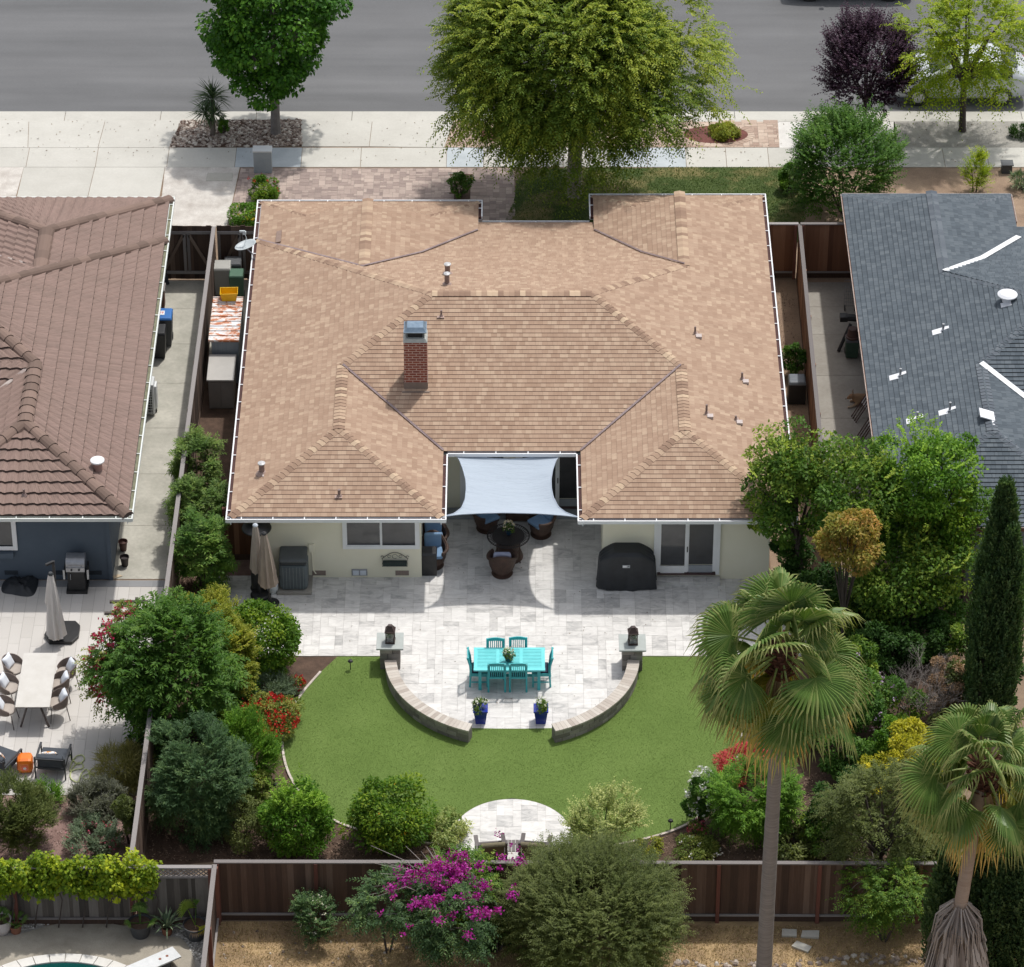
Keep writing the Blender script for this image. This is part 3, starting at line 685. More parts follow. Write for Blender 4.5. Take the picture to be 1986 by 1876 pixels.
def capmat(name,stops):
    m,n,l,b=newmat(name);g=noise(n,l,coords(n,l),60,3,.7)
    col=ramp(n,l,mth(n,l,'ADD',attr(n),mth(n,l,'MULTIPLY',mth(n,l,'SUBTRACT',g,.5),.3)),stops);l.new(col,b.inputs['Base Color']);b.inputs['Roughness'].default_value=.9;MATS[name]=m;return m
tancap=capmat('tan_caps',[(.1,(.25,.16,.11)),(.4,(.335,.225,.155)),(.7,(.40,.28,.195)),(.92,(.49,.365,.25))])
greycap=capmat('grey_caps',[(.1,(.085,.10,.12)),(.9,(.13,.15,.17))])
browncap=capmat('brown_caps',[(.1,(.14,.095,.075)),(.9,(.22,.15,.12))])
white=M('white_trim',(.74,.75,.76),(.80,.81,.82),.5,3)
gutin=M('gutter_interior',(.05,.022,.02),(.09,.04,.035),.9,4)
def gutter(mb,a,b,z=2.4,out=(0,-1),w=.115,dep=.10,step=.82):
    a=Vector((*a,z));b=Vector((*b,z));o=Vector((*out,0));d=b-a;L=d.length
    za=Vector((0,0,1))
    def slab(p,q,of,dz0,dz1,t,mi):
        c=[p+o*of+za*dz0,q+o*of+za*dz0,q+o*(of+t)+za*dz0,p+o*(of+t)+za*dz0]
        k=[mb.vert(x) for x in c]+[mb.vert(x+za*(dz1-dz0)) for x in c]
        for f in((0,1,2,3),(4,5,6,7),(0,1,5,4),(1,2,6,5),(2,3,7,6),(3,0,4,7)): mb.idx([k[i] for i in f],mi,.5)
    slab(a,b,w-.030,-dep,0,.036,0)          # outer face with its rolled lip
    slab(a,b,0,-dep-.012,-dep+.0,w-.022,0)
    slab(a,b,.002,-dep+.002,-.035,w-.026,1)   # darker sheet lying in the trough
    slab(a,b,-.03,-dep-.06,-.012,.026,0)       # fascia
    n=max(1,int(L/step))
    for i in range(n):
        t=(i+.5)/n;p=a.lerp(b,t);u=d/L*.014;slab(p-u,p+u,0,-.012,.003,w-.02,0)
def Hroof(P_,col,mats,parent,mode):
    """P_: dictionary of plan values; builds roof, ridge caps, gable ends and soffit as parts"""
    E=2.4;p=P_['p'];xL,xR=P_['xL'],P_['xR'];yr=P_['yr'];ysr=P_['ysr'];yN=P_['yN'];yM=P_['yM'];pN=P_['pN']
    run=yr-ysr;zr=E+p*run;mb=MB();cp=[];vls=[];gabs=[]
    course,th,wave=(.36,.055,(.30,.024)) if mode=='tile' else (.145,P_.get('th',.013),None)
    def pl(poly,zf,nd,org): roof_plane(mb,poly,zf,nd,org,course,th,wave)
    cw=dict(w=.34,L=.36,drop=.13,rnd_=True) if mode=='tile' else dict(w=.26,L=.15,drop=.035,th=.014)
    yk,zk=P_.get('yk'),None
    zk=E+pN*(yN-yk);q=P_['q'];ye0=yk+(zk-E)/q
    ends={}
    for side in (0,1):
        s=1 if side==0 else -1;x0=xL if side==0 else xR;T=P_['tL'] if side==0 else P_['tR']
        sw=P_['sL'] if side==0 else P_['sR'];yS=P_['ySL'] if side==0 else P_['ySR']
        nn=P_['nL'] if side==0 else P_['nR'];yNN=P_['yNL'] if side==0 else P_['yNR'];pw=P_['pwL'] if side==0 else P_['pwR'];g=P_['gL'] if side==0 else P_['gR']
        Xd=lambda d:x0+s*d
        A=(Xd(run),yr);zo=lambda x,y:E+p*(x-x0)*s
        base=[(x0,yS),(Xd(sw),yS+sw),(Xd(sw),ysr+sw),A]
        yv=yN-pw*nn/pN;full=g>=nn-.01
        if T=='wing':
            out=base+[(Xd(nn),yv),(Xd(nn),yNN-g)]+([(Xd(g),yNN-g)] if not full else [])+[(x0,yNN)]
            pl(out,zo,(s,0),(x0,0));cN=(Xd(nn),yv)
        else:
            pl(base+[(x0,yN)],zo,(s,0),(x0,0))
            zg=lambda x,y:E+pw*(x-x0)*s
            out=[(Xd(.02),yN),(Xd(nn),yv),(Xd(nn),yNN-g)]+([(Xd(g),yNN-g)] if not full else [])+[(Xd(.02),yNN)]
            pl(out,zg,(s,0),(x0,0));cN=(x0,yN)
        xi=Xd(2*nn);zi=lambda x,y:E+pw*(xi-x)*s;K=(xi-s*(zk-E)/pw,yk);
        zc=lambda x,y:E+pw*(nn-abs(x-Xd(nn)))
        # clip inner slope along valley
        innr=[(xi,yNN),(xi,ye0),K,(Xd(nn),yv),(Xd(nn),yNN-g)]+([(xi-s*g,yNN-g)] if not full else [])
        pl(innr,zi,(-s,0),(xi,0))
        sk=[(x0,yNN),(xi,yNN)]+([(xi-s*g,yNN-g),(Xd(g),yNN-g)] if not full else [(Xd(nn),yNN-nn)])
        pl(sk,lambda x,y:E+pw*(yNN-y),(0,-1),(0,yNN))
        zp=E+pw*nn;R0=(Xd(nn),yv,zp);R1=(Xd(nn),yNN-g+(.12 if not full else 0),zp)
        if not full:
            gy=yNN-g+.02;gab=MB();gabs.append(gab);gab.face([(Xd(g),gy,E+pw*g),(xi-s*g,gy,E+pw*g),(Xd(nn),gy,zp-.01)])
            for a in ((Xd(g),yNN-g,E+pw*g),(xi-s*g,yNN-g,E+pw*g)):
                c=(x0,yNN,E) if a[0]==Xd(g) else (xi,yNN,E)
                caps(cp,c,a,**{**cw,'w':cw['w']*.75})
        else:
            caps(cp,(xi,yNN,E),(Xd(nn),yNN-nn,zp),**cw);caps(cp,(x0,yNN,E),(Xd(nn),yNN-nn,zp),**cw)
        caps(cp,R1,R0,**{**cw,'w':cw['w']*1.25})
        # south wing
        zs=E+p*sw;xj=Xd(2*sw)
        pl([(xj,yS),(xj,ysr),(Xd(sw),ysr+sw),(Xd(sw),yS+sw)],lambda x,y:E+p*(xj-x)*s,(-s,0),(xj,0))
        pl([(x0,yS),(xj,yS),(Xd(sw),yS+sw)],lambda x,y:E+p*(y-yS),(0,1),(0,yS))
        caps(cp,(x0,yS,E),(Xd(sw),yS+sw,zs),**cw);caps(cp,(xj,yS,E),(Xd(sw),yS+sw,zs),**cw)
        caps(cp,(Xd(sw),yS+sw-.05,zs),(Xd(sw),ysr+sw,zs),**{**cw,'w':cw['w']*1.2});caps(cp,(Xd(sw),ysr+sw,zs),(*A,zr),**cw)
        caps(cp,(*cN,zo(*cN)),(*A,zr),**cw)
        ends[side]=(A,cN,K,xi,Xd(sw),xj,Xd(nn),yv,zp)
        # valleys: metal strips
        for a,b in (((xj,ysr,E),(Xd(sw),ysr+sw,zs)),((K[0],K[1],zk),(Xd(nn),yv,zp)),((xi,ye0,E),(K[0],K[1],zk))):
            vl=MB();vls.append(vl);a=Vector(a);b=Vector(b);d=(b-a).normalized();n_=Vector((-d.y,d.x,0)).normalized()*P_['vw'];z=Vector((0,0,.03+P_.get('th',.013)))
            if P_.get('vstep'):
                vl.face([a-n_+z*1.3,b-n_+z*1.3,b+z*.8,a+z*.8],0,.3);vl.face([a+n_+z*1.3,b+n_+z*1.3,b+z*.8,a+z*.8],0,.6)
            else: vl.face([a-n_+z,a+n_+z,b+n_+z,b-n_+z],0)
        if T=='garage':
            vl=MB();vls.append(vl);a=Vector((x0+s*.02,yN,E+.03));b=Vector((Xd(nn),yv,zp+.03));n_=Vector((0,P_['vw'],0));vl.face([a-n_,a+n_,b+n_,b-n_],0)
    (A,cA,KA,xiA,xsA,xjA,xnA,yvA,zpA),(B,cB,KB,xiB,xsB,xjB,xnB,yvB,zpB)=ends[0],ends[1]
    swL,swR=P_['sL'],P_['sR']
    pl([(xjA,ysr),(xjB,ysr),(xsB,ysr+swR),B,A,(xsA,ysr+swL)],lambda x,y:E+p*(y-ysr),(0,1),(0,ysr))
    zn=lambda x,y:zr+(E-zr)*(y-yr)/(yN-yr)
    up=[A,B,cB]+([(xnB,yvB)] if P_['tR']=='garage' else [])+[KB,KA]+([(xnA,yvA)] if P_['tL']=='garage' else [])+[cA]
    # keep within the ridge of equal height: north slope uses its own pitch
    pl(up,zn,(0,-1),(0,yN))
    pl([KA,KB,(xiB,ye0),(xiB,yM),(xiA,yM),(xiA,ye0)],lambda x,y:zk+.001-q*(y-yk),(0,-1),(0,yM))
    caps(cp,(*A,zr),(*B,zr),**{**cw,'w':cw['w']*1.1})
    ro=mb.build('roof',mats[:2],parent)
    for c_ in cp: c_.build('ridge_cap',[mats[2],mats[1]],ro)
    for c_ in vls: c_.build('valley_flashing',mats[3],ro)
    for c_ in gabs: c_.build('gable_end',mats[4],ro)
    # soffit under the eaves
    sf=MB();z=E-.1
    fp=[(xL,P_['ySL']),(xjA,P_['ySL']),(xjA,ysr),(xjB,ysr),(xjB,P_['ySR']),(xR,P_['ySR']),(xR,P_['yNR']),(xiB,P_['yNR']),(xiB,yM),(xiA,yM),(xiA,P_['yNL']),(xL,P_['yNL'])]
    sf.face([(x,min(y,ye0-.1) if abs(y-yM)<.01 else y,z) for x,y in fp]);sf.build('soffit',mats[5],parent)
    return ro,fp,zk-q*(yM-yk),zr
def walls(name,poly,z1,mat,parent,z0=0):
    mb=MB()
    for i in range(len(poly)):
        a,b=poly[i-1],poly[i];mb.face([(*a,z0),(*b,z0),(*b,z1),(*a,z1)],0,.5)
    return mb.build(name,mat,parent)
cream=M('cream_stucco',(.775,.735,.575),(.82,.785,.64),.9,1.2,bmp=.25,bscale=70,fine=.05,fscale=80)
soff=M('white_soffit',(.60,.60,.58),(.66,.66,.64),.8,2)
blue=M('slate_blue_stucco',(.072,.095,.125),(.092,.120,.152),.9,1.4,bmp=.25,bscale=70,fine=.12,fscale=70)
greyw=M('grey_blue_stucco',(.22,.25,.28),(.26,.29,.32),.9,1.4,bmp=.2,bscale=70)
flash=M('valley_metal',(.20,.14,.14),(.34,.27,.27),.6,3)
whitefl=M('white_valley_strip',(.66,.68,.70),(.78,.80,.82),.6,6)
glass=Glass('window_glass');glassd=Glass('door_glass_dark',(.008,.008,.009))
mainP=dict(p=.333,xL=-7.43,xR=7.42,yr=3.33,ysr=-1.88,yN=8.9,pN=.3115,yM=10.1,yk=7.46,q=.23,sL=2.79,sR=2.785,ySL=-4.9,ySR=-4.97,
  nL=3.22,nR=2.51,yNL=11.02,yNR=11.37,pwL=.28,pwR=.333,gL=1.42,gR=1.25,tL='garage',tR='wing',vw=.032,vstep=True)
house=thing('house','cream single storey house under a tan shingle roof with a brick chimney','house',(0,0,0))
roof,fp,zM,zr=Hroof(mainP,None,[tanroof,tanbutt,tancap,flash,cream,soff],house,'shingle')
g=MB()
def gut_path(g,fp,skip=(),zmid=None,gcol=None):
    n=len(fp)
    for i in range(n):
        a,b=fp[i],fp[(i+1)%n];d=Vector((b[0]-a[0],b[1]-a[1])).normalized();o=(d.y,-d.x)
        if i in skip: continue
        z=zmid if (zmid is not None and i==8) else 2.4
        if zmid is not None and i in (7,9): 
            yy=min(a[1],b[1]);
        # outside corners: lengthen, inside corners: shorten
        pv=Vector((a[0]-fp[i-1][0],a[1]-fp[i-1][1])).normalized();nx=fp[(i+2)%n];nv=Vector((nx[0]-b[0],nx[1]-b[1])).normalized()
        ca=pv.x*d.y-pv.y*d.x;cb=d.x*nv.y-d.y*nv.x
        ea=.117 if ca>0 else -.117;eb=.117 if cb>0 else -.117
        gutter(g,(a[0]-d.x*ea,a[1]-d.y*ea),(b[0]+d.x*eb,b[1]+d.y*eb),z+(-.004 if i%2 else 0),o)
gut_path(g,fp,zmid=zM);g.build('gutter',[white,gutin],house)
W=walls('wall',[(-6.88,-4.37),(-2.42,-4.37),(-2.42,-1.27),(2.42,-1.27),(2.42,-4.44),(6.87,-4.44),(6.87,10.8),(2.95,10.8),(2.95,8.9),(-1.5,8.9),(-1.5,10.4),(-6.88,10.4)],2.3,cream,house)
# chimney
brick=newmat('red_brick')
m,n,l,b=brick;tx=n.new('ShaderNodeTexBrick');tc=n.new('ShaderNodeTexCoord');mp=n.new('ShaderNodeMapping')
geo=n.new('ShaderNodeNewGeometry');sx=n.new('ShaderNodeSeparateXYZ');l.new(tc.outputs['Object'],sx.inputs[0])
cx_=n.new('ShaderNodeCombineXYZ');l.new(mth(n,l,'ADD',sx.outputs[0],sx.outputs[1]),cx_.inputs[0]);l.new(sx.outputs[2],cx_.inputs[1])
l.new(cx_.outputs[0],tx.inputs['Vector']);tx.inputs['Scale'].default_value=1;tx.inputs['Brick Width'].default_value=.205;tx.inputs['Row Height'].default_value=.078;tx.inputs['Mortar Size'].default_value=.011
tx.inputs['Color1'].default_value=(.27,.075,.045,1);tx.inputs['Color2'].default_value=(.20,.05,.035,1);tx.inputs['Mortar'].default_value=(.50,.36,.30,1)
l.new(tx.outputs[0],b.inputs['Base Color']);b.inputs['Roughness'].default_value=.9;bump(n,l,b,tx.outputs[1],-.3);brick=m
CXc=P(807,700,3.6).x;cy0=P(807,755,3.06).y
g=MB();g.box((CXc,cy0+.30,3.6),(.63,.60,1.96),0);ch=g.build('chimney',brick,roof)
g=MB();g.box((CXc,cy0+.30,3.18),(.655,.62,.20),0);g.box((CXc,cy0-.06,3.045),(.75,.16,.02),0);g.build('base_flashing',M('lead_flashing',(.16,.12,.10),(.24,.19,.16),.6,4),ch)
g=MB();g.box((CXc,cy0+.30,4.625),(.66,.63,.09),0,taper=.85);g.build('mortar_crown',M('mortar_crown_m',(.36,.38,.36),(.52,.53,.49),.9,8),ch)
g=MB()
for sx_ in(-1,1):
    for sy_ in(-1,1): g.box((CXc+sx_*.22,cy0+.3+sy_*.2,4.76),(.02,.02,.24),1)
g.box((CXc,cy0+.3,4.74),(.40,.36,.16),1)  # dark block standing in for the shade in the gap under the cowl
g.box((CXc,cy0+.3,4.875),(.62,.56,.03),0);g.box((CXc,cy0+.3,4.93),(.60,.54,.10),0,taper=.62,taperx=.72)
g.build('chimney_cowl',[M('blue_grey_metal',(.13,.19,.26),(.26,.34,.42),.35,7,metal=.4),M('cowl_posts_and_shade',(.015,.015,.016),(.03,.03,.03),.8,30)],ch)
pipem=M('vent_metal_brown',(.16,.11,.10),(.26,.19,.17),.5,20);capm=M('vent_cap_grey',(.42,.42,.42),(.55,.55,.55),.4,10);bootm=M('vent_boot',(.30,.20,.17),(.42,.32,.27),.7,10);tape=M('sealant_patch',(.42,.36,.34),(.55,.48,.45),.7,10)
def zroof_main(x,y):
    P_=mainP;E=2.4;c=[]
    zW=min(E+.333*(x-P_['xL']),E+.333*(P_['xR']-x))
    zS=E+.333*(y-P_['ysr']);zN=2.4+.3115*(8.9-y)
    z=min(zW,zS,zN) if y>-1.88 else -9
    def wing(xl,xr,yS): return min(E+.333*(x-xl),E+.333*(xr-x),E+.333*(y-yS))
    return max(z,wing(-7.43,-1.85,-4.9),wing(1.85,7.42,-4.97))
def onroof(u,v,zf):
    z=3.
    for _ in range(12):
        p=P(u,v,z);z=.5*z+.5*zf(p.x,p.y)
    p=P(u,v,z);return Vector((p.x,p.y,zf(p.x,p.y)))
for k,(u,v,r,h,cap,bt) in enumerate([(868,532,.075,.30,1,0),(867,553,.07,.34,1,0),(856,614,.028,.20,0,0),(1348,648,.028,.24,0,1),(1439,736,.03,.22,0,1),(1370,803,.03,.30,0,1),(1427,815,.028,.14,0,1),(508,918,.075,.30,1,1),(658,963,.04,.22,0,0)]):
    p=onroof(u,v,zroof_main);g=MB()
    g.lathe([(r,-.1),(r,h)],p,12,0);g.lathe([(r*2.3,-.02),(r*1.25,.07)],p,12,2)
    if cap: g.lathe([(r*.6,h),(r*1.35,h+.01),(r*1.35,h+.035),(r*.5,h+.06)],p,16,1)
    g.box((p.x+(-.02),p.y,p.z+.012),(.2,.2,.012),2)
    if bt: g.box((p.x+.10,p.y-.12,p.z+.0),(.16,.16,.075),3)
    g.build('vent_pipe',[pipem,capm,bootm,tape],roof)
p=P(540,443,2.9);g=MB();g.box((p.x,p.y,2.4+.28*(p.x+7.43)+.035),(.16,.62,.03),0,ry=-.27);g.build('roof_vent',M('slot_vent',(.22,.15,.12),(.28,.20,.16),.7,9),roof)
# window in the left wing
yw=-4.37
def xat(u,y=-4.4): return CAMP[0]+(u-CX)/ppm(0,y,1.)
def window(parent,x0,x1,z0,z1,y,split=(.5,),fr=.09,paneM=glass,name='window',sill=True):
    g=MB();t=.06
    g.box(((x0+x1)/2,y-t/2,z0+fr/2),(x1-x0,t,fr));g.box(((x0+x1)/2,y-t/2,z1-fr/2),(x1-x0,t,fr))
    for x in (x0+fr/2,x1-fr/2): g.box((x,y-t/2,(z0+z1)/2),(fr,t,z1-z0-2*fr))
    f=g.build('frame',white,None);wnd=thing_part(name,parent);f.parent=wnd
    g=MB();xs=[x0+fr]+[x0+fr+(x1-x0-2*fr)*s for s in split]+[x1-fr]
    for i in range(len(xs)-1):
        e=.022;g.box(((xs[i]+xs[i+1])/2,y-.012,(z0+z1)/2),(xs[i+1]-xs[i]-.001,.01,z1-z0-2*fr))
    g.build('pane',paneM,wnd)
    g=MB()
    for i in range(len(xs)-1):
        o=-.035-.012*(i%2);a,b=xs[i],xs[i+1];w_=.03
        g.box(((a+b)/2,y+o,z0+fr+w_/2),(b-a,.02,w_));g.box(((a+b)/2,y+o,z1-fr-w_/2),(b-a,.02,w_));g.box((a+w_/2,y+o,(z0+z1)/2),(w_,.02,z1-z0-2*fr-2*w_));g.box((b-w_/2,y+o,(z0+z1)/2),(w_,.02,z1-z0-2*fr-2*w_))
    g.build('sash',white,wnd);return wnd
def thing_part(name,parent):
    o=bpy.data.objects.new(name,None);o.empty_display_size=.2;COL.objects.link(o);o.parent=parent;return o
window(house,xat(665),xat(814),1.0,2.16,yw)
# sliding door, right wing
def slider(parent,x0,x1,z0,z1,y,dark=glassd,screen=None):
    d=thing_part('sliding_door',parent);fr=.10;g=MB()
    g.box((x0+fr/2,y-.04,(z0+z1)/2),(fr,.08,z1-z0));g.box((x1-fr/2,y-.04,(z0+z1)/2),(fr,.08,z1-z0));g.box(((x0+x1)/2,y-.04,z1-fr/2),(x1-x0-2*fr,.08,fr));g.build('frame',white,d)
    g=MB();g.box(((x0+x1)/2,y-.05,z0+.02),(x1-x0-2*fr,.10,.04));g.build('track',M('door_track',(.06,.03,.03),(.10,.06,.06),.5),d)
    xm=(x0+x1)/2
    for k,(a,b) in enumerate(((x0+fr,xm+.03),(xm-.03,x1-fr))):
        o=-.055+.03*k;st=.085;g=MB()
        g.box((a+st/2,y+o,(z0+z1)/2),(st,.03,z1-z0-fr-.05));g.box((b-st/2,y+o,(z0+z1)/2),(st,.03,z1-z0-fr-.05))
        g.box(((a+b)/2,y+o,z0+.16),(b-a-2*st,.03,.23),1 if k else 0);g.box(((a+b)/2,y+o,z1-fr-st/2),(b-a-2*st,.03,st))
        g.build('leaf_frame',[white,M('screen_grey',(.28,.30,.33),(.33,.35,.38),.7,20)],d)
        g=MB();g.box(((a+b)/2,y+o+.002,(z0+z1)/2+.1),(b-a-2*st,.012,z1-z0-.42));g.build('pane',glass if k==0 else dark,d)
        if k: 
            g=MB();g.box((a+.04,y+o-.03,1.05),(.03,.04,.18));g.build('handle',M('black_metal',(.015,.015,.016),(.03,.03,.03),.4,9),d)
    return d
slider(house,xat(1268),xat(1396),.22,2.2,-4.44,Glass('screened_glass',(.02,.021,.024),.35))
g=MB();gx0,gx1=P(1266,1128,.14).x,P(1397,1128,.14).x;n_=5
for k in range(n_): g.box((gx0+(gx1-gx0)*(k+.5)/n_,-4.60,.08),((gx1-gx0)/n_-.006,.30,.11))
g.build('door_step',trv,house)
# recess: cream wall with sliding doors behind the shade sail
slider(house,.10,2.38,.12,2.2,-1.27,glassd)
slider(house,-1.42,-.05,.12,2.2,-1.27,glass)
g=MB();g.box((0,-1.52,.07),(4.6,.42,.10));g.build('threshold_step',M('grey_sill',(.26,.28,.31),(.34,.36,.39),.7,9),house)
# crawl space vents, flush outlet, wall box, string of lamps
ventm=M('crawl_vent',(.20,.15,.13),(.30,.24,.20),.8,30);ventw=M('white_vent',(.55,.60,.68),(.68,.72,.78),.5,9);dkm=MATS['black_metal']
for u in (617,779): 
    g=MB();x=xat(u);g.box((x,-4.375,.17),(.36,.02,.15));g.build('foundation_vent',ventm,house)
g=MB();x=xat(696);g.box((x,-4.385,.20),(.42,.035,.20),1);g.box((x-.095,-4.405,.20),(.16,.03,.14),0);g.box((x+.095,-4.405,.20),(.16,.03,.14),0);g.build('electrical_outlet',[ventw,M('grey_cover',(.28,.29,.32),(.33,.34,.36),.5)],house)
g=MB();x=xat(604);g.box((x,-4.40,1.02),(.14,.07,.26));g.tube([(x,-4.40,.9),(x+.02,-4.40,.3),(x+.1,-4.42,.18)],.018,6);g.build('junction_box',cream,house)
g=MB();pts=[(xat(u),-4.55,z) for u,z in((560,2.22),(575,2.17),(596,2.12),(617,2.105),(636,2.14),(658,2.24))];g.tube(pts,.006,5,0)
for p in pts[1:-1]: g.sphere((p[0],p[1],p[2]-.03),.022,8,0)
o=g.build('string_lights',M('string_brown',(.10,.06,.05),(.16,.10,.08),.6),None);tag(o,'thin drooping string of small lamps under the left wing eave','string lights')
# ---------------- left neighbour: brown tiled roof
bP=dict(p=.333,xR=-10.12,xL=-25,yr=3.33,ysr=-2.0,yN=8.9,pN=.3115,yM=10.1,yk=7.46,q=.23,sL=2.79,sR=2.95,ySL=-4.9,ySR=-4.86,nL=2.51,nR=3.3,yNL=11.2,yNR=11.2,pwL=.333,pwR=.29,gL=1.25,gR=3.3,tL='wing',tR='garage',vw=.06)
nb=thing('house','slate blue house with a brown wavy tile roof left of the narrow side yard','house',(0,0,0))
ro2,fp2,zM2,_=Hroof(bP,None,[brownroof,brownbutt,browncap,M('tile_valley',(.16,.10,.09),(.50,.44,.40),.7,3),blue,soff],nb,'tile')
g=MB();gut_path(g,fp2,zmid=zM2);g.build('gutter',[M('pale_gutter',(.62,.66,.62),(.74,.76,.74),.5,3),M('mossy_debris',(.12,.12,.07),(.26,.26,.18),.9,6)],nb)
walls('wall',[(-25,-4.45),(-10.70,-4.45),(-10.70,10.5),(-16.2,10.5),(-16.2,9.3),(-25,9.3)],2.3,blue,nb)
g=MB();g.box((-12.6,-4.46,2.16),(4.,.05,.28));g.box((-10.74,-4.47,1.08),(.10,.05,2.16));g.build('trim_board',blue,nb)
window(nb,P(-70,1100).x,xat(35,-4.45),1.02,2.2,-4.45)
g=MB();g.box((P(0,1100).x-.2,-4.53,.90),(1.4,.16,.16));g.build('window_box',blue,nb)
for u in (18,110,181): g=MB();g.box((xat(u,-4.45),-4.452,.24),(.36,.02,.13));g.build('foundation_vent',M('blue_vent',(.015,.02,.03),(.03,.04,.05),.8,30),nb)
def zb(x,y): return min(2.4+.333*(-10.12-x),99) 
p=onroof(190,910,zb);g=MB();g.lathe([(.15,-.06),(.12,.10),(.11,.26)],p,14,0);g.lathe([(.19,.26),(.19,.30),(.12,.33)],p,18,1);g.build('roof_vent',[M('pink_vent',(.30,.17,.14),(.40,.25,.21),.7,9),white],ro2)
p=onroof(47,961,lambda x,y:2.4+.333*(y+4.86));g=MB();g.lathe([(.03,-.05),(.03,.2)],p,10,0);g.lathe([(.09,0),(.04,.07)],p,10,0);g.build('vent_pipe',pipem,ro2)
g=MB();p=onroof(380/1.0*1,500,zb)
# ---------------- right neighbour: grey shingle roof
gP=dict(p=.333,xL=9.80,xR=24.7,yr=3.0,ysr=-2.2,yN=8.6,pN=.30,yM=9.9,yk=7.2,q=.23,sL=3.05,sR=2.79,ySL=-5.36,ySR=-5.36,nL=2.5,nR=3.2,yNL=11.45,yNR=11.2,pwL=.333,pwR=.28,gL=1.3,gR=1.42,tL='wing',tR='garage',vw=.09,th=.024)
ng=thing('house','grey blue house with a dark grey shingle roof and white valley strips','house',(0,0,0))
ro3,fp3,zM3,_=Hroof(gP,None,[greyroof,greybutt,greycap,whitefl,greyw,soff],ng,'shingle')
g=MB()
n=len(fp3)
for i in range(n):
    a,b=fp3[i],fp3[(i+1)%n];d=Vector((b[0]-a[0],b[1]-a[1])).normalized();o=(d.y,-d.x)
    z=zM3 if i==8 else 2.4
    a3=Vector((a[0]+o[0]*.02,a[1]+o[1]*.02,z-.06));b3=Vector((b[0]+o[0]*.02,b[1]+o[1]*.02,z-.06));g.beam(a3,b3,.03,.12,0)
    a3=a3+Vector((o[0]*.015,o[1]*.015,.066));b3=b3+Vector((o[0]*.015,o[1]*.015,.066));g.beam(a3,b3,.022,.012,1)
g.build('fascia',[M('rust_fascia',(.10,.05,.035),(.22,.12,.08),.8,4),M('copper_edge',(.22,.15,.12),(.45,.38,.34),.6,5)],ng)
walls('wall',[(10.4,-4.85),(24.2,-4.85),(24.2,9.3),(14.6,9.3),(14.6,10.9),(10.4,10.9)],2.3,greyw,ng)
def zg(x,y): return 2.4+.333*(x-9.80)
whp=M('white_patch',(.70,.72,.75),(.80,.81,.84),.6,9);pipeg=M('galvanised_pipe',(.22,.23,.24),(.45,.46,.48),.4,9,metal=.5)
for u,v,hh in ((1829,640,.2),(1746,728,.22),(1779,812,.22),(1842,796,.26)):
    p=onroof(u,v,zg);g=MB();g.lathe([(.035,-.05),(.035,hh)],(p.x,p.y,p.z),10,1)
    g.prism([(p.x-.30,p.y-.16),(p.x-.06,p.y-.16),(p.x-.06,p.y-.06),(p.x+.16,p.y-.02),(p.x+.16,p.y+.10),(p.x-.30,p.y+.08)],0,.012,0)
    for i in range(len(g.v)):
        x,y,z=g.v[i]
        if i>=20+0 and z<=.0121: g.v[i]=(x,y,zg(x,y)+.016+z)
    g.build('vent_pipe',[whp,pipeg],ro3)
p=onroof(1953,583,zg);g=MB();g.lathe([(.14,-.1),(.13,.18)],p,14,0);g.lathe([(.27,.17),(.28,.21),(.20,.26),(.08,.28)],p,24,0);g.box((p.x-.05,p.y-.22,zg(p.x-.05,p.y)+.03),(.3,.22,.02),0,ry=-.32);g.build('roof_vent',whp,ro3)
ze=lambda x,y:2.4+.333*(9.80+6.1-x)
p=onroof(1914,806,ze);g=MB();g.box((p.x,p.y,p.z+.03),(.42,.42,.03),0,ry=.32);g.box((p.x+.15,p.y-.3,ze(p.x+.15,0)+.02),(.08,.2,.012),0,ry=.32);g.build('roof_patch',whp,ro3)
# ================================================================ FENCES
def wood(name,c1,c2,c3):
    m,n,l,b=newmat(name);f=noise(n,l,coords(n,l,(9,9,.7)),3.,5,.7);st=noise(n,l,coords(n,l,(30,30,.5)),2.,3,.7)
    k=mth(n,l,'ADD',mth(n,l,'MULTIPLY',attr(n),.5),mth(n,l,'ADD',mth(n,l,'MULTIPLY',f,.3),mth(n,l,'MULTIPLY',st,.2)))
    l.new(ramp(n,l,k,[(.2,c1),(.5,c2),(.8,c3)]),b.inputs['Base Color']);b.inputs['Roughness'].default_value=.85;bump(n,l,b,st,.2);MATS[name]=m;return m
w_dark=wood('fence_boards_dark',(.040,.023,.016),(.090,.053,.037),(.18,.125,.095))
w_red=wood('fence_boards_red',(.10,.04,.02),(.21,.095,.05),(.34,.18,.105))
w_grey=wood('fence_boards_grey',(.04,.034,.03),(.10,.085,.072),(.22,.20,.18))
w_rail=wood('rail_weathered',(.13,.115,.11),(.22,.20,.19),(.33,.31,.30));w_post=wood('post_redwood',(.09,.03,.02),(.15,.055,.04),(.22,.10,.07))
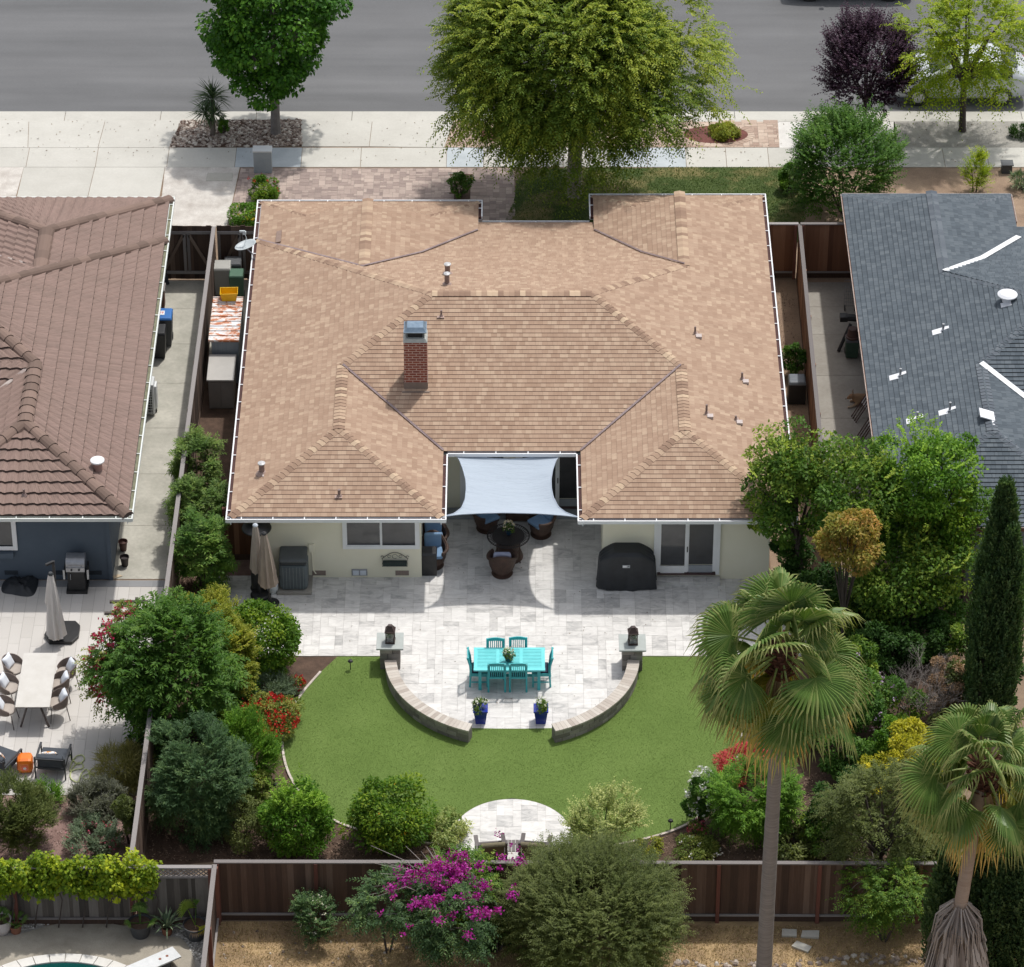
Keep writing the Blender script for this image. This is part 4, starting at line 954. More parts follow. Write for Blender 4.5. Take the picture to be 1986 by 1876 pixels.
def fence(a,b,h,label,bm,group=None,pm=w_post,side=-1,top=True,bot=True,step=2.44,name='fence',lattice=0,steps=None,kick=True):
    a=Vector((a[0],a[1],0));b=Vector((b[0],b[1],0));L=(b-a).length;rz=math.atan2(b.y-a.y,b.x-a.x)
    t=thing(name,label,'fence',a,rz,group);g=MB();x=0;hb=h-lattice
    while x<L-.03:
        w_=min(rnd.choice((.09,.14,.14,.14,.19)),L-x);dz=rnd.uniform(-.012,.004) if top else rnd.uniform(-.03,.02);g.box((x+w_/2,rnd.uniform(-.006,.006),(hb+dz)/2+(.06 if kick else 0)),(w_+.004,.018,hb+dz-(.12 if kick else 0)),0);x+=w_
    g.build('boards',bm,t)
    if kick: g=MB();g.box((L/2,.0,.10),(L,.04,.18));g.build('kick_board',w_dark,t)
    if top: g=MB();g.box((L/2,side*.02,h+.02),(L+.04,.115,.032));g.build('top_rail',w_rail,t)
    if bot: g=MB();g.box((L/2,side*.045,.22),(L,.05,.04));g.build('bottom_rail',w_rail,t)
    n=max(1,round(L/step))
    for i in range(n+1): g=MB();g.box((min(max(i*L/n,.05),L-.05),side*.055,h/2),(.09,.09,h-.002));g.build('post',pm,t)
    if lattice:
        g=MB();k=-lattice
        while k<L:
            for s in(1,-1):
                p,q=(k,hb+.02),(k+lattice,h)
                if s<0: p,q=(k,h),(k+lattice,hb+.02)
                x0,x1=max(p[0],0),min(q[0],L)
                if x1-x0>.03:
                    f=lambda x:p[1]+(q[1]-p[1])*(x-p[0])/(q[0]-p[0]);g.beam((x0,s*.008,f(x0)),(x1,s*.008,f(x1)),.008,.03)
            k+=.12
        g.build('lattice',w_rail,t);g=MB();g.box((L/2,side*.03,hb+.02),(L,.08,.035));g.build('middle_rail',w_rail,t)
    return t
fence((-7.06,-18.08),(14.5,-18.16),1.83,'long dark brown board fence with a grey cap rail behind the garden',w_dark)
fence((-8.97,-18.24),(-7.12,-18.24),1.80,'short weathered fence section with a lattice strip along its top',w_grey,lattice=.30,step=1.85)
fence((-17.5,-18.24),(-9.02,-18.24),1.80,'weathered grey board fence hung with yellow green vine behind the pool deck',w_grey)
fence((-7.08,-18.2),(-7.18,-27.),1.80,'grey capped fence running toward the viewer between pool deck and dry lot',w_dark,side=1)
fence((-8.80,10.45),(-9.03,-18.1),1.85,'long narrow fence dividing the side yards from the gates down to the back fence',w_dark,side=-1,pm=w_dark)
fence((7.55,10.62),(8.46,10.62),1.88,'narrow reddish board fence closing the gap beside the tan roofed house',w_red,kick=True)
fence((8.56,10.62),(10.3,10.62),1.88,'reddish board fence closing the concrete side yard of the grey roofed house',w_red)
fence((8.50,10.6),(8.38,-4.2),1.85,'long reddish fence dividing the right side yards',w_red,side=1,pm=w_red)
fence((-7.75,-3.55),(-6.92,-3.55),1.75,'small dark redwood fence panel beside the left end of the patio',w_red,top=False,bot=False)
def gate(x0,x1,y,h,label):
    t=thing('gate',label,'gate',(x0,y,0),0,'double side gates facing the street');L=x1-x0;g=MB();x=0
    while x<L-.02: w_=min(.14,L-x);g.box((x+w_/2,0,h/2+.04+rnd.uniform(-.03,.02)),(w_+.001,.018,h),0);x+=.14
    g.build('boards',w_dark,t);g=MB()
    for z in (.28,h-.18): g.box((L/2,-.03,z),(L,.04,.09))
    for x in (.05,L/2-.06,L/2+.06,L-.05): g.box((x,-.03,h/2+.05),(.085,.04,h-.55))
    g.build('frame',w_rail,t)
    g=MB()
    for s in (0,1):
        a,b=((.1,-.035,.35),(L/2-.08,-.035,h-.25)) if s==0 else ((L-.1,-.035,.35),(L/2+.08,-.035,h-.25));g.beam(a,b,.03,.09)
    g.build('brace',wood('brace_brown',(.10,.07,.05),(.17,.12,.09),(.24,.18,.14)) if 'brace_brown' not in MATS else MATS['brace_brown'],t)
    g=MB();g.box((L/2,-.06,h*.6),(.03,.03,.2));g.build('latch',dkm,t)
gate(-10.45,-8.86,10.5,1.85,'dark braced double gate at the end of the left concrete side yard')
gate(-8.74,-7.3,10.5,1.85,'dark braced gate between the dividing fence and the tan roofed house')
# trellis beside the left patio
t=thing('trellis','dark wooden trellis rails with pink blossoms beside the tiled patio','trellis',P(262,1235));o=t.location
g=MB()
for k,(du,ln) in enumerate(((0,1.1),(-.15,1.0),(-.3,.8))): g.box((du-.1,-.25*k*2,1.15),(ln-.1,.07,.07))
g.build('rail',wood('trellis_wood',(.05,.04,.035),(.09,.075,.065),(.15,.13,.12)),t)
for y,x in((.05,.1),(.05,.28),(-1.05,.15)): g=MB();g.box((x,y,.62),(.07,.07,1.24));g.build('post',MATS['trellis_wood'],t)
# ================================================================ PATIO THINGS
teal=M('teal_paint',(.03,.34,.36),(.05,.43,.45),.45,6);teal_t=M('teal_top',(.12,.58,.60),(.17,.66,.68),.5,6);navy=M('navy_cushion',(.01,.014,.035),(.018,.024,.06),.8,20)
TC=P(988,1278,.74)
t=thing('dining_table','turquoise slatted rectangular table in the centre of the round patio end','table',(TC.x,TC.y,0))
g=MB();W_,D_,Z=1.84,.96,.74
for y in(-1,1): g.box((0,y*(D_/2-.045),Z-.018),(W_,.09,.036),0)
for x in (-W_/2+.05,-.30,.30,W_/2-.05): g.box((x,0,Z-.018),(.09,D_-.182,.036),0)
for a,b in ((-W_/2+.096,-.346),(-.254,.254),(.346,W_/2-.096)):
    n_=13
    for k in range(n_): g.box(((a+b)/2,-D_/2+.09+(D_-.18)*(k+.5)/n_,Z-.02),(b-a,(D_-.18)/n_-.014,.028),0)
g.build('tabletop',teal_t,t)
for x in(-1,1):
    for y in(-1,1): g=MB();g.box((x*.76,y*.36,.35),(.08,.08,.70));g.build('leg',teal,t)
g=MB();g.box((0,-.40,.66),(1.5,.03,.08));g.box((0,.40,.66),(1.5,.03,.08));g.box((0,0,.2),(1.5,.08,.04));g.build('apron',teal,t)
def teal_chair():
    t=thing('dining_chair','x','chair',(0,0,0));t['group']='turquoise slat back chairs around the dining table'
    g=MB();g.box((0,-.02,.43),(.47,.45,.03));g.build('seat',teal,t)
    g=MB();g.box((0,-.02,.465),(.42,.40,.045));g.build('cushion',navy,t,bevel=.015)
    for x in(-1,1):
        g=MB();g.box((x*.215,-.21,.21),(.042,.042,.42));g.build('leg',teal,t)
        g=MB();g.tube([(x*.215,.24,0),(x*.215,.215,.42),(x*.215,.235,.70),(x*.215,.30,.95)],.026,6);g.build('leg',teal,t)
        g=MB();g.box((x*.215,0,.38),(.03,.40,.05));g.box((x*.215,0,.16),(.025,.40,.03));g.build('stretcher',teal,t)
    g=MB()
    for k in range(8):
        x=-.18+.36*k/7;g.tube([(x,.215,.46),(x,.25,.70),(x,.285,.90)],.0125,5)
    def top(u,v):
        x=-.235+.47*u;return (x,.29+.025*math.cos(math.pi*(u-.5))*1.-.012+.03*(v>.5)*0+(.02 if v in(.25,.5) else 0),(.89 if v<.3 or v>.9 else .965+.03*math.cos(math.pi*(u-.5))))
    for k in range(8):
        xa,xb=-.235+.47*k/8,-.235+.47*(k+1)/8;za,zb=[.955+.03*math.cos(math.pi*x/.47) for x in(xa,xb)]
        ya,yb=[.275+.02*math.cos(math.pi*x/.47) for x in(xa,xb)]
        g.beam((xa,ya,(za+.89)/2),(xb+.002,yb,(zb+.89)/2),.03,(za+zb)/2-.89)
    g.box((0,.225,.455),(.43,.03,.05));g.build('backrest',teal,t);return t
ch0=teal_chair();first=True
tcY=TC.y
for u,x_,y_,rz,lab in ((961,None,P(961,1240,.96).y-.29,0,'turquoise slat back chair behind the table, left of its flower pot'),(1005,None,P(1005,1238,.96).y-.29,0,'turquoise slat back chair behind the table, right of its flower pot'),
   (963.5,None,P(963,1344,0).y+.24,math.pi,'turquoise chair seen from behind, left one at the near side of the table'),(1005,None,P(1005,1344,0).y+.24,math.pi,'turquoise chair seen from behind, right one at the near side of the table'),
   (None,P(913,1326,0).x+.22,tcY-.05,math.pi/2,'turquoise chair seen sideways at the left end of the dining table'),(None,P(1066,1326,0).x-.22,tcY-.05,-math.pi/2,'turquoise chair seen sideways at the right end of the dining table')):
    c=ch0 if first else copy_tree(ch0);first=False
    x=x_ if x_ is not None else CAMP[0]+(u-CX)/ppm(0,y_,.6)
    c.location=(x,y_,.025);c.rotation_euler=(0,0,rz);c['label']=lab
def flowers(L,c,r,h,n,petal,size):
    g=L.g;p=rdir(g,n)*np.array((r,r,h));p[:,2]=abs(p[:,2]);L.add(p+np.array(c),rdir(g,n)+np.array((0,0,.6)),rdir(g,n),size*1.5,size*1.35,petal+g.uniform(-.1,.1,n))
leafA=Leaf('potted_leaf',(.03,.07,.012),(.07,.14,.03),(.17,.24,.05))
wflow=Leaf('white_petals',(.62,.60,.52),(.78,.77,.70),(.85,.84,.80),.2);pflow=Leaf('pink_petals',(.45,.12,.16),(.62,.30,.33),(.78,.62,.55),.2)
def pot_plant(name,label,cat,loc,prof,potm,r,h,nl,ll,seed,fl=None,group=None,square=False,fm=None):
    t=thing(name,label,cat,loc,0,group);g=MB()
    if square:
        a,b,H=prof;g.box((0,0,H/2),(b,b,H),0,.5,taper=a/b);g.box((0,0,H-.015),(a+.03,a+.03,.04),0,.5)
    else: g.lathe(prof,(0,0,0),20,0)
    H=prof[2] if square else prof[-1][1]
    g.build('pot',potm,t,smooth=False,bevel=.006 if square else 0)
    L=Leaves(seed);blob(L,(0,0,H+h*.4),(r*.8,r*.8,h*.6),10,r*.45,nl//10,ll,ll*.5);L.build('foliage',leafA,t)
    if fl: L=Leaves(seed+1);flowers(L,(0,0,H+h*.70),r*.95,h*.7,fl,.6,.035);L.build('blossoms',fm or wflow,t)
    return t
cobalt=M('cobalt_glaze',(.008,.02,.22),(.015,.04,.36),.2,4,coat=.3)
pb=P(932,1407,0);pot_plant('flower_planter','tall cobalt blue square planter with white flowers, left of the lawn opening','planter',(pb.x,pb.y+.14,.025),(.35,.25,.44),cobalt,.20,.20,420,.07,31,40,'pair of cobalt blue planters',True)
pb=P(1049,1407,0);pot_plant('flower_planter','tall cobalt blue square planter with a yellowish plant, right of the lawn opening','planter',(pb.x,pb.y+.14,.025),(.35,.25,.44),cobalt,.20,.20,420,.07,33,26,'pair of cobalt blue planters',True)
p=P(987,1281,.76);pot_plant('flower_pot','small dark teal pot of white flowers on the turquoise table','flower pot',(p.x,p.y,.741),[(.05,0),(.09,.03),(.115,.13),(.12,.15)],M('dark_teal_glaze',(.01,.05,.06),(.015,.08,.09),.3,4),.15,.16,300,.06,35,60)
# wicker set
wick=M('brown_wicker',(.035,.018,.012),(.10,.055,.038),.6,4,fine=.6,fscale=90,bmp=.9,bscale=110);bluec=M('light_blue_cushion',(.16,.27,.42),(.21,.33,.49),.9,3,fine=.1,fscale=120);striped=M('faded_plaid_cushion',(.20,.22,.32),(.40,.42,.52),.9,9,stretch=(.3,.3,3))
def wicker_chair(label,loc,rz,cush=bluec,group='wicker swivel chairs with cushions on the patio'):
    t=thing('wicker_chair',label,'chair',loc,rz,group)
    g=MB();g.lathe([(.27,0),(.29,.03),(.20,.06),(.18,.14)],(0,0,0),24);g.build('swivel_base',wick,t,smooth=False)
    g=MB();g.lathe([(.24,.14),(.30,.18),(.33,.36),(.33,.40)],(0,0,0),24,sy=.95);g.build('seat_base',wick,t)
    def shell(u,v):
        a=math.radians(-50+280*u);e=math.sin(math.pi*u);H=.58+.26*max(0,math.sin(math.radians(-50+280*u)))**2.2
        z=.30+(H-.30)*v;r=.34+.05*v;return (r*math.cos(a),r*math.sin(a)*.98+.04*v*max(0,math.sin(a)),z)
    g=MB();g.grid(shell,28,6);g.build('backrest',wick,t,solid=.05)
    g=MB();g.tube([Vector(shell(k/28,1)) for k in range(29)],.036,8);g.build('rolled_rim',wick,t)
    g=MB();g.box((0,-.04,.45),(.50,.52,.11));g.build('seat_cushion',cush,t,bevel=.045)
    g=MB();g.box((0,.24,.68),(.46,.13,.42),rx=-.14);g.build('back_cushion',cush,t,bevel=.05)
    return t
wicker_chair('brown wicker swivel chair with a blue cushion, behind the round table on its left',(P(944,1027).x,P(944,1027).y,.025),math.radians(35))
wicker_chair('brown wicker swivel chair with blue cushions, right of the round table',(P(1049,1038).x,P(1049,1038).y,.025),math.radians(-50))
wicker_chair('wicker swivel chair with a faded plaid cushion, seen from behind',(P(974,1114).x,P(974,1114).y,.025),math.pi,striped)
p=P(986,1040,.70)
t=thing('wicker_table','round dark wicker table with an open woven rim under the shade sail','table',(p.x,p.y,.025))
g=MB();g.lathe([(.40,.0),(.40,.03),(.30,.30),(.34,.55),(.38,.64)],(0,0,0),28);g.build('pedestal',wick,t)
g=MB();g.lathe([(.44,.655),(.44,.69),(.0,.695)],(0,0,0),32,cap=False)
for k in range(48):
    a=2*math.pi*k/48;g.tube([(.44*math.cos(a),.44*math.sin(a),.68),(.56*math.cos(a+.1),.56*math.sin(a+.1),.68)],.007,4);g.tube([(.44*math.cos(a),.44*math.sin(a),.68),(.56*math.cos(a-.1),.56*math.sin(a-.1),.68)],.007,4)
g.tube([(.565*math.cos(2*math.pi*k/40),.565*math.sin(2*math.pi*k/40),.685) for k in range(40)],.018,6,closed=True);g.build('tabletop',M('dark_wicker',(.012,.010,.010),(.04,.03,.028),.5,4,fine=.6,fscale=90,bmp=.8,bscale=110),t)
for k in range(4): a=.8+k*math.pi/2;g=MB();g.tube([(.42*math.cos(a),.42*math.sin(a),.66),(.44*math.cos(a),.44*math.sin(a),0)],.018,6);g.build('leg',wick,t)
q=P(987,1030,.75);pot_plant('flower_pot','small dark blue pot of cream flowers on the round wicker table','flower pot',(p.x+.01,p.y+.05,.722),[(.05,0),(.075,.05),(.09,.13)],M('dark_blue_pot',(.01,.03,.06),(.015,.05,.09),.3,4),.17,.2,240,.06,37,60,fm=Leaf('cream_petals',(.60,.42,.32),(.72,.60,.46),(.80,.72,.60),.2))
t=thing('ottoman','low dark brown wicker ottoman half hidden under the shade sail','ottoman',(P(1003,1004).x,P(1003,1004).y,.025))
g=MB();g.box((0,0,.2),(.62,.5,.36));g.build('base',wick,t,bevel=.02);g=MB();g.box((0,0,.41),(.60,.48,.06));g.build('cushion',M('brown_cushion',(.05,.035,.03),(.08,.055,.05),.9,9),t,bevel=.02)
p=P(842,1070);wicker_chair('farther of two blue cushioned wicker chairs against the recess wall',(p.x,p.y,.025),.1,bluec)
p=P(842,1098);wicker_chair('blue cushioned wicker chair directly behind the black storage box',(p.x-.02,p.y,.025),.05,bluec)
p=P(833,1110);t=thing('storage_box','black upright resin storage box with a sloping lid at the wall corner','storage box',(p.x,p.y,.025))
blk=M('black_resin',(.012,.012,.013),(.03,.03,.03),.5,6);g=MB();g.box((0,0,.33),(.40,.40,.66));g.build('body',blk,t,bevel=.01);g=MB();g.box((0,0,.69),(.43,.43,.07),taper=.85,rx=-.08);g.build('lid',M('black_lid',(.02,.02,.022),(.04,.04,.042),.45,6),t,bevel=.01)
# AC unit
acm=M('ac_grey',(.085,.105,.115),(.115,.14,.15),.5,4);acd=M('ac_dark',(.02,.024,.027),(.04,.045,.05),.6,20)
p=P(570,1152);t=thing('air_conditioner','tall grey green air conditioning condenser on a small concrete slab by the wall','air conditioner',(p.x,p.y+.36,0))
g=MB();g.box((.02,-.02,.05),(.92,.86,.09));g.build('slab',concrete_d,t,bevel=.01)
g=MB();g.box((0,0,.50),(.76,.68,.80));g.build('cabinet',acm,t,bevel=.10)
g=MB();g.box((0,.0,.955),(.72,.64,.12),0);g.build('fan_grille',acd,t,bevel=.05)
g=MB();g.box((0,0,1.05),(.78,.70,.10),0,taper=.92);g.build('top_cover',M('ac_top',(.075,.085,.09),(.10,.11,.115),.6,4),t,bevel=.08)
g=MB()
for k in range(26): g.box((0,-.343,.16+k*.027),(.60,.012,.012),0,.5)
for k in range(7): g.box((-.27+k*.09,-.352,.50),(.008,.01,.72),1,.5)
g.build('louvre_panel',[acm,M('ac_line',(.22,.26,.27),(.28,.32,.33),.5)],t)
# propane tank
p=P(529,1150);t=thing('propane_tank','small white propane tank standing beside the air conditioner','propane tank',(p.x,p.y,.025));pw=M('tank_white',(.55,.57,.58),(.66,.68,.68),.4,7)
g=MB();g.lathe([(.10,0),(.115,.02),(.11,.05),(.15,.10),(.155,.20),(.15,.30),(.09,.37),(.03,.39)],(0,0,0),22);g.build('cylinder',pw,t,smooth=True)
g=MB();g.grid(lambda u,v:(.085*math.cos(-4.2+u*5.2),.085*math.sin(-4.2+u*5.2),.36+.09*v),16,2);g.build('collar',pw,t,solid=.008);g=MB();g.lathe([(.02,.38),(.025,.42),(.035,.44),(.03,.46)],(0,0,0),10);g.build('valve',M('brass_valve',(.10,.06,.04),(.2,.12,.06),.4,8,metal=.6),t)
# closed umbrellas
def folds(g,c0,c1,r0,r1,z0,z1,n,mi=0,fd=.28,seed=0,nv=9):
    q=random.Random(seed);ph=[q.uniform(.65,1.3) for _ in range(n)]
    def f(u,v):
        a=2*math.pi*u;k=u*n;w_=ph[int(k)%n];r=(r0+(r1-r0)*v**.8)*(1-fd*abs(math.sin(math.pi*k))*w_*(.3+.7*v))
        zz=z1+(z0-z1)*v+(.05*math.cos(2*math.pi*k)*(v>.99))*1
        return (c1[0]+(c0[0]-c1[0])*v+r*math.cos(a),c1[1]+(c0[1]-c1[1])*v+r*math.sin(a),zz)
    g.grid(f,n*4,nv,mi,.5,True)
taupe=M('taupe_canvas',(.36,.30,.25),(.47,.40,.34),.9,5,stretch=(2,2,.5),fine=.08,fscale=60);ironb=M('umbrella_black',(.012,.012,.013),(.025,.025,.026),.4,6)
def market_umbrella(label,base,top,H,rb,tiers,cm=taupe,group='closed market umbrellas beside the air conditioner',capm_=None,seed=1,base_r=.25):
    t=thing('patio_umbrella',label,'umbrella',(base.x,base.y,.025),0,group);tx,ty=top.x-base.x,top.y-base.y
    g=MB();g.lathe([(base_r,0),(base_r,.05),(base_r*.8,.08),(.05,.10),(.04,.34)],(0,0,0),28);g.build('base',ironb,t)
    g=MB();g.tube([(0,0,.1),(tx,ty,H)],.021,8);g.build('pole',M('pole_bronze',(.03,.022,.018),(.05,.04,.035),.4),t)
    at=lambda z:(tx*z/H,ty*z/H);g=MB()
    for k,(za,zb,r0,r1) in enumerate(tiers): folds(g,at(za),at(zb),r0,r1,za,zb,8,0,.34,seed+k)
    g.build('canopy',cm,t,solid=.006);g=MB();g.lathe([(.055,H-.04),(.075,H-.01),(.06,H+.02),(.02,H+.05)],(tx,ty,0),14);g.build('finial',capm_ or white,t);return t
b_=P(504,1157);tp=P(495,1020,2.42);market_umbrella('closed pale taupe umbrella with a white cap, left one by the patio wall',b_,tp,2.42,0,[(.88,2.38,.05,.22),(1.55,2.39,.055,.15)],capm_=M('cap_pale_blue',(.5,.55,.6),(.6,.65,.7),.4),seed=3)
b_=P(524,1174);tp=P(512,1036,2.42);market_umbrella('closed darker taupe two tier umbrella with ball finial beside the propane tank',b_,tp,2.42,0,[(.70,2.36,.05,.27),(1.08,2.37,.06,.24),(1.70,2.38,.065,.14)],capm_=dkm,cm=M('dark_taupe_canvas',(.27,.21,.17),(.38,.31,.25),.9,5,stretch=(2,2,.5)),seed=8)
p=P(503,1142);t=thing('patio_heater','black covered mushroom patio heater behind the closed umbrellas','patio heater',(p.x,p.y,.025))
g=MB();g.lathe([(.24,0),(.23,.04),(.21,.06),(.21,.72),(.12,.80)],(0,0,0),24);g.build('tank_housing',blk,t);g=MB();g.tube([(0,0,.8),(0,0,2.05)],.035,8);g.lathe([(.08,1.8),(.1,1.85),(.1,2.0)],(0,0,0),14);g.build('pole',blk,t)
g=MB();g.lathe([(.40,1.98),(.38,2.02),(.22,2.10),(.05,2.14)],(0,0,0),28);g.build('reflector',blk,t,smooth=True)
# iron window planter
x0=xat(741);x1=xat(790);t=thing('wall_planter','black scrolled iron planter basket hung on the cream wall under the window','planter',((x0+x1)/2,-4.39,.52));hw=(x1-x0)/2
g=MB()
for z in(.0,.14): g.tube([(-hw,-.02,z),(-hw,-.16,z),(hw,-.16,z),(hw,-.02,z)],.008,5)
for k in range(11): x=-hw+2*hw*k/10;g.tube([(x,-.16,0),(x,-.16,.14)],.006,4)
g.tube([(-hw+2*hw*k/12,-.012,.15+.20*math.sin(math.pi*k/12)) for k in range(13)],.009,5)
for cx_,r in((0,.07),(-.15,.045),(.15,.045)): g.tube([(cx_+r*math.cos(a),-.014,.22+r*math.sin(a)) for a in [k*.6 for k in range(10)]],.006,4)
for s in(-1,1): g.tube([(s*hw+.04*math.cos(a)*s,-.014,.2+.04*math.sin(a)) for a in [k*.6 for k in range(10)]],.007,4)
g.build('frame',dkm,t);g=MB();g.box((0,-.09,.05),(2*hw-.03,.13,.10));g.build('trough',M('dark_green_trough',(.015,.035,.03),(.03,.05,.045),.7,9),t)
# covered grill
cov=M('black_grill_cover',(.012,.014,.017),(.028,.031,.036),.55,3,bmp=.3,bscale=12)
p=P(1215,1147);t=thing('covered_grill','large barbecue grill under a black fitted cover between the wall and sliding door','covered grill',(p.x,p.y+.30,.025))
def cg(u,v):
    a=2*math.pi*u;zs=[(0,1.03),(.12,1.02),(.45,1.0),(.78,.985),(.90,.96),(1.0,.86),(1.12,.62),(1.19,.45),(1.2,.0)]
    k=v*(len(zs)-1);i=min(int(k),len(zs)-2);f=k-i;z=zs[i][0]*(1-f)+zs[i+1][0]*f;s=zs[i][1]*(1-f)+zs[i+1][1]*f
    c,sn=math.cos(a),math.sin(a);sq=(abs(c)**7+abs(sn)**7)**(-1/7)
    wob=1+.05*math.sin(9*a+1)*(1-v)**1.6+.03*math.sin(17*a)*(1-v)
    drop=0 if z<.7 else 0
    return (.75*s*c*sq*wob,.33*min(1,s*1.6)*sn*sq*wob,z+.02+.02*math.sin(5*a)*(v<.05))
g=MB();g.grid(cg,64,22,0,.5,True);g.build('cover',cov,t,smooth=False)
g=MB();g.box((-.02,-.345,.83),(.20,.012,.09),0);g.box((-.06,-.353,.83),(.10,.004,.05),1);g.box((.045,-.353,.845),(.03,.004,.02),2);g.build('badge',[M('badge_grey',(.35,.36,.38),(.42,.43,.45),.5),M('badge_white',(.75,.75,.76),(.82,.82,.83),.5),dkm],t)
# pillars, curved walls, lanterns
blockm=M('concrete_blocks',(.15,.135,.12),(.27,.245,.22),.9,3,c3=(.40,.37,.33),rv=.6,fine=.4,fscale=45,bmp=.5,bscale=50)
capst=M('cap_stones',(.36,.31,.265),(.47,.42,.365),.85,5,c3=(.56,.52,.46),rv=.75,fine=.15,fscale=40);slabm=M('green_grey_slab',(.34,.37,.35),(.42,.45,.43),.7,5)
for side,u,v,lab in((-1,757,1300,'square stone pillar with a slab cap at the left end of the curved walls'),(1,1226,1303,'square stone pillar with a slab cap at the right end of the curved walls')):
    p=P(u,v);cx_,cy_=p.x,p.y+.27;t=thing('stone_pillar',lab,'pillar',(cx_,cy_,0),0,'pair of stone pillars');g=MB()
    for j in range(4):
        z=.09+.175*j
        for i in range(2):
            for e in range(2):
                o=(.265*.5)*(1 if (i+e) else 1)
                sx_,sy_=((-1,1)[i],(-1,1)[e]);wd=.26+(.06 if (j+i+e)%2 else -.06)
                g.box((sx_*(.265-wd/2),sy_*(.1325),z),(wd-.006,.26,.168))
    for j in range(4): g.box((0,0,.09+.175*j),(.44,.44,.17),0,.1)
    g.build('blocks',blockm,t,bevel=.008);g=MB();g.box((0,0,.735),(.70,.70,.045));g.build('cap_slab',slabm,t,bevel=.006)
    t=thing('lantern','dark metal lantern with glass sides on the %s stone pillar'%('left' if side<0 else 'right'),'lantern',(cx_+.01,cy_-.02,.758),math.radians(4*side),'pair of lanterns on the pillars')
    li=M('lantern_bronze',(.03,.016,.014),(.06,.035,.03),.45,9);g=MB();g.box((0,0,.02),(.25,.25,.04));g.build('base',li,t)
    g=MB()
    for x in(-1,1):
        for y in(-1,1): g.box((x*.105,y*.105,.19),(.022,.022,.30))
    g.box((0,-.105,.33),(.21,.02,.02));g.box((0,.105,.33),(.21,.02,.02));g.build('frame',li,t)
    g=MB();g.box((0,0,.36),(.27,.27,.03));g.box((0,0,.425),(.25,.25,.11),0,.5,taper=.5);g.box((0,0,.50),(.13,.13,.05),0,.5,taper=.7);g.build('roof',li,t,bevel=.004)
    g=MB()
    for s in(-1,1): g.box((s*.10,0,.19),(.004,.18,.28));g.box((0,s*.10,.19),(.18,.004,.28))
    gm,n,l,b=newmat('lantern_glass') if 'lantern_glass' not in MATS else (MATS['lantern_glass'],0,0,0)
    if 'lantern_glass' not in MATS: b.inputs['Transmission Weight'].default_value=.9;b.inputs['Roughness'].default_value=.08;b.inputs['Base Color'].default_value=(.9,.93,.92,1);MATS['lantern_glass']=gm
    g.build('glass_panes',gm,t);g=MB();g.sphere((0,0,.14),.055,14);g.tube([(0,0,.2),(0,0,.33)],.006,5);g.build('lamp_globe',M('globe_dark',(.03,.05,.05),(.08,.12,.11),.3,9),t)
for side,a0,a1,lab in((-1,183.5,250.5,'curved low block wall with tan cap stones left of the lawn opening'),(1,356.5,289.5,'curved low block wall with tan cap stones right of the lawn opening')):
    t=thing('curved_wall',lab,'garden wall',(PC[0],PC[1],0),0,'pair of curved garden walls')
    sg=1 if a1>a0 else -1;g=MB();R0,R1=PR+.02,PR+.29
    for j in range(3):
        a=a0+(2.5 if j%2 else 0)*sg;first=True
        aa=a0
        while (a1-aa)*sg>.5:
            st=rnd.uniform(4.,7.5);b2=aa+st*sg
            if (a1-b2)*sg<2: b2=a1
            ra=[math.radians(aa+.07*sg),math.radians((aa+b2)/2),math.radians(b2-.07*sg)]
            q=[(R1*math.cos(x),R1*math.sin(x)) for x in ra]+[(R0*math.cos(x),R0*math.sin(x)) for x in ra[::-1]]
            g.prism(q,.005+.125*j,.005+.125*j+.12);aa=b2
    q=[((R1-.02)*math.cos(math.radians(a0+(a1-a0)*k/20)),(R1-.02)*math.sin(math.radians(a0+(a1-a0)*k/20))) for k in range(21)]+[((R0+.02)*math.cos(math.radians(a0+(a1-a0)*k/20)),(R0+.02)*math.sin(math.radians(a0+(a1-a0)*k/20))) for k in range(20,-1,-1)]
    for k in range(20): g.prism([q[k],q[k+1],q[40-k],q[41-k]],.0,.37,0,.0)
    g.build('blocks',blockm,t,bevel=.006);g=MB();n_=34
    for k in range(n_):
        b0,b1=[math.radians(a0+(a1-a0)*(k+e)/n_) for e in(.02,.98)]
        g.prism([((R1+.02)*math.cos(b0),(R1+.02)*math.sin(b0)),((R1+.02)*math.cos(b1),(R1+.02)*math.sin(b1)),((R0-.02)*math.cos(b1),(R0-.02)*math.sin(b1)),((R0-.02)*math.cos(b0),(R0-.02)*math.sin(b0))],.38,.43)
    g.build('cap_stones',capst,t)
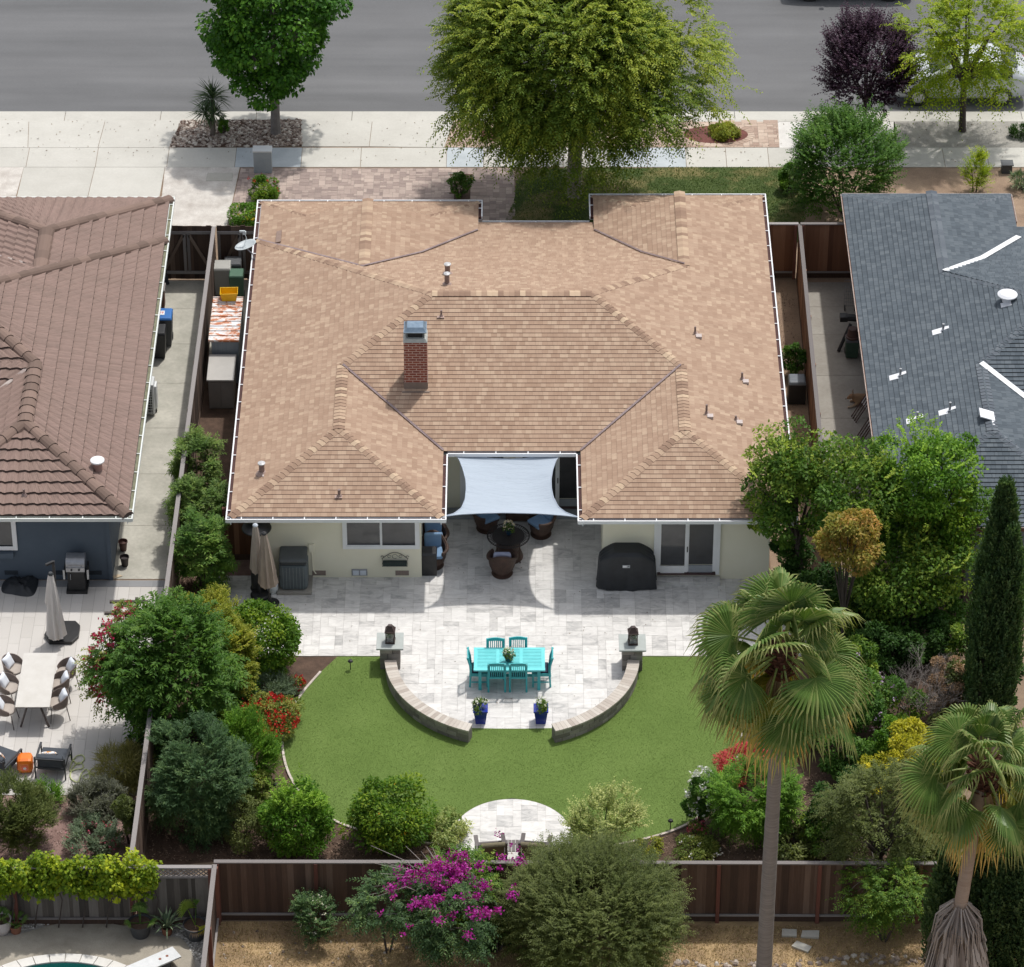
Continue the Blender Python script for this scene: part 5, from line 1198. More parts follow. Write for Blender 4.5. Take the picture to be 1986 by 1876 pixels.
# shade sail
def c3(u,v): return 834.1+u/4.1665,858+v/4.1665
top=[c3(*p) for p in((203,90),(350,112),(500,131),(640,137),(750,132),(850,119),(950,106),(1052,97))]
bot=[c3(*p) for p in((100,600),(250,583),(400,575),(600,570),(850,576),(980,584),(1100,594),(1208,607))]
lef=[c3(*p) for p in((203,90),(238,145),(268,222),(290,310),(292,380),(284,460),(255,530),(190,577),(100,600))]
rig=[c3(*p) for p in((1052,97),(1015,150),(990,225),(978,300),(980,370),(994,440),(1035,520),(1100,568),(1208,607))]
def lerpl(L_,t):
    k=t*(len(L_)-1);i=min(int(k),len(L_)-2);f=k-i;return (L_[i][0]*(1-f)+L_[i+1][0]*f,L_[i][1]*(1-f)+L_[i+1][1]*f)
def sail(u,v):
    T,B=lerpl(top,u),lerpl(bot,u);L_,R2=lerpl(lef,v),lerpl(rig,v)
    c=[(1-v)*T[k]+v*B[k]+(1-u)*L_[k]+u*R2[k]-((1-u)*(1-v)*top[0][k]+u*(1-v)*top[-1][k]+(1-u)*v*bot[0][k]+u*v*bot[-1][k]) for k in(0,1)]
    z=2.28+.10*v-.16*math.sin(math.pi*u)*math.sin(math.pi*min(1,v*.9+.05));return tuple(P(c[0],c[1],z))
t=thing('shade_sail','pale blue four cornered shade sail stretched over the recess between the wings','shade sail',(0,0,0))
sm,n,l,b=newmat('sail_fabric');tr_=n.new('ShaderNodeBsdfTranslucent');mx=n.new('ShaderNodeMixShader');mx.inputs[0].default_value=.10
wv=noise(n,l,coords(n,l,(1,12,1)),8,3,.6);l.new(ramp(n,l,wv,[(.3,(.405,.465,.535)),(.7,(.44,.505,.575))]),b.inputs['Base Color']);b.inputs['Roughness'].default_value=.9;bump(n,l,b,noise(n,l,coords(n,l,(.6,2.2,1)),1.6,4,.6),.5,.12)
l.new(b.outputs[0],mx.inputs[1]);l.new(tr_.outputs[0],mx.inputs[2]);l.new(mx.outputs[0],n['Material Output'].inputs[0]);tr_.inputs[0].default_value=(.4,.5,.6,1)
g=MB();g.grid(sail,40,30);g.build('fabric',sm,t,smooth=True)
g=MB()
for e in ([sail(k/40,0) for k in range(41)],[sail(k/40,1) for k in range(41)],[sail(0,k/30) for k in range(31)],[sail(1,k/30) for k in range(31)]): g.tube(e,.014,5)
g.build('hem',M('hem_blue',(.36,.42,.50),(.42,.48,.56),.8),t)
for a,b2 in((sail(0,1),(-1.97,-4.8,2.36)),(sail(1,1),(1.95,-4.87,2.36)),(sail(0,0),(-1.62,-1.9,2.28)),(sail(1,0),(1.3,-1.9,2.28))): g=MB();g.tube([a,b2],.009,5);g.build('tension_cord',white,t)
# satellite dish
p=P(478,487,2.55);t=thing('satellite_dish','grey oval satellite dish mounted at the left eave of the tan roof','satellite dish',(-7.50,p.y-.2,2.35))
g=MB();D0=Vector((p.x+7.50,.15,.35));ax=Vector((-.22,.10,.97)).normalized();e1=ax.orthogonal().normalized();e2=ax.cross(e1)
R3=.34
g.grid(lambda u,v:tuple(D0+(e1*math.cos(2*math.pi*u)*1.+e2*math.sin(2*math.pi*u)*.85)*R3*v+ax*(.09*v*v)),28,6,0,.5,True);dm=M('dish_grey',(.40,.44,.45),(.50,.54,.55),.4,4);g.build('reflector',dm,t,smooth=True,solid=.012)
g=MB();f=D0+ax*.42+Vector((.05,.1,0));g.tube([D0-e1*.1+ax*.02,D0+ax*.2+Vector((.05,.18,.0)),f],.014,6);g.box(tuple(f),(.10,.07,.09));g.box(tuple(f+Vector((-.06,0,.05))),(.16,.05,.05));g.build('feed_arm',dm,t)
g=MB();g.tube([D0-ax*.03,(.0,.05,.18),(.06,0,-.15)],.022,7);g.box((.05,0,-.1),(.10,.12,.2));g.build('mount',M('mount_steel',(.2,.2,.22),(.35,.35,.38),.4,9),t)
# ---------------- rocking / garden chairs at the small round patio
gwood=wood('grey_teak',(.07,.06,.06),(.13,.115,.11),(.20,.18,.17));olive=M('olive_brown_fabric',(.13,.11,.065),(.19,.165,.105),.9,4)
for u,v,rz,lab in((952,1652,.12,'grey wooden lounge chair with a brown sling, the left one on the small round patio'),(1038,1652,-.12,'grey wooden lounge chair with a brown sling, the right one on the small round patio')):
    p=P(u,v,.45);t=thing('lounge_chair',lab,'chair',(p.x,p.y+.1,.035),math.pi+rz,'pair of wooden lounge chairs')
    for x in(-1,1):
        g=MB();g.box((x*.33,-.3,.26),(.06,.07,.52));g.build('leg',gwood,t);g=MB();g.tube([(x*.33,.42,0),(x*.33,.34,.5),(x*.33,.48,1.0)],.042,4);g.build('leg',gwood,t);g=MB();g.box((x*.33,0,.54),(.10,.80,.035));g.build('armrest',gwood,t)
    g=MB();g.grid(lambda q,s:(-.28+.56*q,(-.34+.62*min(1,s*2)) if s<.5 else (.28+.20*(s-.5)*2),(.36-.08*math.sin(math.pi*min(1,s*2)) if s<.5 else .36+.56*(s-.5)*2)),4,16);g.build('sling',olive,t,solid=.02)
    g=MB();g.tube([(-.29,.50,.95),(.29,.50,.95)],.07,12);g.build('head_roll',olive,t);g=MB();g.box((0,-.32,.34),(.6,.05,.06));g.box((0,.34,.33),(.6,.05,.06));g.build('crossbar',gwood,t)
p=P(996,1648,.45);t=thing('side_table','small dark wooden side table between the two lounge chairs','side table',(p.x,p.y+.1,.035));g=MB()
for k in range(5): g.box((-.18+.09*k,0,.45),(.08,.42,.025))
g.build('tabletop',gwood,t)
for x in(-1,1):
    for y in(-1,1): g=MB();g.box((x*.17,y*.17,.22),(.04,.04,.43));g.build('leg',gwood,t)
# ================================================================ LEFT NEIGHBOUR PATIO
Z0=.024
steel=M('brushed_steel',(.32,.33,.35),(.46,.47,.49),.3,6,metal=.6)
p=P(150,1150);t=thing('gas_grill','black gas grill with a stainless steel lid against the slate blue wall','grill',(p.x,p.y+.2,Z0))
g=MB();g.box((0,0,.40),(.46,.46,.64));g.build('cabinet',blk,t,bevel=.01);g=MB();g.box((0,-.02,.04),(.56,.54,.08));g.build('base_tray',blk,t);g=MB();g.box((0,-.02,.78),(.50,.50,.13));g.build('control_panel',steel,t)
g=MB();g.grid(lambda u,v:(-.25+.5*u,-.25+.5*(.5-.5*math.cos(math.pi*v)),.84+.24*math.sin(math.pi*v)**.6),2,12);g.face([(-.25,-.25+.5*(.5-.5*math.cos(math.pi*k/12)),.84+.24*math.sin(math.pi*k/12)**.6) for k in range(13)]);g.face([(.25,-.25+.5*(.5-.5*math.cos(math.pi*k/12)),.84+.24*math.sin(math.pi*k/12)**.6) for k in range(13)]);g.build('lid',steel,t)
g=MB();g.tube([(-.17,-.27,.93),(-.17,-.31,.92),(.17,-.31,.92),(.17,-.27,.93)],.011,6);g.tube([(-.14,-.24,.62),(-.14,-.26,.60),(-.14,-.26,.46),(-.14,-.24,.44)],.009,6);g.build('handle',steel,t)
for x in(-1,1): g=MB();g.box((x*.30,.0,.58),(.03,.40,.34));g.box((x*.318,-.2,.58),(.05,.02,.3),1);g.build('folded_shelf',[blk,M('shelf_grey',(.5,.5,.49),(.6,.6,.58),.5)],t)
for x in(-.1,.1): g=MB();g.lathe([(.028,0),(.028,.02)],(0,0,0),10);o=g.build('knob',blk,t);o.location=(x,-.272,.79);o.rotation_euler=(math.pi/2,0,0)
def crumple(name,label,cat,poly,h,mat,seed):
    g=MB();q=random.Random(seed);N=len(poly);c=(sum(p[0] for p in poly)/N,sum(p[1] for p in poly)/N)
    pp=smooth_poly(poly,4);n=len(pp);rr=[[q.uniform(-.5,1) for _ in range(n)] for _ in range(7)]
    def f(u,v):
        i=int(round(u*n))%n;x,y=pp[i];s=1-v*.999;hh=h*(1-abs(1-v*1.35)**2.2)*1.0
        return (c[0]+(x-c[0])*s,c[1]+(y-c[1])*s,max(.0,hh*(1+.45*rr[int(v*6.9)][i]) if v>0 else 0)+Z0)
    g.grid(f,n,7,0,.5,True);o=g.build(name,mat,smooth=True);tag(o,label,cat);return o
crumple('grill_cover','crumpled black fabric grill cover lying on the light tiles by the blue wall','grill cover',PP([(4,1150),(6,1132),(20,1122),(45,1124),(72,1120),(74,1135),(66,1155),(50,1159),(25,1155)]),.16,cov,5)
p0=P(121,1236);t=thing('cantilever_umbrella','closed pale grey cantilever umbrella on a black octagonal base','umbrella',(p0.x,p0.y,Z0))
g=MB();oc=PP([(86,1238),(96,1220),(113,1211),(147,1211),(156,1220),(153,1240),(140,1252),(96,1252)]);g.prism([(a-p0.x,b-p0.y) for a,b in oc],0,.10);g.build('base',ironb,t,bevel=.012)
mt=P(112,1087,2.35);g=MB();g.box((-.10,.15,1.2),(.07,.07,2.3));g.build('mast',ironb,t);g=MB();g.beam((-.10,.15,2.33),(-.28,.02,2.32),.06,.06);g.build('arm',ironb,t)
tp=P(98,1112,2.22);g=MB();folds(g,(-.10,-.30),(tp.x-p0.x,tp.y-p0.y),.05,.27,.25,2.15,8,0,.38,4);folds(g,(-.20,-.12),(tp.x-p0.x,tp.y-p0.y),.06,.17,1.2,2.16,8,0,.3,9);g.build('canopy',M('pale_grey_canvas',(.52,.49,.46),(.62,.59,.56),.9,4,stretch=(2,2,.5)),t,solid=.006)
g=MB();g.lathe([(.06,2.13),(.075,2.17),(.05,2.22)],(tp.x-p0.x,tp.y-p0.y,0),14);g.build('finial',acd,t)
c=[P(u,v,.76) for u,v in((45,1267),(112,1267),(98,1372),(29,1372))];cx_=sum(q.x for q in c)/4;cy_=sum(q.y for q in c)/4;hw=(c[1].x-c[0].x)/2*.98;hd=(c[0].y-c[3].y)/2
t=thing('dining_table','long pale stone topped table with crossed dark legs on the tiled patio','table',(cx_,cy_,Z0));g=MB();g.box((0,0,.735),(2*hw,2*hd,.02),0);g.build('tabletop',M('pale_stone_top',(.50,.475,.43),(.60,.58,.54),.5,3),t);g=MB();g.box((0,0,.715),(2*hw-.02,2*hd-.02,.02));g.build('frame',M('umber_metal',(.06,.045,.04),(.09,.07,.065),.5),t)
for y in(-1,1): g=MB();g.beam((.13,y*(hd-.25),.70),(.36,y*(hd-.12),.0),.05,.03);g.build('leg',MATS['umber_metal'],t);g=MB();g.beam((-.13,y*(hd-.25),.70),(-.36,y*(hd-.12),.0),.05,.03);g.build('leg',MATS['umber_metal'],t)
twk=M('taupe_weave',(.13,.10,.085),(.24,.19,.165),.8,5,fine=.5,fscale=90,bmp=.5,bscale=90);seatm=M('sand_seat',(.38,.33,.29),(.46,.41,.36),.9,5);pil=M('white_pillow',(.68,.71,.76),(.76,.79,.83),.9,3)
def tub():
    t=thing('woven_chair','x','chair');t['group']='woven tub chairs with white pillows'
    g=MB();g.grid(lambda u,v:((.29-.03*v*0)*(.86+.14*v)*math.cos(math.radians(-35+250*u)),(.29)*(.86+.14*v)*math.sin(math.radians(-35+250*u)),.40+(.36*(.35+.65*math.sin(math.pi*u)**.8))*v),24,5);g.build('backrest',twk,t,solid=.02)
    g=MB();g.lathe([(.24,.40),(.255,.42),(.255,.46),(.23,.475)],(0,0,0),24);g.build('seat',seatm,t)
    for x in(-1,1):
        for y in(-1,1): g=MB();g.tube([(x*.19,y*.19,.42),(x*.25,y*.25,0)],.012,6);g.build('leg',MATS['umber_metal'],t)
    o=puff((0,.0,0),.36,.36,.13,pil,t,'pillow');o.location=(0,.15,.62);o.rotation_euler=(math.radians(62),0,.1);return t
def puff(c,w_,h_,d_,mat,parent,name):
    g=MB()
    def f(s):
        def k(u,v):
            x=(u-.5)*2;y=(v-.5)*2;e=max(0,(1-x**4)*(1-y**4))**.55;return (x*w_/2*(1-.08*(1-abs(y))*abs(x)),y*h_/2*(1-.08*(1-abs(x))*abs(y)),s*d_/2*e)
        return k
    g.grid(f(1),10,10);g.grid(f(-1),10,10);return g.build(name,mat,parent,smooth=True)
tc=tub();first=True
for u,v,rz,lab in ((27,1296,60,'woven chair with a white pillow, far one on the left side of the long table'),(18,1333,65,'woven chair with a white pillow, middle one on the left side of the long table'),(12,1375,80,'woven chair with a white pillow, near one on the left side of the long table'),
   (129,1303,-65,'woven chair with a white pillow pulled out at the far right of the long table'),(116,1327,-82,'woven chair with a white pillow, middle one on the right side of the long table'),(113,1362,-76,'woven chair with a white pillow, near one on the right side of the long table')):
    o=tc if first else copy_tree(tc);first=False;p=P(u,v+8,.35);o.location=(p.x,p.y,Z0);o.rotation_euler=(0,0,math.radians(rz));o['label']=lab
char=M('charcoal_fabric',(.05,.058,.07),(.075,.085,.10),.9,4);charf=M('charcoal_frame',(.018,.02,.024),(.03,.033,.038),.5)
def dotpillow():
    if 'patterned_pillow' in MATS: return MATS['patterned_pillow']
    m,n,l,b=newmat('patterned_pillow');v=n.new('ShaderNodeTexVoronoi');v.inputs['Scale'].default_value=11;l.new(coords(n,l),v.inputs['Vector'])
    c=ramp(n,l,v.outputs['Distance'],[(.0,(.75,.28,.06)),(.32,(.72,.40,.12)),(.42,(.78,.76,.74))],'CONSTANT');w_=ramp(n,l,mth(n,l,'FRACT',mth(n,l,'MULTIPLY',v.outputs['Distance'],3.3)),[(.0,(1,1,1)),(.72,(.12,.06,.16))],'CONSTANT')
    l.new(mix(n,l,.7,c,w_,'MULTIPLY'),b.inputs['Base Color']);b.inputs['Roughness'].default_value=.9;MATS['patterned_pillow']=m;return m
for u,v,rz,lab in((105,1492,-6,'charcoal outdoor armchair with a patterned pillow, seen from behind beside the orange stool'),(3,1492,-28,'charcoal outdoor armchair cut by the left frame edge beside the orange stool')):
    p=P(u,v);t=thing('patio_armchair',lab,'chair',(p.x,p.y,Z0),math.pi+math.radians(rz),'charcoal patio armchairs')
    g=MB();g.box((0,-.05,.27),(.70,.72,.16));g.build('seat_cushion',char,t,bevel=.03);g=MB();g.box((0,.30,.50),(.66,.15,.34),rx=-.2);g.build('back_cushion',char,t,bevel=.04)
    for x in(-1,1):
        g=MB();g.beam((x*.38,-.38,0),(x*.38,-.38,.50),.03,.04);g.build('leg',charf,t);g=MB();g.beam((x*.38,.42,0),(x*.38,.40,.66),.03,.04);g.build('leg',charf,t);g=MB();g.beam((x*.38,-.40,.49),(x*.38,.42,.49),.05,.03);g.build('armrest',charf,t)
    g=MB();g.beam((-.38,.42,.62),(.38,.42,.62),.03,.03);g.beam((-.38,.43,.36),(.38,.43,.36),.03,.03);g.beam((-.38,-.38,.16),(.38,-.38,.16),.03,.03);g.build('frame',charf,t)
    o=puff((0,0,0),.42,.36,.16,dotpillow(),t,'pillow');o.location=(.05,.12,.52);o.rotation_euler=(math.radians(55),0,.1)
p=P(50,1494);t=thing('orange_stool','bright orange rounded cube stool with a pale emblem between the charcoal armchairs','stool',(p.x,p.y,Z0),.05)
org=M('orange_plastic',(.75,.16,.01),(.85,.22,.015),.35,3);g=MB();g.box((0,0,.22),(.40,.40,.43));g.build('body',org,t,bevel=.10,smooth=False);g=MB();g.lathe([(.09,0),(.09,.006)],(0,0,0),20);o=g.build('emblem',M('emblem_ring',(.8,.12,.05),(.85,.2,.1),.4),t);o.location=(0,-.202,.20);o.rotation_euler=(math.pi/2,0,0)
g=MB();g.lathe([(.045,0),(.045,.004)],(0,0,0),5);o=g.build('emblem_shape',M('emblem_white',(.75,.7,.68),(.8,.78,.75),.4),t);o.location=(0,-.2085,.20);o.rotation_euler=(math.pi/2,0,0)
hp=[(133,1459),(137,1467),(150,1482),(163,1474),(160,1465),(148,1467),(139,1480),(136,1495),(148,1492),(160,1490),(160,1482),(150,1480),(140,1492),(136,1506),(142,1514),(152,1516),(158,1500),(168,1492),(174,1505),(170,1512),(160,1506),(176,1500),(190,1505),(193,1494),(182,1490),(174,1497),(182,1505),(196,1506),(215,1508),(240,1504),(256,1499)]
pts=[tuple(P(u,v,Z0+.02+.004*(i%3))) for i,(u,v) in enumerate(hp)];g=MB();g.tube(smooth_poly(pts,6,False),.015,6)
o=g.build('garden_hose',M('pale_green_hose',(.50,.56,.22),(.60,.66,.30),.5,4));tag(o,'pale yellow green garden hose looped loosely on the light tiles','hose')
bpot=M('brown_plastic_pot',(.07,.03,.022),(.11,.05,.04),.6,6);dpot=M('dark_plastic_pot',(.025,.018,.018),(.04,.03,.03),.5,6)
for u,v,m_,lab in((239,1071,bpot,'brown plastic pot on the side yard concrete, farther of two empty pots'),(242,1101,dpot,'dark empty plastic pot on the side yard concrete, nearer of two pots')):
    p=P(u,v);g=MB();g.lathe([(.085,0),(.115,.27),(.13,.27),(.13,.30),(.118,.30),(.11,.26),(.10,.22),(.0,.22)],(p.x,p.y+.08,.012),22,cap=False);o=g.build('plant_pot',m_);tag(o,lab,'plant pot','empty plastic pots')
p=P(229,1120);g=MB();g.prism([(p.x-.1,p.y-.1),(p.x+.12,p.y+.03),(p.x-.02,p.y+.10),(p.x-.14,p.y+.02)],.024,.034);o=g.build('cardboard_piece',M('cardboard',(.50,.40,.27),(.58,.48,.34),.9));tag(o,'small beige cardboard piece on the paving at the blue wall corner','cardboard')
# bins
def bin_(label,u,v,h,w_,d_,body,lid,group=None,rz=0,wheels=True):
    p=P(u,v);t=thing('wheeled_bin',label,'bin',(p.x,p.y+d_/2,.012),rz,group);g=MB();g.box((0,0,h*.45+.03),(w_*.8,d_*.8,h*.9),0,.5,taper=1.2,taperx=1.2);g.build('body',body,t,bevel=.02)
    g=MB();g.box((0,0,h*.93+.03),(w_,d_,.07),taper=.85,taperx=.88);g.box((0,d_*.5,h*.93),(w_*.8,.05,.05));g.build('lid',lid,t,bevel=.02)
    for x in(-1,1): g=MB();g.tube([(x*w_*.40-.02,d_*.36,.1),(x*w_*.40+.02,d_*.36,.1)],.1,14);g.build('wheel',blk,t)
    return t
gb=M('bin_grey',(.07,.075,.08),(.10,.105,.11),.6,3);bb=M('bin_blue',(.03,.14,.42),(.05,.19,.5),.4,3);gg=M('bin_green',(.05,.12,.075),(.08,.17,.11),.6,3);bk=M('bin_black',(.014,.015,.017),(.025,.026,.028),.5,3);lg=M('bin_pale',(.34,.34,.32),(.42,.42,.39),.7,3)
t=bin_('grey wheeled bin with a bright blue lid beside the brown roofed house',316,676,1.02,.62,.62,gb,bb)
g=MB();g.box((-.02,0,1.022),(.20,.22,.004),0);o=g.build('sticker',white,t);
def textobj(txt,size,mat,parent,loc,rot,name='lettering',ext=.001):
    cu=bpy.data.curves.new(name,'FONT');cu.body=txt;cu.size=size;cu.align_x='CENTER';cu.align_y='CENTER';cu.extrude=ext
    tmp=bpy.data.objects.new(name,cu);COL.objects.link(tmp);bpy.context.view_layer.update();me=bpy.data.meshes.new_from_object(tmp.evaluated_get(bpy.context.evaluated_depsgraph_get()));bpy.data.objects.remove(tmp);o=bpy.data.objects.new(name,me);COL.objects.link(o);me.materials.clear();me.materials.append(mat);o.parent=parent;o.location=loc;o.rotation_euler=rot;return o
textobj('39',.15,M('red_print',(.6,.04,.03),(.7,.06,.05),.6),t,(-.02,0,1.026),(0,0,0))
bin_('black wheeled bin under the eave in front of the blue lidded bin',305,700,.92,.56,.58,bk,bk)
p=P(300,810);t=thing('heat_pump','white outdoor heat pump with a black front grille beside the brown roofed house','heat pump',(p.x-.30,p.y+.28,.012))
hw_=M('appliance_white',(.62,.64,.64),(.72,.73,.73),.4,3);g=MB();g.box((0,0,.56),(.62,.46,1.0));g.box((.34,.12,.5),(.06,.30,.75));g.build('housing',hw_,t,bevel=.01);g=MB();g.box((-.02,-.235,.50),(.54,.01,.80),1);
for k in range(9): g.box((-.02,-.246,.14+.09*k),(.54,.012,.010),0)
for k in range(6): g.box((-.25+.092*k,-.247,.50),(.010,.012,.80),0)
g.build('grille',[hw_,blk],t);g=MB();g.box((0,0,.03),(.7,.1,.05));g.build('foot',blk,t)
p=P(312,604);t=thing('wooden_cabinet','small brown wooden cabinet half under the eave behind the blue lidded bin','cabinet',(p.x-.05,p.y+.2,.012));wb=wood('cabinet_wood',(.07,.03,.02),(.14,.065,.04),(.22,.11,.07));g=MB();g.box((0,0,.36),(.32,.38,.64));g.build('body',wb,t);g=MB();g.box((0,0,.70),(.40,.44,.04));g.build('top',w_rail,t)
for k,(u,v) in enumerate(((318,557),(325,553))):
    p=P(u,v);g=MB();g.beam((p.x,p.y,.02),(p.x-.22,p.y+.12,1.3),.12,.03);o=g.build('leaning_board',M('dark_blue_grey_board',(.03,.035,.045),(.05,.055,.07),.7,3));tag(o,'dark narrow board leaning on the brown roofed house, %s of two near the gate'%('left' if k==0 else 'right'),'board','dark boards leaning by the gate')
bin_('pale grey lidded bin, largest of three behind the rusty shed roof',432,578,1.0,.56,.56,lg,lg,'bins behind the garden sheds')
bin_('dark grey lidded bin behind the pale bin near the gate',453,568,.98,.54,.5,gb,gb,'bins behind the garden sheds')
bin_('green lidded bin wedged behind the yellow crate',460,590,.95,.45,.5,gg,gg,'bins behind the garden sheds')
# sheds
s2=P(430,795);f2=s2.y
t=thing('garden_shed','low grey resin garden shed with a flat lid, nearer of the two sheds','shed',(P(430,795).x+.0,f2+.62,0));rs=M('resin_taupe',(.20,.185,.17),(.27,.25,.23),.7,2,fine=.1);rl=M('resin_lid',(.38,.365,.34),(.46,.445,.415),.7,2)
g=MB();g.box((0,0,.50),(.70,1.15,.98));g.build('body',rs,t,bevel=.01)
for x in(-.1,.1): g=MB();g.box((x*1.7,-.58,.48),(.31,.02,.86));g.build('door',rs,t,bevel=.006)
g=MB();g.box((-.0,0,1.02),(.78,1.26,.06),rx=.04);g.build('lid',rl,t,bevel=.015)
rust,n,l,b=newmat('rusty_white_sheet');f=noise(n,l,coords(n,l,(1,2.2,1)),3.2,6,.75,.6);col=ramp(n,l,f,[(.44,(.72,.73,.75)),(.50,(.70,.62,.55)),(.54,(.50,.17,.07)),(.72,(.36,.11,.05))]);l.new(col,b.inputs['Base Color']);b.inputs['Roughness'].default_value=.7
y0=f2+1.30
zz=1.5
for _ in range(20):
    q=P(435,660,zz);zz+=(q.y-y0)*.5 if abs(q.y-y0)>.01 else 0
q0=P(434,660,zz);q1=P(443,574,zz+.05);t=thing('garden_shed','tall old metal shed with a rusty white ribbed roof, farther of the two sheds','shed',(0,0,0));Lx0,Lx1=P(404,660,zz).x,P(464,657,zz).x
g=MB();g.box(((Lx0+Lx1)/2+.03,(q0.y+q1.y)/2,zz/2-.02),(Lx1-Lx0-.10,q1.y-q0.y-.06,zz-.06));
for k in range(8): g.box((Lx0+.1+(Lx1-Lx0-.15)*k/7,q0.y+.02,zz/2-.02),(.02,.02,zz-.08),0,.1)
g.build('wall',M('shed_blue_grey',(.19,.22,.25),(.27,.30,.33),.6,3,stretch=(6,6,.4)),t);g=MB()
n_=9
for k in range(n_):
    ya=q0.y+(q1.y-q0.y)*k/n_;yb=q0.y+(q1.y-q0.y)*(k+1)/n_;g.face([(Lx0,ya,zz),(Lx1,ya,zz),(Lx1,yb-.03,zz),(Lx0,yb-.03,zz)]);g.box(((Lx0+Lx1)/2,yb-.015,zz+.012),(Lx1-Lx0,.03,.025))
g.box(((Lx0+Lx1)/2,q0.y,zz-.03),(Lx1-Lx0,.02,.06));g.build('roof',rust,t)
p=P(444,584,zz+.05);yl=M('yellow_plastic',(.70,.42,.005),(.80,.50,.01),.4,3);t=thing('plastic_crate','bright yellow open plastic crate standing on the rusty shed roof','crate',(p.x,p.y+.16,zz+.03),.03)
g=MB();wA,wB,hh=.20,.25,.26
for s in(-1,1):
    g.face([(s*wA,-.14,0),(s*wA,.14,0),(s*wB,.18,hh),(s*wB,-.18,hh)]);g.face([(-wA,s*.14,0),(wA,s*.14,0),(wB,s*.18,hh),(-wB,s*.18,hh)])
g.face([(-wA,-.14,0.003),(wA,-.14,0.003),(wA,.14,0.003),(-wA,.14,0.003)]);g.tube([(-wB,-.18,hh),(wB,-.18,hh),(wB,.18,hh),(-wB,.18,hh)],.018,6,closed=True);g.build('body',yl,t)
# right side yard things
p=P(1545,788);t=thing('compost_bin','black compost bin with a grey sloping lid between the wall and the reddish fence','compost bin',(p.x,p.y+.30,.01));g=MB();g.box((0,0,.34),(.50,.50,.66));g.build('body',bk,t,bevel=.02);g=MB();g.box((0,0,.71),(.52,.54,.10),taper=.8,taperx=.86);g.build('lid',M('lid_slate',(.10,.115,.13),(.17,.19,.21),.5,5),t,bevel=.03)
t=bin_('dark green wheeled bin under the grey eave with brown pots stacked on it',1652,699,.62,.42,.42,M('bin_deep_green',(.03,.07,.05),(.05,.11,.075),.6,3),gb)
p=P(1653,668,.7);g=MB();g.lathe([(.19,0),(.19,.05),(.16,.06),(.13,.30),(.11,.31),(.0,.31)],(t.location.x,t.location.y,.665),22);o=g.build('upturned_pot',M('brown_red_pot',(.06,.03,.025),(.11,.06,.05),.6,4));tag(o,'dark brown upturned plant pot on the green bin','plant pot')
p=P(1626,683);g=MB();g.tube([(p.x,p.y,.03),(p.x+.35,p.y+.35,.75)],.05,8);g.tube([(p.x+.20,p.y+.55,.85),(p.x+.60,p.y+.5,.85)],.11,8);g.box((p.x+.15,p.y+.55,.84),(.22,.25,.16));o=g.build('leaf_blower_vacuum',bk);tag(o,'black leaf blower with a long tube leaning by the green bin','leaf blower')
p=P(1647,606);t=thing('folding_cart','grey wire folding cart with small wheels half hidden by the grey roof','cart',(p.x,p.y+.1,.012));wm_=M('grey_wire',(.14,.14,.14),(.24,.24,.24),.5,5)
for x in(-.13,.16): g=MB();g.tube([(x-.015,0,.08),(x+.015,0,.08)],.09,14);g.build('wheel',blk,t)
g=MB();
for k in range(6): g.tube([(-.15+.06*k,.02,.10),(-.15+.06*k,.22,.95)],.007,4)
for k in range(8): g.tube([(-.16,.03+.025*k,.14+.11*k),(.16,.03+.025*k,.14+.11*k)],.006,4)
g.build('wire_frame',wm_,t)
for k,(u,v) in enumerate(((1668,812),(1678,852))):
    p=P(u,v);t=thing('folding_chair','folded brown and white chair leaning under the grey eave, %s the dog'%('next to' if k==0 else 'second from'),'folding chair',(p.x+.02,p.y,.012),-1.25,'folded chairs leaning by the grey house');cb=M('dark_red_tube',(.07,.03,.03),(.11,.05,.045),.5)
    for x in(-.16,-.06,.06,.16): g=MB();g.tube([(x,-.22,0),(x+.05,.25,.85)],.016,6);g.build('leg',cb,t)
    g=MB();g.box((.04,.14,.58),(.38,.03,.34),rx=-.55);g.build('seat',pw,t,bevel=.02)
# dog lying on the concrete
p=P(1656,784);t=thing('dog','tan dog with pale muzzle and legs lying on the concrete beside the folded chairs','dog',(p.x,p.y,.012),0)
furm,n,l,b=newmat('dog_fur');f=noise(n,l,coords(n,l),9,5,.7);s=n.new('ShaderNodeSeparateXYZ');tc_=n.new('ShaderNodeTexCoord');l.new(tc_.outputs['Object'],s.inputs[0])
k=mth(n,l,'ADD',mth(n,l,'MULTIPLY',f,.5),mth(n,l,'MULTIPLY',s.outputs[2],1.6));l.new(ramp(n,l,k,[(.28,(.60,.50,.38)),(.42,(.42,.28,.16)),(.75,(.30,.18,.10))]),b.inputs['Base Color']);b.inputs['Roughness'].default_value=.9
def skin(name,verts,edges,rad,mat,parent,sub=2,root=0):
    me=bpy.data.meshes.new(name);me.from_pydata(verts,edges,[]);o=bpy.data.objects.new(name,me);COL.objects.link(o);o.parent=parent
    me.materials.append(mat);m=o.modifiers.new('skin','SKIN');sv=me.skin_vertices[0].data
    for i,r in enumerate(rad): sv[i].radius=(r,r) if isinstance(r,(int,float)) else r
    sv[root].use_root=True;m.use_smooth_shade=True;u=o.modifiers.new('s','SUBSURF');u.levels=u.render_levels=sub;return o
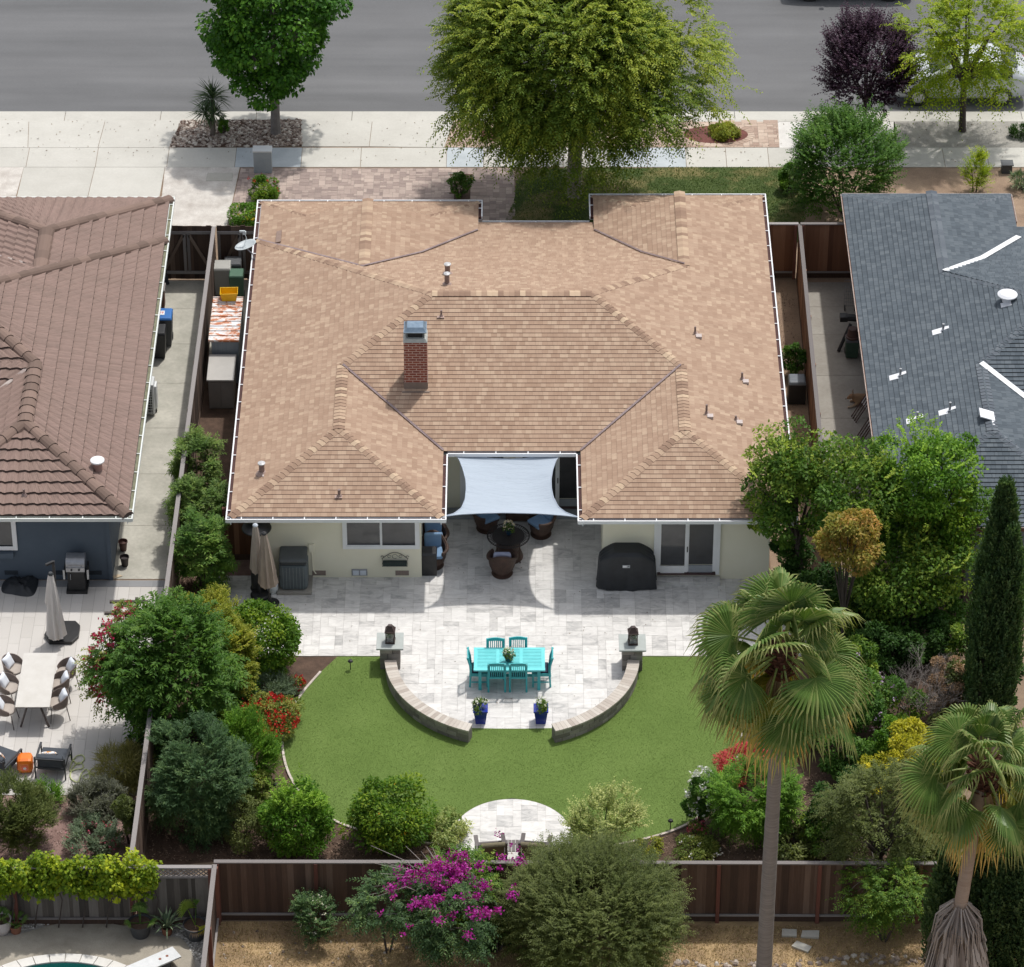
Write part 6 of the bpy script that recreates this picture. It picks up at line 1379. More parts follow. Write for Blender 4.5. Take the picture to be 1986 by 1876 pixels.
V=[(.62,.10,.13),(.42,.08,.15),(.20,.03,.17),(.06,.0,.19),(-.03,-.02,.26),(-.09,-.05,.31),(-.16,-.08,.27),(-.22,-.10,.235),   # spine to nose
   (.08,-.12,.09),(-.06,-.20,.045),(-.20,-.23,.035),(.10,.10,.08),(-.02,.10,.045),(-.12,.10,.035),
   (.56,-.06,.10),(.42,-.18,.06),(.58,-.24,.04),(.48,-.30,.035),(.80,.14,.06),(.95,.05,.04)]
Ed=[(0,1),(1,2),(2,3),(3,4),(4,5),(5,6),(6,7),(3,8),(8,9),(9,10),(3,11),(11,12),(12,13),(0,14),(14,15),(15,16),(16,17),(0,18),(18,19)]
Rr=[.13,.14,.135,.12,.085,.085,.05,.034,.05,.035,.033,.05,.035,.033,.085,.055,.035,.03,.035,.025]
skin('body',V,Ed,Rr,furm,t)
for y in(-.05,.045): g=MB();g.face([(-.06,y-.03,.36),(-.03,y+.03,.37),(-.035,y+.015 if y>0 else y-.02,.45)]);g.build('ear',furm,t,solid=.012)
g=MB();g.sphere((-.245,-.105,.24),.017,8);g.build('nose',blk,t);
for y in(-.11,-.045): g=MB();g.sphere((-.145,y,.325),.011,8);g.build('eye',blk,t)
# ================================================================ BOTTOM LEFT PLANTERS, POOL BOARD
tpot=M('terracotta',(.22,.085,.05),(.30,.13,.08),.8,5);gpot=M('charcoal_pot',(.045,.048,.052),(.07,.074,.08),.6,5);wpot=M('pale_pot',(.48,.44,.42),(.56,.52,.50),.7,5)
def potbase(name,label,u,v,prof,mat,cat='potted plant'):
    p=P(u,v);t=thing(name,label,cat,(p.x,p.y+prof[0][0],.01));H=prof[-1][1];g=MB();g.lathe(prof+[(prof[-1][0]-.02,H),(prof[-1][0]-.03,H-.05),(0,H-.05)],(0,0,0),24,cap=False);g.build('pot',mat,t);g=MB();g.lathe([(prof[-1][0]-.035,H-.048),(0,H-.045)],(0,0,0),20,cap=False);g.build('potting_soil',mulch,t);return t,H
def fan(parent,base,az,el,pet,rad,mat,name='frond',seg=22,old=0,spread=115):
    """one fan leaf: petiole then folded segments"""
    d=Vector((math.cos(az)*math.cos(el),math.sin(az)*math.cos(el),math.sin(el)));g=MB();b=Vector(base);hub=b+d*pet;sd=Vector((-math.sin(az),math.cos(az),0));up=sd.cross(d)*-1
    if up.z<0: up=-up
    g.tube([b,hub],[.014,.009],4,0,.3)
    fanseg(g,hub,d,sd,up,rad,seg,spread,0)
    return g.build(name,mat,parent)
def fanseg(g,hub,d,sd,up,rad,seg,spread,old,droop=.25,rr=None):
    q=rr or rnd
    for k in range(seg):
        a=math.radians(-spread+2*spread*(k+.5)/seg);da=math.radians(2*spread/seg)/2*1.05;L_=rad*(.80+.20*math.cos(a*.7))*q.uniform(.93,1.04)
        rad_d=lambda t,aa:hub+(d*math.cos(aa)+sd*math.sin(aa))*t
        dr=lambda t:-Vector((0,0,1))*droop*rad*(t/rad)**2.4+up*(.06*rad*math.cos(a))
        fold=.030*rad;P0=hub;r1=.55*L_;r2=.8*L_
        A=[rad_d(r1,a-da)+dr(r1),rad_d(r1,a)+up*fold+dr(r1),rad_d(r1,a+da)+dr(r1)]
        B=[rad_d(r2,a-da*.42)+dr(r2),rad_d(r2,a)+up*fold*.6+dr(r2),rad_d(r2,a+da*.42)+dr(r2)];T=rad_d(L_,a+q.uniform(-.09,.09))+dr(L_)-Vector((0,0,q.uniform(.0,.30)*rad))
        c=q.uniform(.25,.6)
        g.face([P0,A[0],A[1]],0,c);g.face([P0,A[1],A[2]],0,c+.1);g.face([A[0],B[0],B[1],A[1]],0,c+.08+old*.2);g.face([A[1],B[1],B[2],A[2]],0,c+.14+old*.2)
        g.face([B[0],T,B[1]],0,.75+old*.25);g.face([B[1],T,B[2]],0,.8+old*.25)
palmleaf=Leaf('palm_leaf',(.025,.065,.015),(.07,.15,.035),(.20,.27,.09),.25,.4);palmyel=Leaf('palm_leaf_yellow',(.10,.16,.02),(.30,.32,.03),(.62,.40,.08),.25)
t,H=potbase('potted_palm','young fan palm in a large charcoal pot, left one on the pool gravel',272,1824,[(.20,0),(.22,.06),(.28,.36),(.30,.40)],gpot)
for az,el,pl,r in((1.6,1.1,.35,.28),(1.2,1.3,.30,.28),(1.9,1.3,.33,.25),(-.4,.5,.30,.24),(3.5,.4,.25,.20)): fan(t,(0,0,H-.05),az,el,pl,r,palmleaf,seg=14,spread=80)
t,H=potbase('potted_agave','grey green agave with long arching leaves in a small terracotta pot',324,1817,[(.11,0),(.14,.20)],tpot)
g=MB()
for k in range(26):
    a=k*2.4;e=.35+.95*(k/26);L_=.62;d=Vector((math.cos(a)*math.cos(e),math.sin(a)*math.cos(e),math.sin(e)));s=Vector((-math.sin(a),math.cos(a),0));b0=Vector((0,0,H-.02));m_=b0+d*L_*.5+Vector((0,0,.04));e_=b0+d*L_-Vector((0,0,.16*math.cos(e)))
    g.face([b0-s*.012,b0+s*.012,m_+s*.024,m_-s*.024],0,rnd.random());g.face([m_-s*.024,m_+s*.024,e_],0,rnd.random())
g.build('leaves',Leaf('agave_leaf',(.05,.09,.06),(.11,.17,.12),(.22,.29,.22),.1),t)
t,H=potbase('potted_palm','fan palm with one yellow green leaf in a charcoal pot beside the fence corner',379,1829,[(.20,0),(.22,.06),(.28,.38),(.30,.42)],gpot)
fan(t,(0,0,H-.05),2.4,1.0,.45,.34,Leaf('lime_fan',(.10,.19,.02),(.20,.30,.04),(.34,.42,.08)),seg=20,spread=110);fan(t,(0,0,H-.05),1.4,1.2,.5,.26,palmleaf,seg=12,spread=30);fan(t,(0,0,H-.05),-.6,.1,.12,.28,palmyel,seg=12,spread=60);fan(t,(0,0,H-.05),-1.4,.0,.12,.26,Leaf('dead_fan',(.25,.16,.09),(.38,.26,.17),(.46,.34,.24)),seg=12,spread=50)
t,H=potbase('potted_fern','leafy plant in a pale round pot cut by the left frame edge',3,1816,[(.15,0),(.22,.15),(.24,.38),(.25,.42)],wpot)
for k in range(7): fan(t,(0,0,H-.05),k*.9,.9,.15,.26,palmleaf,seg=9,spread=40)
t,H=potbase('potted_fern','broad leaved plant in a small terracotta pot beside the pale pot',30,1814,[(.12,0),(.15,.2)],tpot)
for k in range(8): fan(t,(0,0,H-.03),k*.8+.3,.7+.1*(k%3),.18,.30,Leaf('cycad_leaf',(.035,.08,.02),(.08,.15,.04),(.16,.24,.08)),seg=8,spread=26)
a=P(255,1884,.30);b2=P(343,1846,.30);t=thing('diving_board','white diving board pointing into the pool at the lower left','diving board',(0,0,0));g=MB();d=(b2-a).normalized();s=Vector((-d.y,d.x,0))*.21
a=b2-d*2.1;k=[a-s,a+s,b2+s,b2-s];g.prism([(q.x,q.y) for q in k],.27,.31);g.build('board',M('board_white',(.56,.58,.58),(.68,.69,.69),.6,9,fine=.1),t)
for q_ in(.18,.30): g=MB();c=b2-d*q_*1.6;g.lathe([(.035,.312),(.035,.318)],(c.x+.02,c.y,0),10);g.build('bolt',tpot,t)
g=MB();c=b2-d*.35;g.box((c.x,c.y,.14),(.3,.3,.25));g.build('stand',gpot,t)
for k,(q) in enumerate((((1517,1805),(1545,1806),(1545,1819),(1516,1818)),((1556,1808),(1589,1808),(1588,1822),(1553,1820)),((1545,1828),(1574,1839),(1567,1850),(1535,1838)))):
    g=MB();g.prism(PP(q),0,.06);o=g.build('paving_slab',concrete);tag(o,'pale square slab on the dry lot near the palm trunk, %s of three'%('left','right','tilted nearest')[k],'paving slab','loose slabs on the dry lot')
# path lights
for k,(u,v,w2) in enumerate(((680,1300,'at the corner of the bed left of the lawn'),(534,1540,'by the left lawn edging'),(706,1612,'between two bushes by the lower left edging'),(1300,1610,'by the lower right lawn edging'),(1332,1592,'under the white roses'))):
    p=P(u,v);t=thing('path_light','small black garden spike light '+w2,'garden light',(p.x,p.y,0),0,'garden spike lights');g=MB();g.tube([(0,0,0),(0,0,.30)],.012,6);g.build('stake',dkm,t);g=MB();g.lathe([(.07,.29),(.05,.33),(.01,.35)],(0,0,0),12);g.build('lamp_head',dkm,t)
# ================================================================ STREET THINGS
p=P(510,338);t=thing('utility_pedestal','grey blue square utility pedestal with a pale lid at the sidewalk edge','utility pedestal',(p.x,p.y+.18,.012));g=MB();g.box((0,0,.38),(.56,.30,.76));g.build('body',M('pedestal_grey',(.27,.31,.33),(.34,.38,.40),.6,3),t,bevel=.01);g=MB();g.box((0,0,.785),(.60,.36,.05));g.build('lid',M('pedestal_lid',(.56,.58,.58),(.64,.66,.66),.6,3),t,bevel=.008)
q=PP([(399,352),(450,352),(452,336),(403,336)]);g=MB();g.prism(smooth_poly([(q[i][0],q[i][1]) for i in range(4)],1),.0,.022);o=g.build('meter_cover',M('meter_cover_m',(.40,.38,.33),(.47,.45,.40),.8,5),bevel=.05);tag(o,'flat concrete utility box lid set in the aggregate driveway','utility cover')
p=P(1952,333);t=thing('landscape_box','small dark grey box among stones in the right front yard','box',(p.x,p.y,0));g=MB();g.box((0,0,.15),(.34,.3,.30),taper=.9);g.build('body',gpot,t,bevel=.02);g=MB();g.box((0,0,.31),(.38,.34,.03));g.build('lid',gb,t)
# cars
def car(label,x,y,rz,paint,z=-.10):
    t=thing('parked_car',label,'car',(x,y,z),rz,'cars parked on the street')
    pm=M('paint_'+label.split()[0],paint,tuple(c*1.05 for c in paint),.3,1,coat=.8,spec=.6)
    # sections along the length: (x, half width, sill z, beltline z, roof z, roof half width)
    S_=[(-2.15,.70,.34,.66,.70,.60),(-2.05,.84,.24,.80,.84,.70),(-1.5,.89,.22,.92,.98,.74),(-.95,.90,.22,.97,1.08,.74),(-.25,.91,.22,.98,1.42,.62),(.3,.91,.22,.99,1.48,.62),(1.2,.91,.22,1.0,1.46,.62),(1.75,.89,.24,1.0,1.22,.66),(2.05,.84,.28,.98,1.04,.72),(2.15,.78,.38,.85,.90,.66)]
    g=MB();rings=[]
    for (xx,w_,z0,zb,zt,rw) in S_:
        pr=[(-w_*.9,z0),(-w_,z0+.12),(-w_,zb-.12),(-w_*.96,zb),(-rw,zt-.03),(-rw*.85,zt),(0,zt+.02),(rw*.85,zt),(rw,zt-.03),(w_*.96,zb),(w_,zb-.12),(w_,z0+.12),(w_*.9,z0)]
        rings.append([g.vert((xx,a,b_)) for a,b_ in pr])
    for A,B in zip(rings,rings[1:]):
        for k in range(len(A)): g.idx((A[k],A[(k+1)%len(A)],B[(k+1)%len(A)],B[k]),0,.5)
    g.idx(rings[0],0);g.idx(rings[-1][::-1],0);g.build('body',pm,t,smooth=True)
    gl=Glass('car_glass',(.012,.014,.016),.05)
    for s in(-1,1):
        for xa,xb,za,zb in((-.62,.15,1.20,1.41),(.20,1.10,1.43,1.41),(1.15,1.62,1.40,1.24)):
            g=MB();g.face([(xa,s*.895,1.0),(xb,s*.895,1.0),(xb,s*.68,zb),(xa+.05,s*.68,za)]);g.build('side_window',gl,t)
    g=MB();g.face([(-.98,-.70,1.10),(-.98,.70,1.10),(-.27,.58,1.445),(-.27,-.58,1.445)]);g.build('windshield',gl,t);g=MB();g.face([(1.30,-.58,1.475),(1.30,.58,1.475),(1.80,.62,1.235),(1.80,-.62,1.235)]);g.build('rear_window',gl,t)
    for xx in(-1.35,1.32):
        for s in(-1,1):
            g=MB();g.tube([(xx,s*.74,.32),(xx,s*.93,.32)],.33,24);o=g.build('wheel',blk,t);g=MB()
            g.tube([(xx,s*.91,.32),(xx,s*.938,.32)],.20,16)
            g.build('rim',steel,o)
    for s in(-1,1):
        g=MB();g.box((-2.06,s*.62,.68),(.12,.34,.13));g.build('headlight',M('lamp_clear',(.6,.62,.64),(.7,.72,.74),.15),t,bevel=.03);g=MB();g.box((2.08,s*.66,.82),(.12,.26,.2));g.build('taillight',M('lamp_red',(.35,.02,.02),(.45,.03,.03),.2),t,bevel=.03)
        g=MB();g.box((-.72,s*1.0,1.04),(.14,.16,.11));g.build('side_mirror',pm,t,bevel=.03)
    return t
p=P(1782,206,-.1);car('silver car parked at the near kerb behind the yellow green street tree',P(1862,206,-.1).x,p.y+.93,0,(.52,.55,.58))
p=P(1560,3,-.1);car('dark car parked across the street, only its wheels inside the top edge',P(1648,0,-.1).x,p.y+.90,0,(.03,.032,.036))
# ================================================================ PLANTS
barkm=M('bark_grey_brown',(.10,.08,.065),(.20,.17,.14),.9,6,stretch=(3,3,.6),fine=.4,fscale=30,bmp=.5);barkd=M('bark_dark',(.045,.035,.03),(.09,.07,.06),.9,6,stretch=(3,3,.6));twig=M('bare_twigs',(.20,.17,.155),(.34,.30,.28),.9,6)
LM=dict(
 maple=Leaf('leaf_maple',(.016,.055,.009),(.035,.115,.015),(.10,.235,.025)),
 elm=Leaf('leaf_elm',(.045,.095,.016),(.105,.175,.03),(.27,.33,.055)),
 plum=Leaf('leaf_plum',(.018,.008,.022),(.036,.018,.042),(.085,.050,.100),.15),
 locust=Leaf('leaf_locust',(.075,.14,.012),(.19,.28,.02),(.40,.45,.035),.35),
 green=Leaf('leaf_green',(.02,.065,.012),(.05,.125,.022),(.12,.22,.045)),
 bright=Leaf('leaf_bright',(.03,.09,.010),(.07,.17,.018),(.19,.33,.045)),
 citrus=Leaf('leaf_citrus',(.025,.075,.008),(.065,.145,.012),(.19,.27,.025)),
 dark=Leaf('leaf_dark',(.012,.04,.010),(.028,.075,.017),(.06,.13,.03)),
 yel=Leaf('leaf_yellow_green',(.07,.11,.015),(.17,.21,.03),(.36,.36,.07),.35),
 olive=Leaf('leaf_olive',(.033,.052,.018),(.078,.108,.036),(.155,.19,.075)),
 bluegr=Leaf('leaf_blue_green',(.020,.05,.026),(.050,.105,.050),(.14,.22,.09)),
 grey=Leaf('leaf_grey_green',(.05,.08,.06),(.10,.15,.115),(.20,.27,.20)),
 lav=Leaf('leaf_lavender',(.05,.055,.05),(.10,.115,.105),(.18,.20,.185)),
 varieg=Leaf('leaf_variegated',(.06,.11,.03),(.22,.28,.11),(.55,.58,.34),.3),
 fruit=Leaf('leaf_fruit',(.026,.075,.013),(.075,.155,.025),(.24,.32,.055)),
 orange=Leaf('leaf_orange_tinged',(.08,.13,.025),(.22,.20,.05),(.48,.28,.12),.3),
 gold=Leaf('leaf_gold',(.13,.17,.02),(.34,.34,.03),(.60,.50,.06),.35),
 straw=Leaf('leaf_straw',(.10,.11,.04),(.20,.20,.08),(.34,.32,.16),.3),
 cyp=Leaf('leaf_cypress',(.028,.062,.030),(.055,.110,.052),(.12,.19,.095),.25),
 vine=Leaf('leaf_vine',(.05,.11,.01),(.13,.21,.018),(.34,.40,.03),.35),
 rose=Leaf('leaf_rose',(.05,.09,.02),(.12,.17,.04),(.26,.27,.08),.3))
red=Leaf('petal_red',(.38,.008,.012),(.55,.012,.02),(.66,.05,.04),.15);mag=Leaf('bract_magenta',(.26,.006,.19),(.42,.012,.32),(.56,.10,.44),.25);pinkp=Leaf('petal_pink',(.42,.05,.10),(.60,.12,.20),(.72,.32,.38),.2)
whitep=Leaf('petal_white',(.60,.60,.58),(.76,.76,.75),(.84,.84,.83),.2);lil=Leaf('petal_lilac',(.30,.18,.36),(.48,.34,.52),(.62,.50,.64),.2);yelp=Leaf('petal_yellow',(.50,.40,.02),(.66,.54,.04),(.74,.66,.2),.2);crim=Leaf('leaf_crimson',(.22,.03,.04),(.40,.06,.08),(.55,.16,.16),.25)
SEED=[100]
def envelope(u,v,hw,hh,zc=None,rz=None):
    s=ppm(P(u,v,1).x,P(u,v,1).y,1.5);Rr=hw/s;q=(hh/s)**2-(Rr*math.sin(TH))**2
    Rz=rz or math.sqrt(max(q,(.30*Rr)**2))/math.cos(TH)*1.0
    zc=zc if zc is not None else Rz*.92
    return P(u,v,zc),Rr,Rz,zc
def nl_for(Rr,Rz,ll,lw,cover): return int(cover*4*math.pi*((Rr*Rr+2*Rr*Rz)/3)/(ll*lw*.55))
def plant(name,label,cat,u,v,hw,hh,mat,ll=.09,lw=.045,style='blob',cover=2.2,zc=None,rz=None,bottom=-.85,ncl=None,cr=.30,lump=.15,cjit=.55,fl=None,trunk=None,group=None,droop=.2,up=0,stems=5,base=None,spray=None,ry=None,extra=None,shell=(.5,.93),K=None,ccr=.34):
    SEED[0]+=1;c,Rr,Rz,zc=envelope(u,v,hw,hh,zc,rz);L=Leaves(SEED[0]);Ry=ry or Rr
    loc=(c.x,c.y,0) if base is None else (base[0],base[1],0);cc=(c.x-loc[0],c.y-loc[1],zc)
    t=thing(name,label,cat,loc,0,group);N=nl_for(Rr,Rz,ll,lw,cover)
    if style=='blob':
        k=ncl or max(22,int(18*(Rr/.5)**.9));blob(L,cc,(Rr*.95,Ry*.95,Rz*.95),k,cr*1.12*min(Rr,1.6),N/k,ll,lw,droop,up,bottom=bottom,lump=lump,cjit=cjit,shell=shell)
    else:
        sl,per,dr,uw,sd=spray or (.5,14,.5,.1,.9);k=max(10,N//per);sprays(L,cc,(Rr*.93,Ry*.93,Rz*.93),k,sl,per,ll,lw,dr,bottom=bottom,upw=uw,lump=lump,cjit=cjit,side=sd,shell=shell,K=K,ccr=ccr)
    if extra: extra(L,cc,Rr,Rz)
    o=L.build('foliage',mat,t);g=MB();q=random.Random(SEED[0])
    if trunk:
        r,zt=trunk[:2];top=Vector((cc[0]*.5,cc[1]*.5,zt));g.tube([(0,0,-.02),(0,0,.08),(top.x*.5,top.y*.5,zt*.5),top],[r*1.35,r*1.05,r*.95,r*.85],10)
        limbs(g,top,[(cc[0]+Rr*.75*math.cos(a),cc[1]+Rr*.75*math.sin(a),zc+Rz*q.uniform(-.15,.6)) for a in [k*2*math.pi/9+q.uniform(-.2,.2) for k in range(9)]]+[(cc[0],cc[1],zc+Rz*.7)],r*.6,q)
        g.build('trunk',trunk[2] if len(trunk)>2 else barkm,t)
    elif stems:
        for k in range(stems):
            a=k*2*math.pi/stems+q.uniform(-.4,.4);g.tube([(cc[0]*.2+.05*math.cos(a),cc[1]*.2+.05*math.sin(a),-.01),(cc[0]*.6+Rr*.3*math.cos(a),cc[1]*.6+Rr*.3*math.sin(a),zc*.6),(cc[0]+Rr*.6*math.cos(a),cc[1]+Rr*.6*math.sin(a),zc+Rz*.2)],[.025,.018,.006],5)
        g.build('stem',barkd,t)
    if fl:
        for pn,fm,n,sz,zlo in fl:
            L=Leaves(SEED[0]+5000);gg=L.g;d=rdir(gg,n*3);d=d[d[:,2]>zlo][:n];m=len(d);cen=np.repeat(d*np.array((Rr,Ry,Rz))*gg.uniform(.85,1.03,(m,1))+np.array(cc),6,0)+gg.normal(size=(m*6,3))*sz*.45
            L.add(cen,rdir(gg,m*6)+np.array((0,0,.4)),rdir(gg,m*6),sz,sz*.8,gg.uniform(0,1,m*6));L.build(pn,fm,t)
    return t
B=lambda u,v:tuple(P(u,v))[:2]
# --- street trees
plant('maple_tree','dense deep green broad leaved street tree in the stone bed','tree',528,40,138,158,LM['maple'],.15,.11,cover=3.1,zc=3.8,rz=2.85,trunk=(.15,1.6,M('bark_grey',(.13,.12,.11),(.24,.22,.21),.9,6)),base=B(535,258),ncl=150,cr=.30,bottom=-.95,lump=.12,cjit=.45,droop=.5)
def elm_extra(L,cc,Rr,Rz):
    sprays(L,(cc[0],cc[1],cc[2]-.2),(Rr*.95,Rr*.85,Rz*.95),1900,.75,18,.13,.055,.45,bottom=-.35,shell=(.85,1.02),tint=.25,side=.8,K=130,ccr=.2)
    sprays(L,(cc[0],cc[1]-.3,cc[2]-2.0),(Rr*.62,Rr*.55,Rz*.62),1500,.75,16,.13,.05,.5,bottom=-.8,shell=(.5,1.0),K=70,ccr=.3)
    sprays(L,(cc[0],cc[1]-.2,cc[2]-1.0),(Rr*.85,Rr*.75,Rz*.6),1200,.7,16,.13,.05,.4,bottom=-.6,shell=(.7,1.05),K=70,ccr=.25,outw=1.3)
plant('elm_tree','very large spreading yellow green street tree with drooping leafy sprays','tree',1120,100,255,215,LM['elm'],.14,.055,'spray',cover=3.4,zc=5.25,rz=3.1,bottom=-.62,trunk=(.24,2.2,M('bark_pale',(.25,.22,.18),(.40,.37,.33),.9,5,stretch=(3,3,.6),fine=.3,fscale=30)),base=B(1113,378),spray=(.62,15,.32,.12,.9),lump=.22,cjit=.65,extra=elm_extra,ry=3.8,K=230,ccr=.24)
plant('purple_plum_tree','dark purple leaved street tree with upright branches','tree',1680,128,86,90,LM['plum'],.10,.06,'spray',cover=3.2,zc=2.25,rz=1.45,trunk=(.07,.9,barkd),base=B(1677,250),spray=(.6,14,.0,1.1,.9),bottom=-.75,lump=.2)
plant('honey_locust_tree','airy yellow green street tree with feathery leaves in front of the silver car','tree',1872,85,112,135,LM['locust'],.12,.055,'spray',cover=1.35,zc=3.3,rz=2.0,trunk=(.11,1.7,barkd),base=B(1866,254),spray=(.7,16,.5,.25,1.),bottom=-.8,lump=.3,cjit=.6,group=None)
plant('tall_shrub','tall loose bright green shrub with upright shoots beside the grey roof','shrub',1638,325,100,95,LM['green'],.10,.06,'spray',cover=2.6,bottom=-.9,spray=(.5,12,.1,.7,.9),lump=.2,cjit=.6,stems=8,zc=1.6,rz=1.5)
plant('shrub','small round yellow green shrub on the right edge of the front lawn','shrub',1533,338,25,33,LM['bright'],.06,.03)
plant('rose_bush','leafy bush with one red bloom behind the utility pedestal','shrub',508,366,34,29,LM['citrus'],.07,.035,fl=[('blossoms',red,7,.05,.0)])
plant('rose_bush','bush with yellow and red blooms at the front left corner of the tan roof','shrub',477,418,34,24,LM['bright'],.07,.035,fl=[('blossoms',yelp,22,.045,.2),('red_blossoms',red,12,.05,-.3)])
plant('rose_bush','bush in a square mulch cutout of the brick driveway','shrub',892,358,22,25,LM['green'],.06,.035,fl=[('blossoms',pinkp,5,.05,0),('white_blossoms',whitep,5,.05,0)])
plant('shrub','small yellow green mound in the right oval mulch bed','shrub',1405,254,31,20,LM['yel'],.06,.03,cover=2.6)
plant('shrub','small green shrub beside the spiky plant in the stone bed','shrub',433,242,11,20,LM['bright'],.06,.03)
plant('sapling','thin young sapling with yellow green leaves in the dry front yard','sapling',1893,333,17,42,LM['locust'],.08,.035,'spray',cover=2.,spray=(.4,10,.1,1.4,.9),bottom=-.95,stems=2)
plant('grass_clump','green strappy clump at the right frame edge near the dark box','plant',1982,352,22,20,LM['grey'],.22,.02,up=.8,ncl=14)
plant('grass_clump','dark green clump beside the sidewalk at the right frame edge','plant',1978,256,18,14,LM['dark'],.14,.02,up=.8,ncl=14)
p=P(413,262);t=thing('cordyline','spiky strap leaved plant with a drooping skirt in the stone bed','plant',(p.x,p.y,0));g=MB();g.tube([(0,0,0),(.02,0,.7),(.05,.0,1.25)],[.09,.06,.05],8);g.tube([(0,0,.3),(-.12,-.05,.6),(-.2,-.1,.8)],[.05,.045,.04],8);g.build('trunk',barkm,t)
L=Leaves(77);gg=L.g
for c_,n,l_ in(((.05,0,1.3),170,.75),((-.2,-.1,.85),120,.6),((.05,0,.75),120,.5)):
    d=rdir(gg,n);d[:,2]=d[:,2]*.9+.25;L.add(np.repeat([c_],n,0),d,rdir(gg,n)*.3+np.array((0,0,1.)),l_*gg.uniform(.7,1.15,n),.035,gg.uniform(0,.9,n))
L.build('foliage',Leaf('strap_leaf',(.02,.045,.025),(.045,.085,.045),(.10,.15,.08),.15),t)
# --- left side hedge
gl_=Leaf('leaf_lance',(.03,.075,.018),(.075,.14,.035),(.20,.28,.085),.3)
for k,(u,v,hw,hh,lab) in enumerate(((383,905,38,52,'far lance leaved shrub of three against the left fence, opposite the garden sheds'),(386,985,46,62,'middle lance leaved shrub of the three against the left fence'),(393,1075,47,62,'near glossy shrub of the three against the left fence, beside the small fence panel'))):
    plant('tall_shrub',lab,'shrub',u,v,hw,hh,gl_ if k<2 else Leaf('leaf_glossy_whorl',(.025,.075,.018),(.07,.15,.03),(.21,.31,.08),.3),.14,.04,'spray',cover=3.4,spray=(.32,12,.25,.5,.9),bottom=-.9,lump=.1,cjit=.6,zc=1.25,rz=1.25,ry=.75,group='tall shrubs along the left fence',stems=6)
plant('shrub','green shrub between the tan roofed house and the right fence, behind the compost bin','shrub',1540,700,25,36,LM['green'],.08,.05,cover=2.3)
# --- left garden mass
plant('laurel_tree','large dark green long leaved tree overhanging the tiled patio','tree',328,1300,128,124,LM['green'],.16,.055,'spray',cover=3.2,spray=(.4,12,.4,.45,.9),zc=2.3,rz=1.75,bottom=-.8,trunk=(.10,1.2,barkd),base=B(345,1430),lump=.14,cjit=.55)
plant('crape_myrtle','slender small tree with crimson pink blossoms leaning over the tiled patio','tree',208,1300,34,125,LM['rose'],.10,.05,'spray',cover=1.0,spray=(.35,11,.4,.3,.9),zc=1.9,rz=1.55,K=24,ccr=.4,bottom=-.9,trunk=(.05,.9,barkd),base=B(262,1415),fl=[('blossoms',Leaf('petal_crimson',(.40,.01,.06),(.58,.03,.12),(.68,.14,.22),.2),150,.085,-.8)],lump=.3)
plant('crape_myrtle','crimson blossoms above the trellis rails','shrub',242,1192,22,26,LM['rose'],.08,.04,'spray',cover=.9,spray=(.25,9,.2,.6,.9),zc=1.8,rz=.35,fl=[('blossoms',MATS['petal_crimson'],50,.07,-.8)])
plant('golden_shrub','tall olive yellow shrub between the dark tree and the rounded bush','shrub',440,1278,54,94,LM['yel'],.10,.035,'spray',cover=3.4,spray=(.3,12,.2,.7,.8),bottom=-.9,cjit=.5,zc=1.5,rz=1.4)
plant('golden_shrub','yellow green feathery bush below the left fence beside the patio corner','shrub',402,1198,62,30,LM['yel'],.09,.03,'spray',cover=2.2,spray=(.3,12,.1,.8,.8),zc=1.0,rz=.5)
plant('round_shrub','rounded bright green bush overhanging the left edge of the travertine patio','shrub',510,1245,68,76,LM['citrus'],.085,.055,cover=3.6,ncl=110,cr=.28,shell=(.7,.9),lump=.06,bottom=-.9,zc=1.1,rz=1.15)
plant('rosemary_bush','grey green spiky low bush behind the red flowers','shrub',512,1335,58,34,LM['grey'],.11,.018,'spray',cover=3.,spray=(.3,14,.0,1.2,.5))
plant('red_flower_bush','low bush covered in bright red flowers at the left lawn edge','flower bush',520,1393,62,46,LM['rose'],.07,.04,cover=2.6,fl=[('blossoms',red,230,.055,.0)],zc=.45,rz=.45)
plant('red_flower_bush','small sprig of red flowers beside the rounded bush and edging strip','flower bush',577,1327,15,18,LM['rose'],.06,.03,cover=1.6,fl=[('blossoms',red,60,.045,-.3)])
plant('blue_green_shrub','large soft blue green shrub against the fence end at the lower left','shrub',380,1508,98,116,LM['bluegr'],.11,.028,'spray',cover=3.4,spray=(.3,14,.15,.5,.7),bottom=-.9,lump=.22,cjit=.65,zc=1.5,rz=1.5,stems=7,K=60,ccr=.30)
plant('green_shrub','fine leaved bright green shrub between the blue green shrub and red flowers','shrub',472,1462,54,80,LM['bright'],.10,.025,'spray',cover=3.2,spray=(.35,14,.0,1.2,.5),cjit=.5)
plant('brown_green_shrub','sparse dull green shrub on the leaf litter left of the bright lime tree','shrub',470,1592,52,58,LM['olive'],.07,.03,cover=1.1,cr=.35)
plant('lime_tree','bright green leafy young tree with upright top shoots near the back fence','tree',570,1600,72,82,LM['bright'],.11,.045,cover=2.7,ncl=80,cr=.26,up=.4,stems=6,extra=lambda L,cc,Rr,Rz:sprays(L,(cc[0],cc[1],cc[2]+Rz*.55),(Rr*.7,Rr*.5,Rz*.5),60,.45,12,.10,.04,.0,bottom=.0,upw=1.6,tint=.35))
plant('orange_tree','rounded citrus tree with a few yellow fruit near the back fence','tree',757,1588,88,76,LM['citrus'],.10,.05,cover=2.5,ncl=110,cr=.24,fl=[('fruit',Leaf('fruit_yellow',(.55,.28,.01),(.65,.36,.02),(.7,.45,.05),.05),9,.05,-.4)])
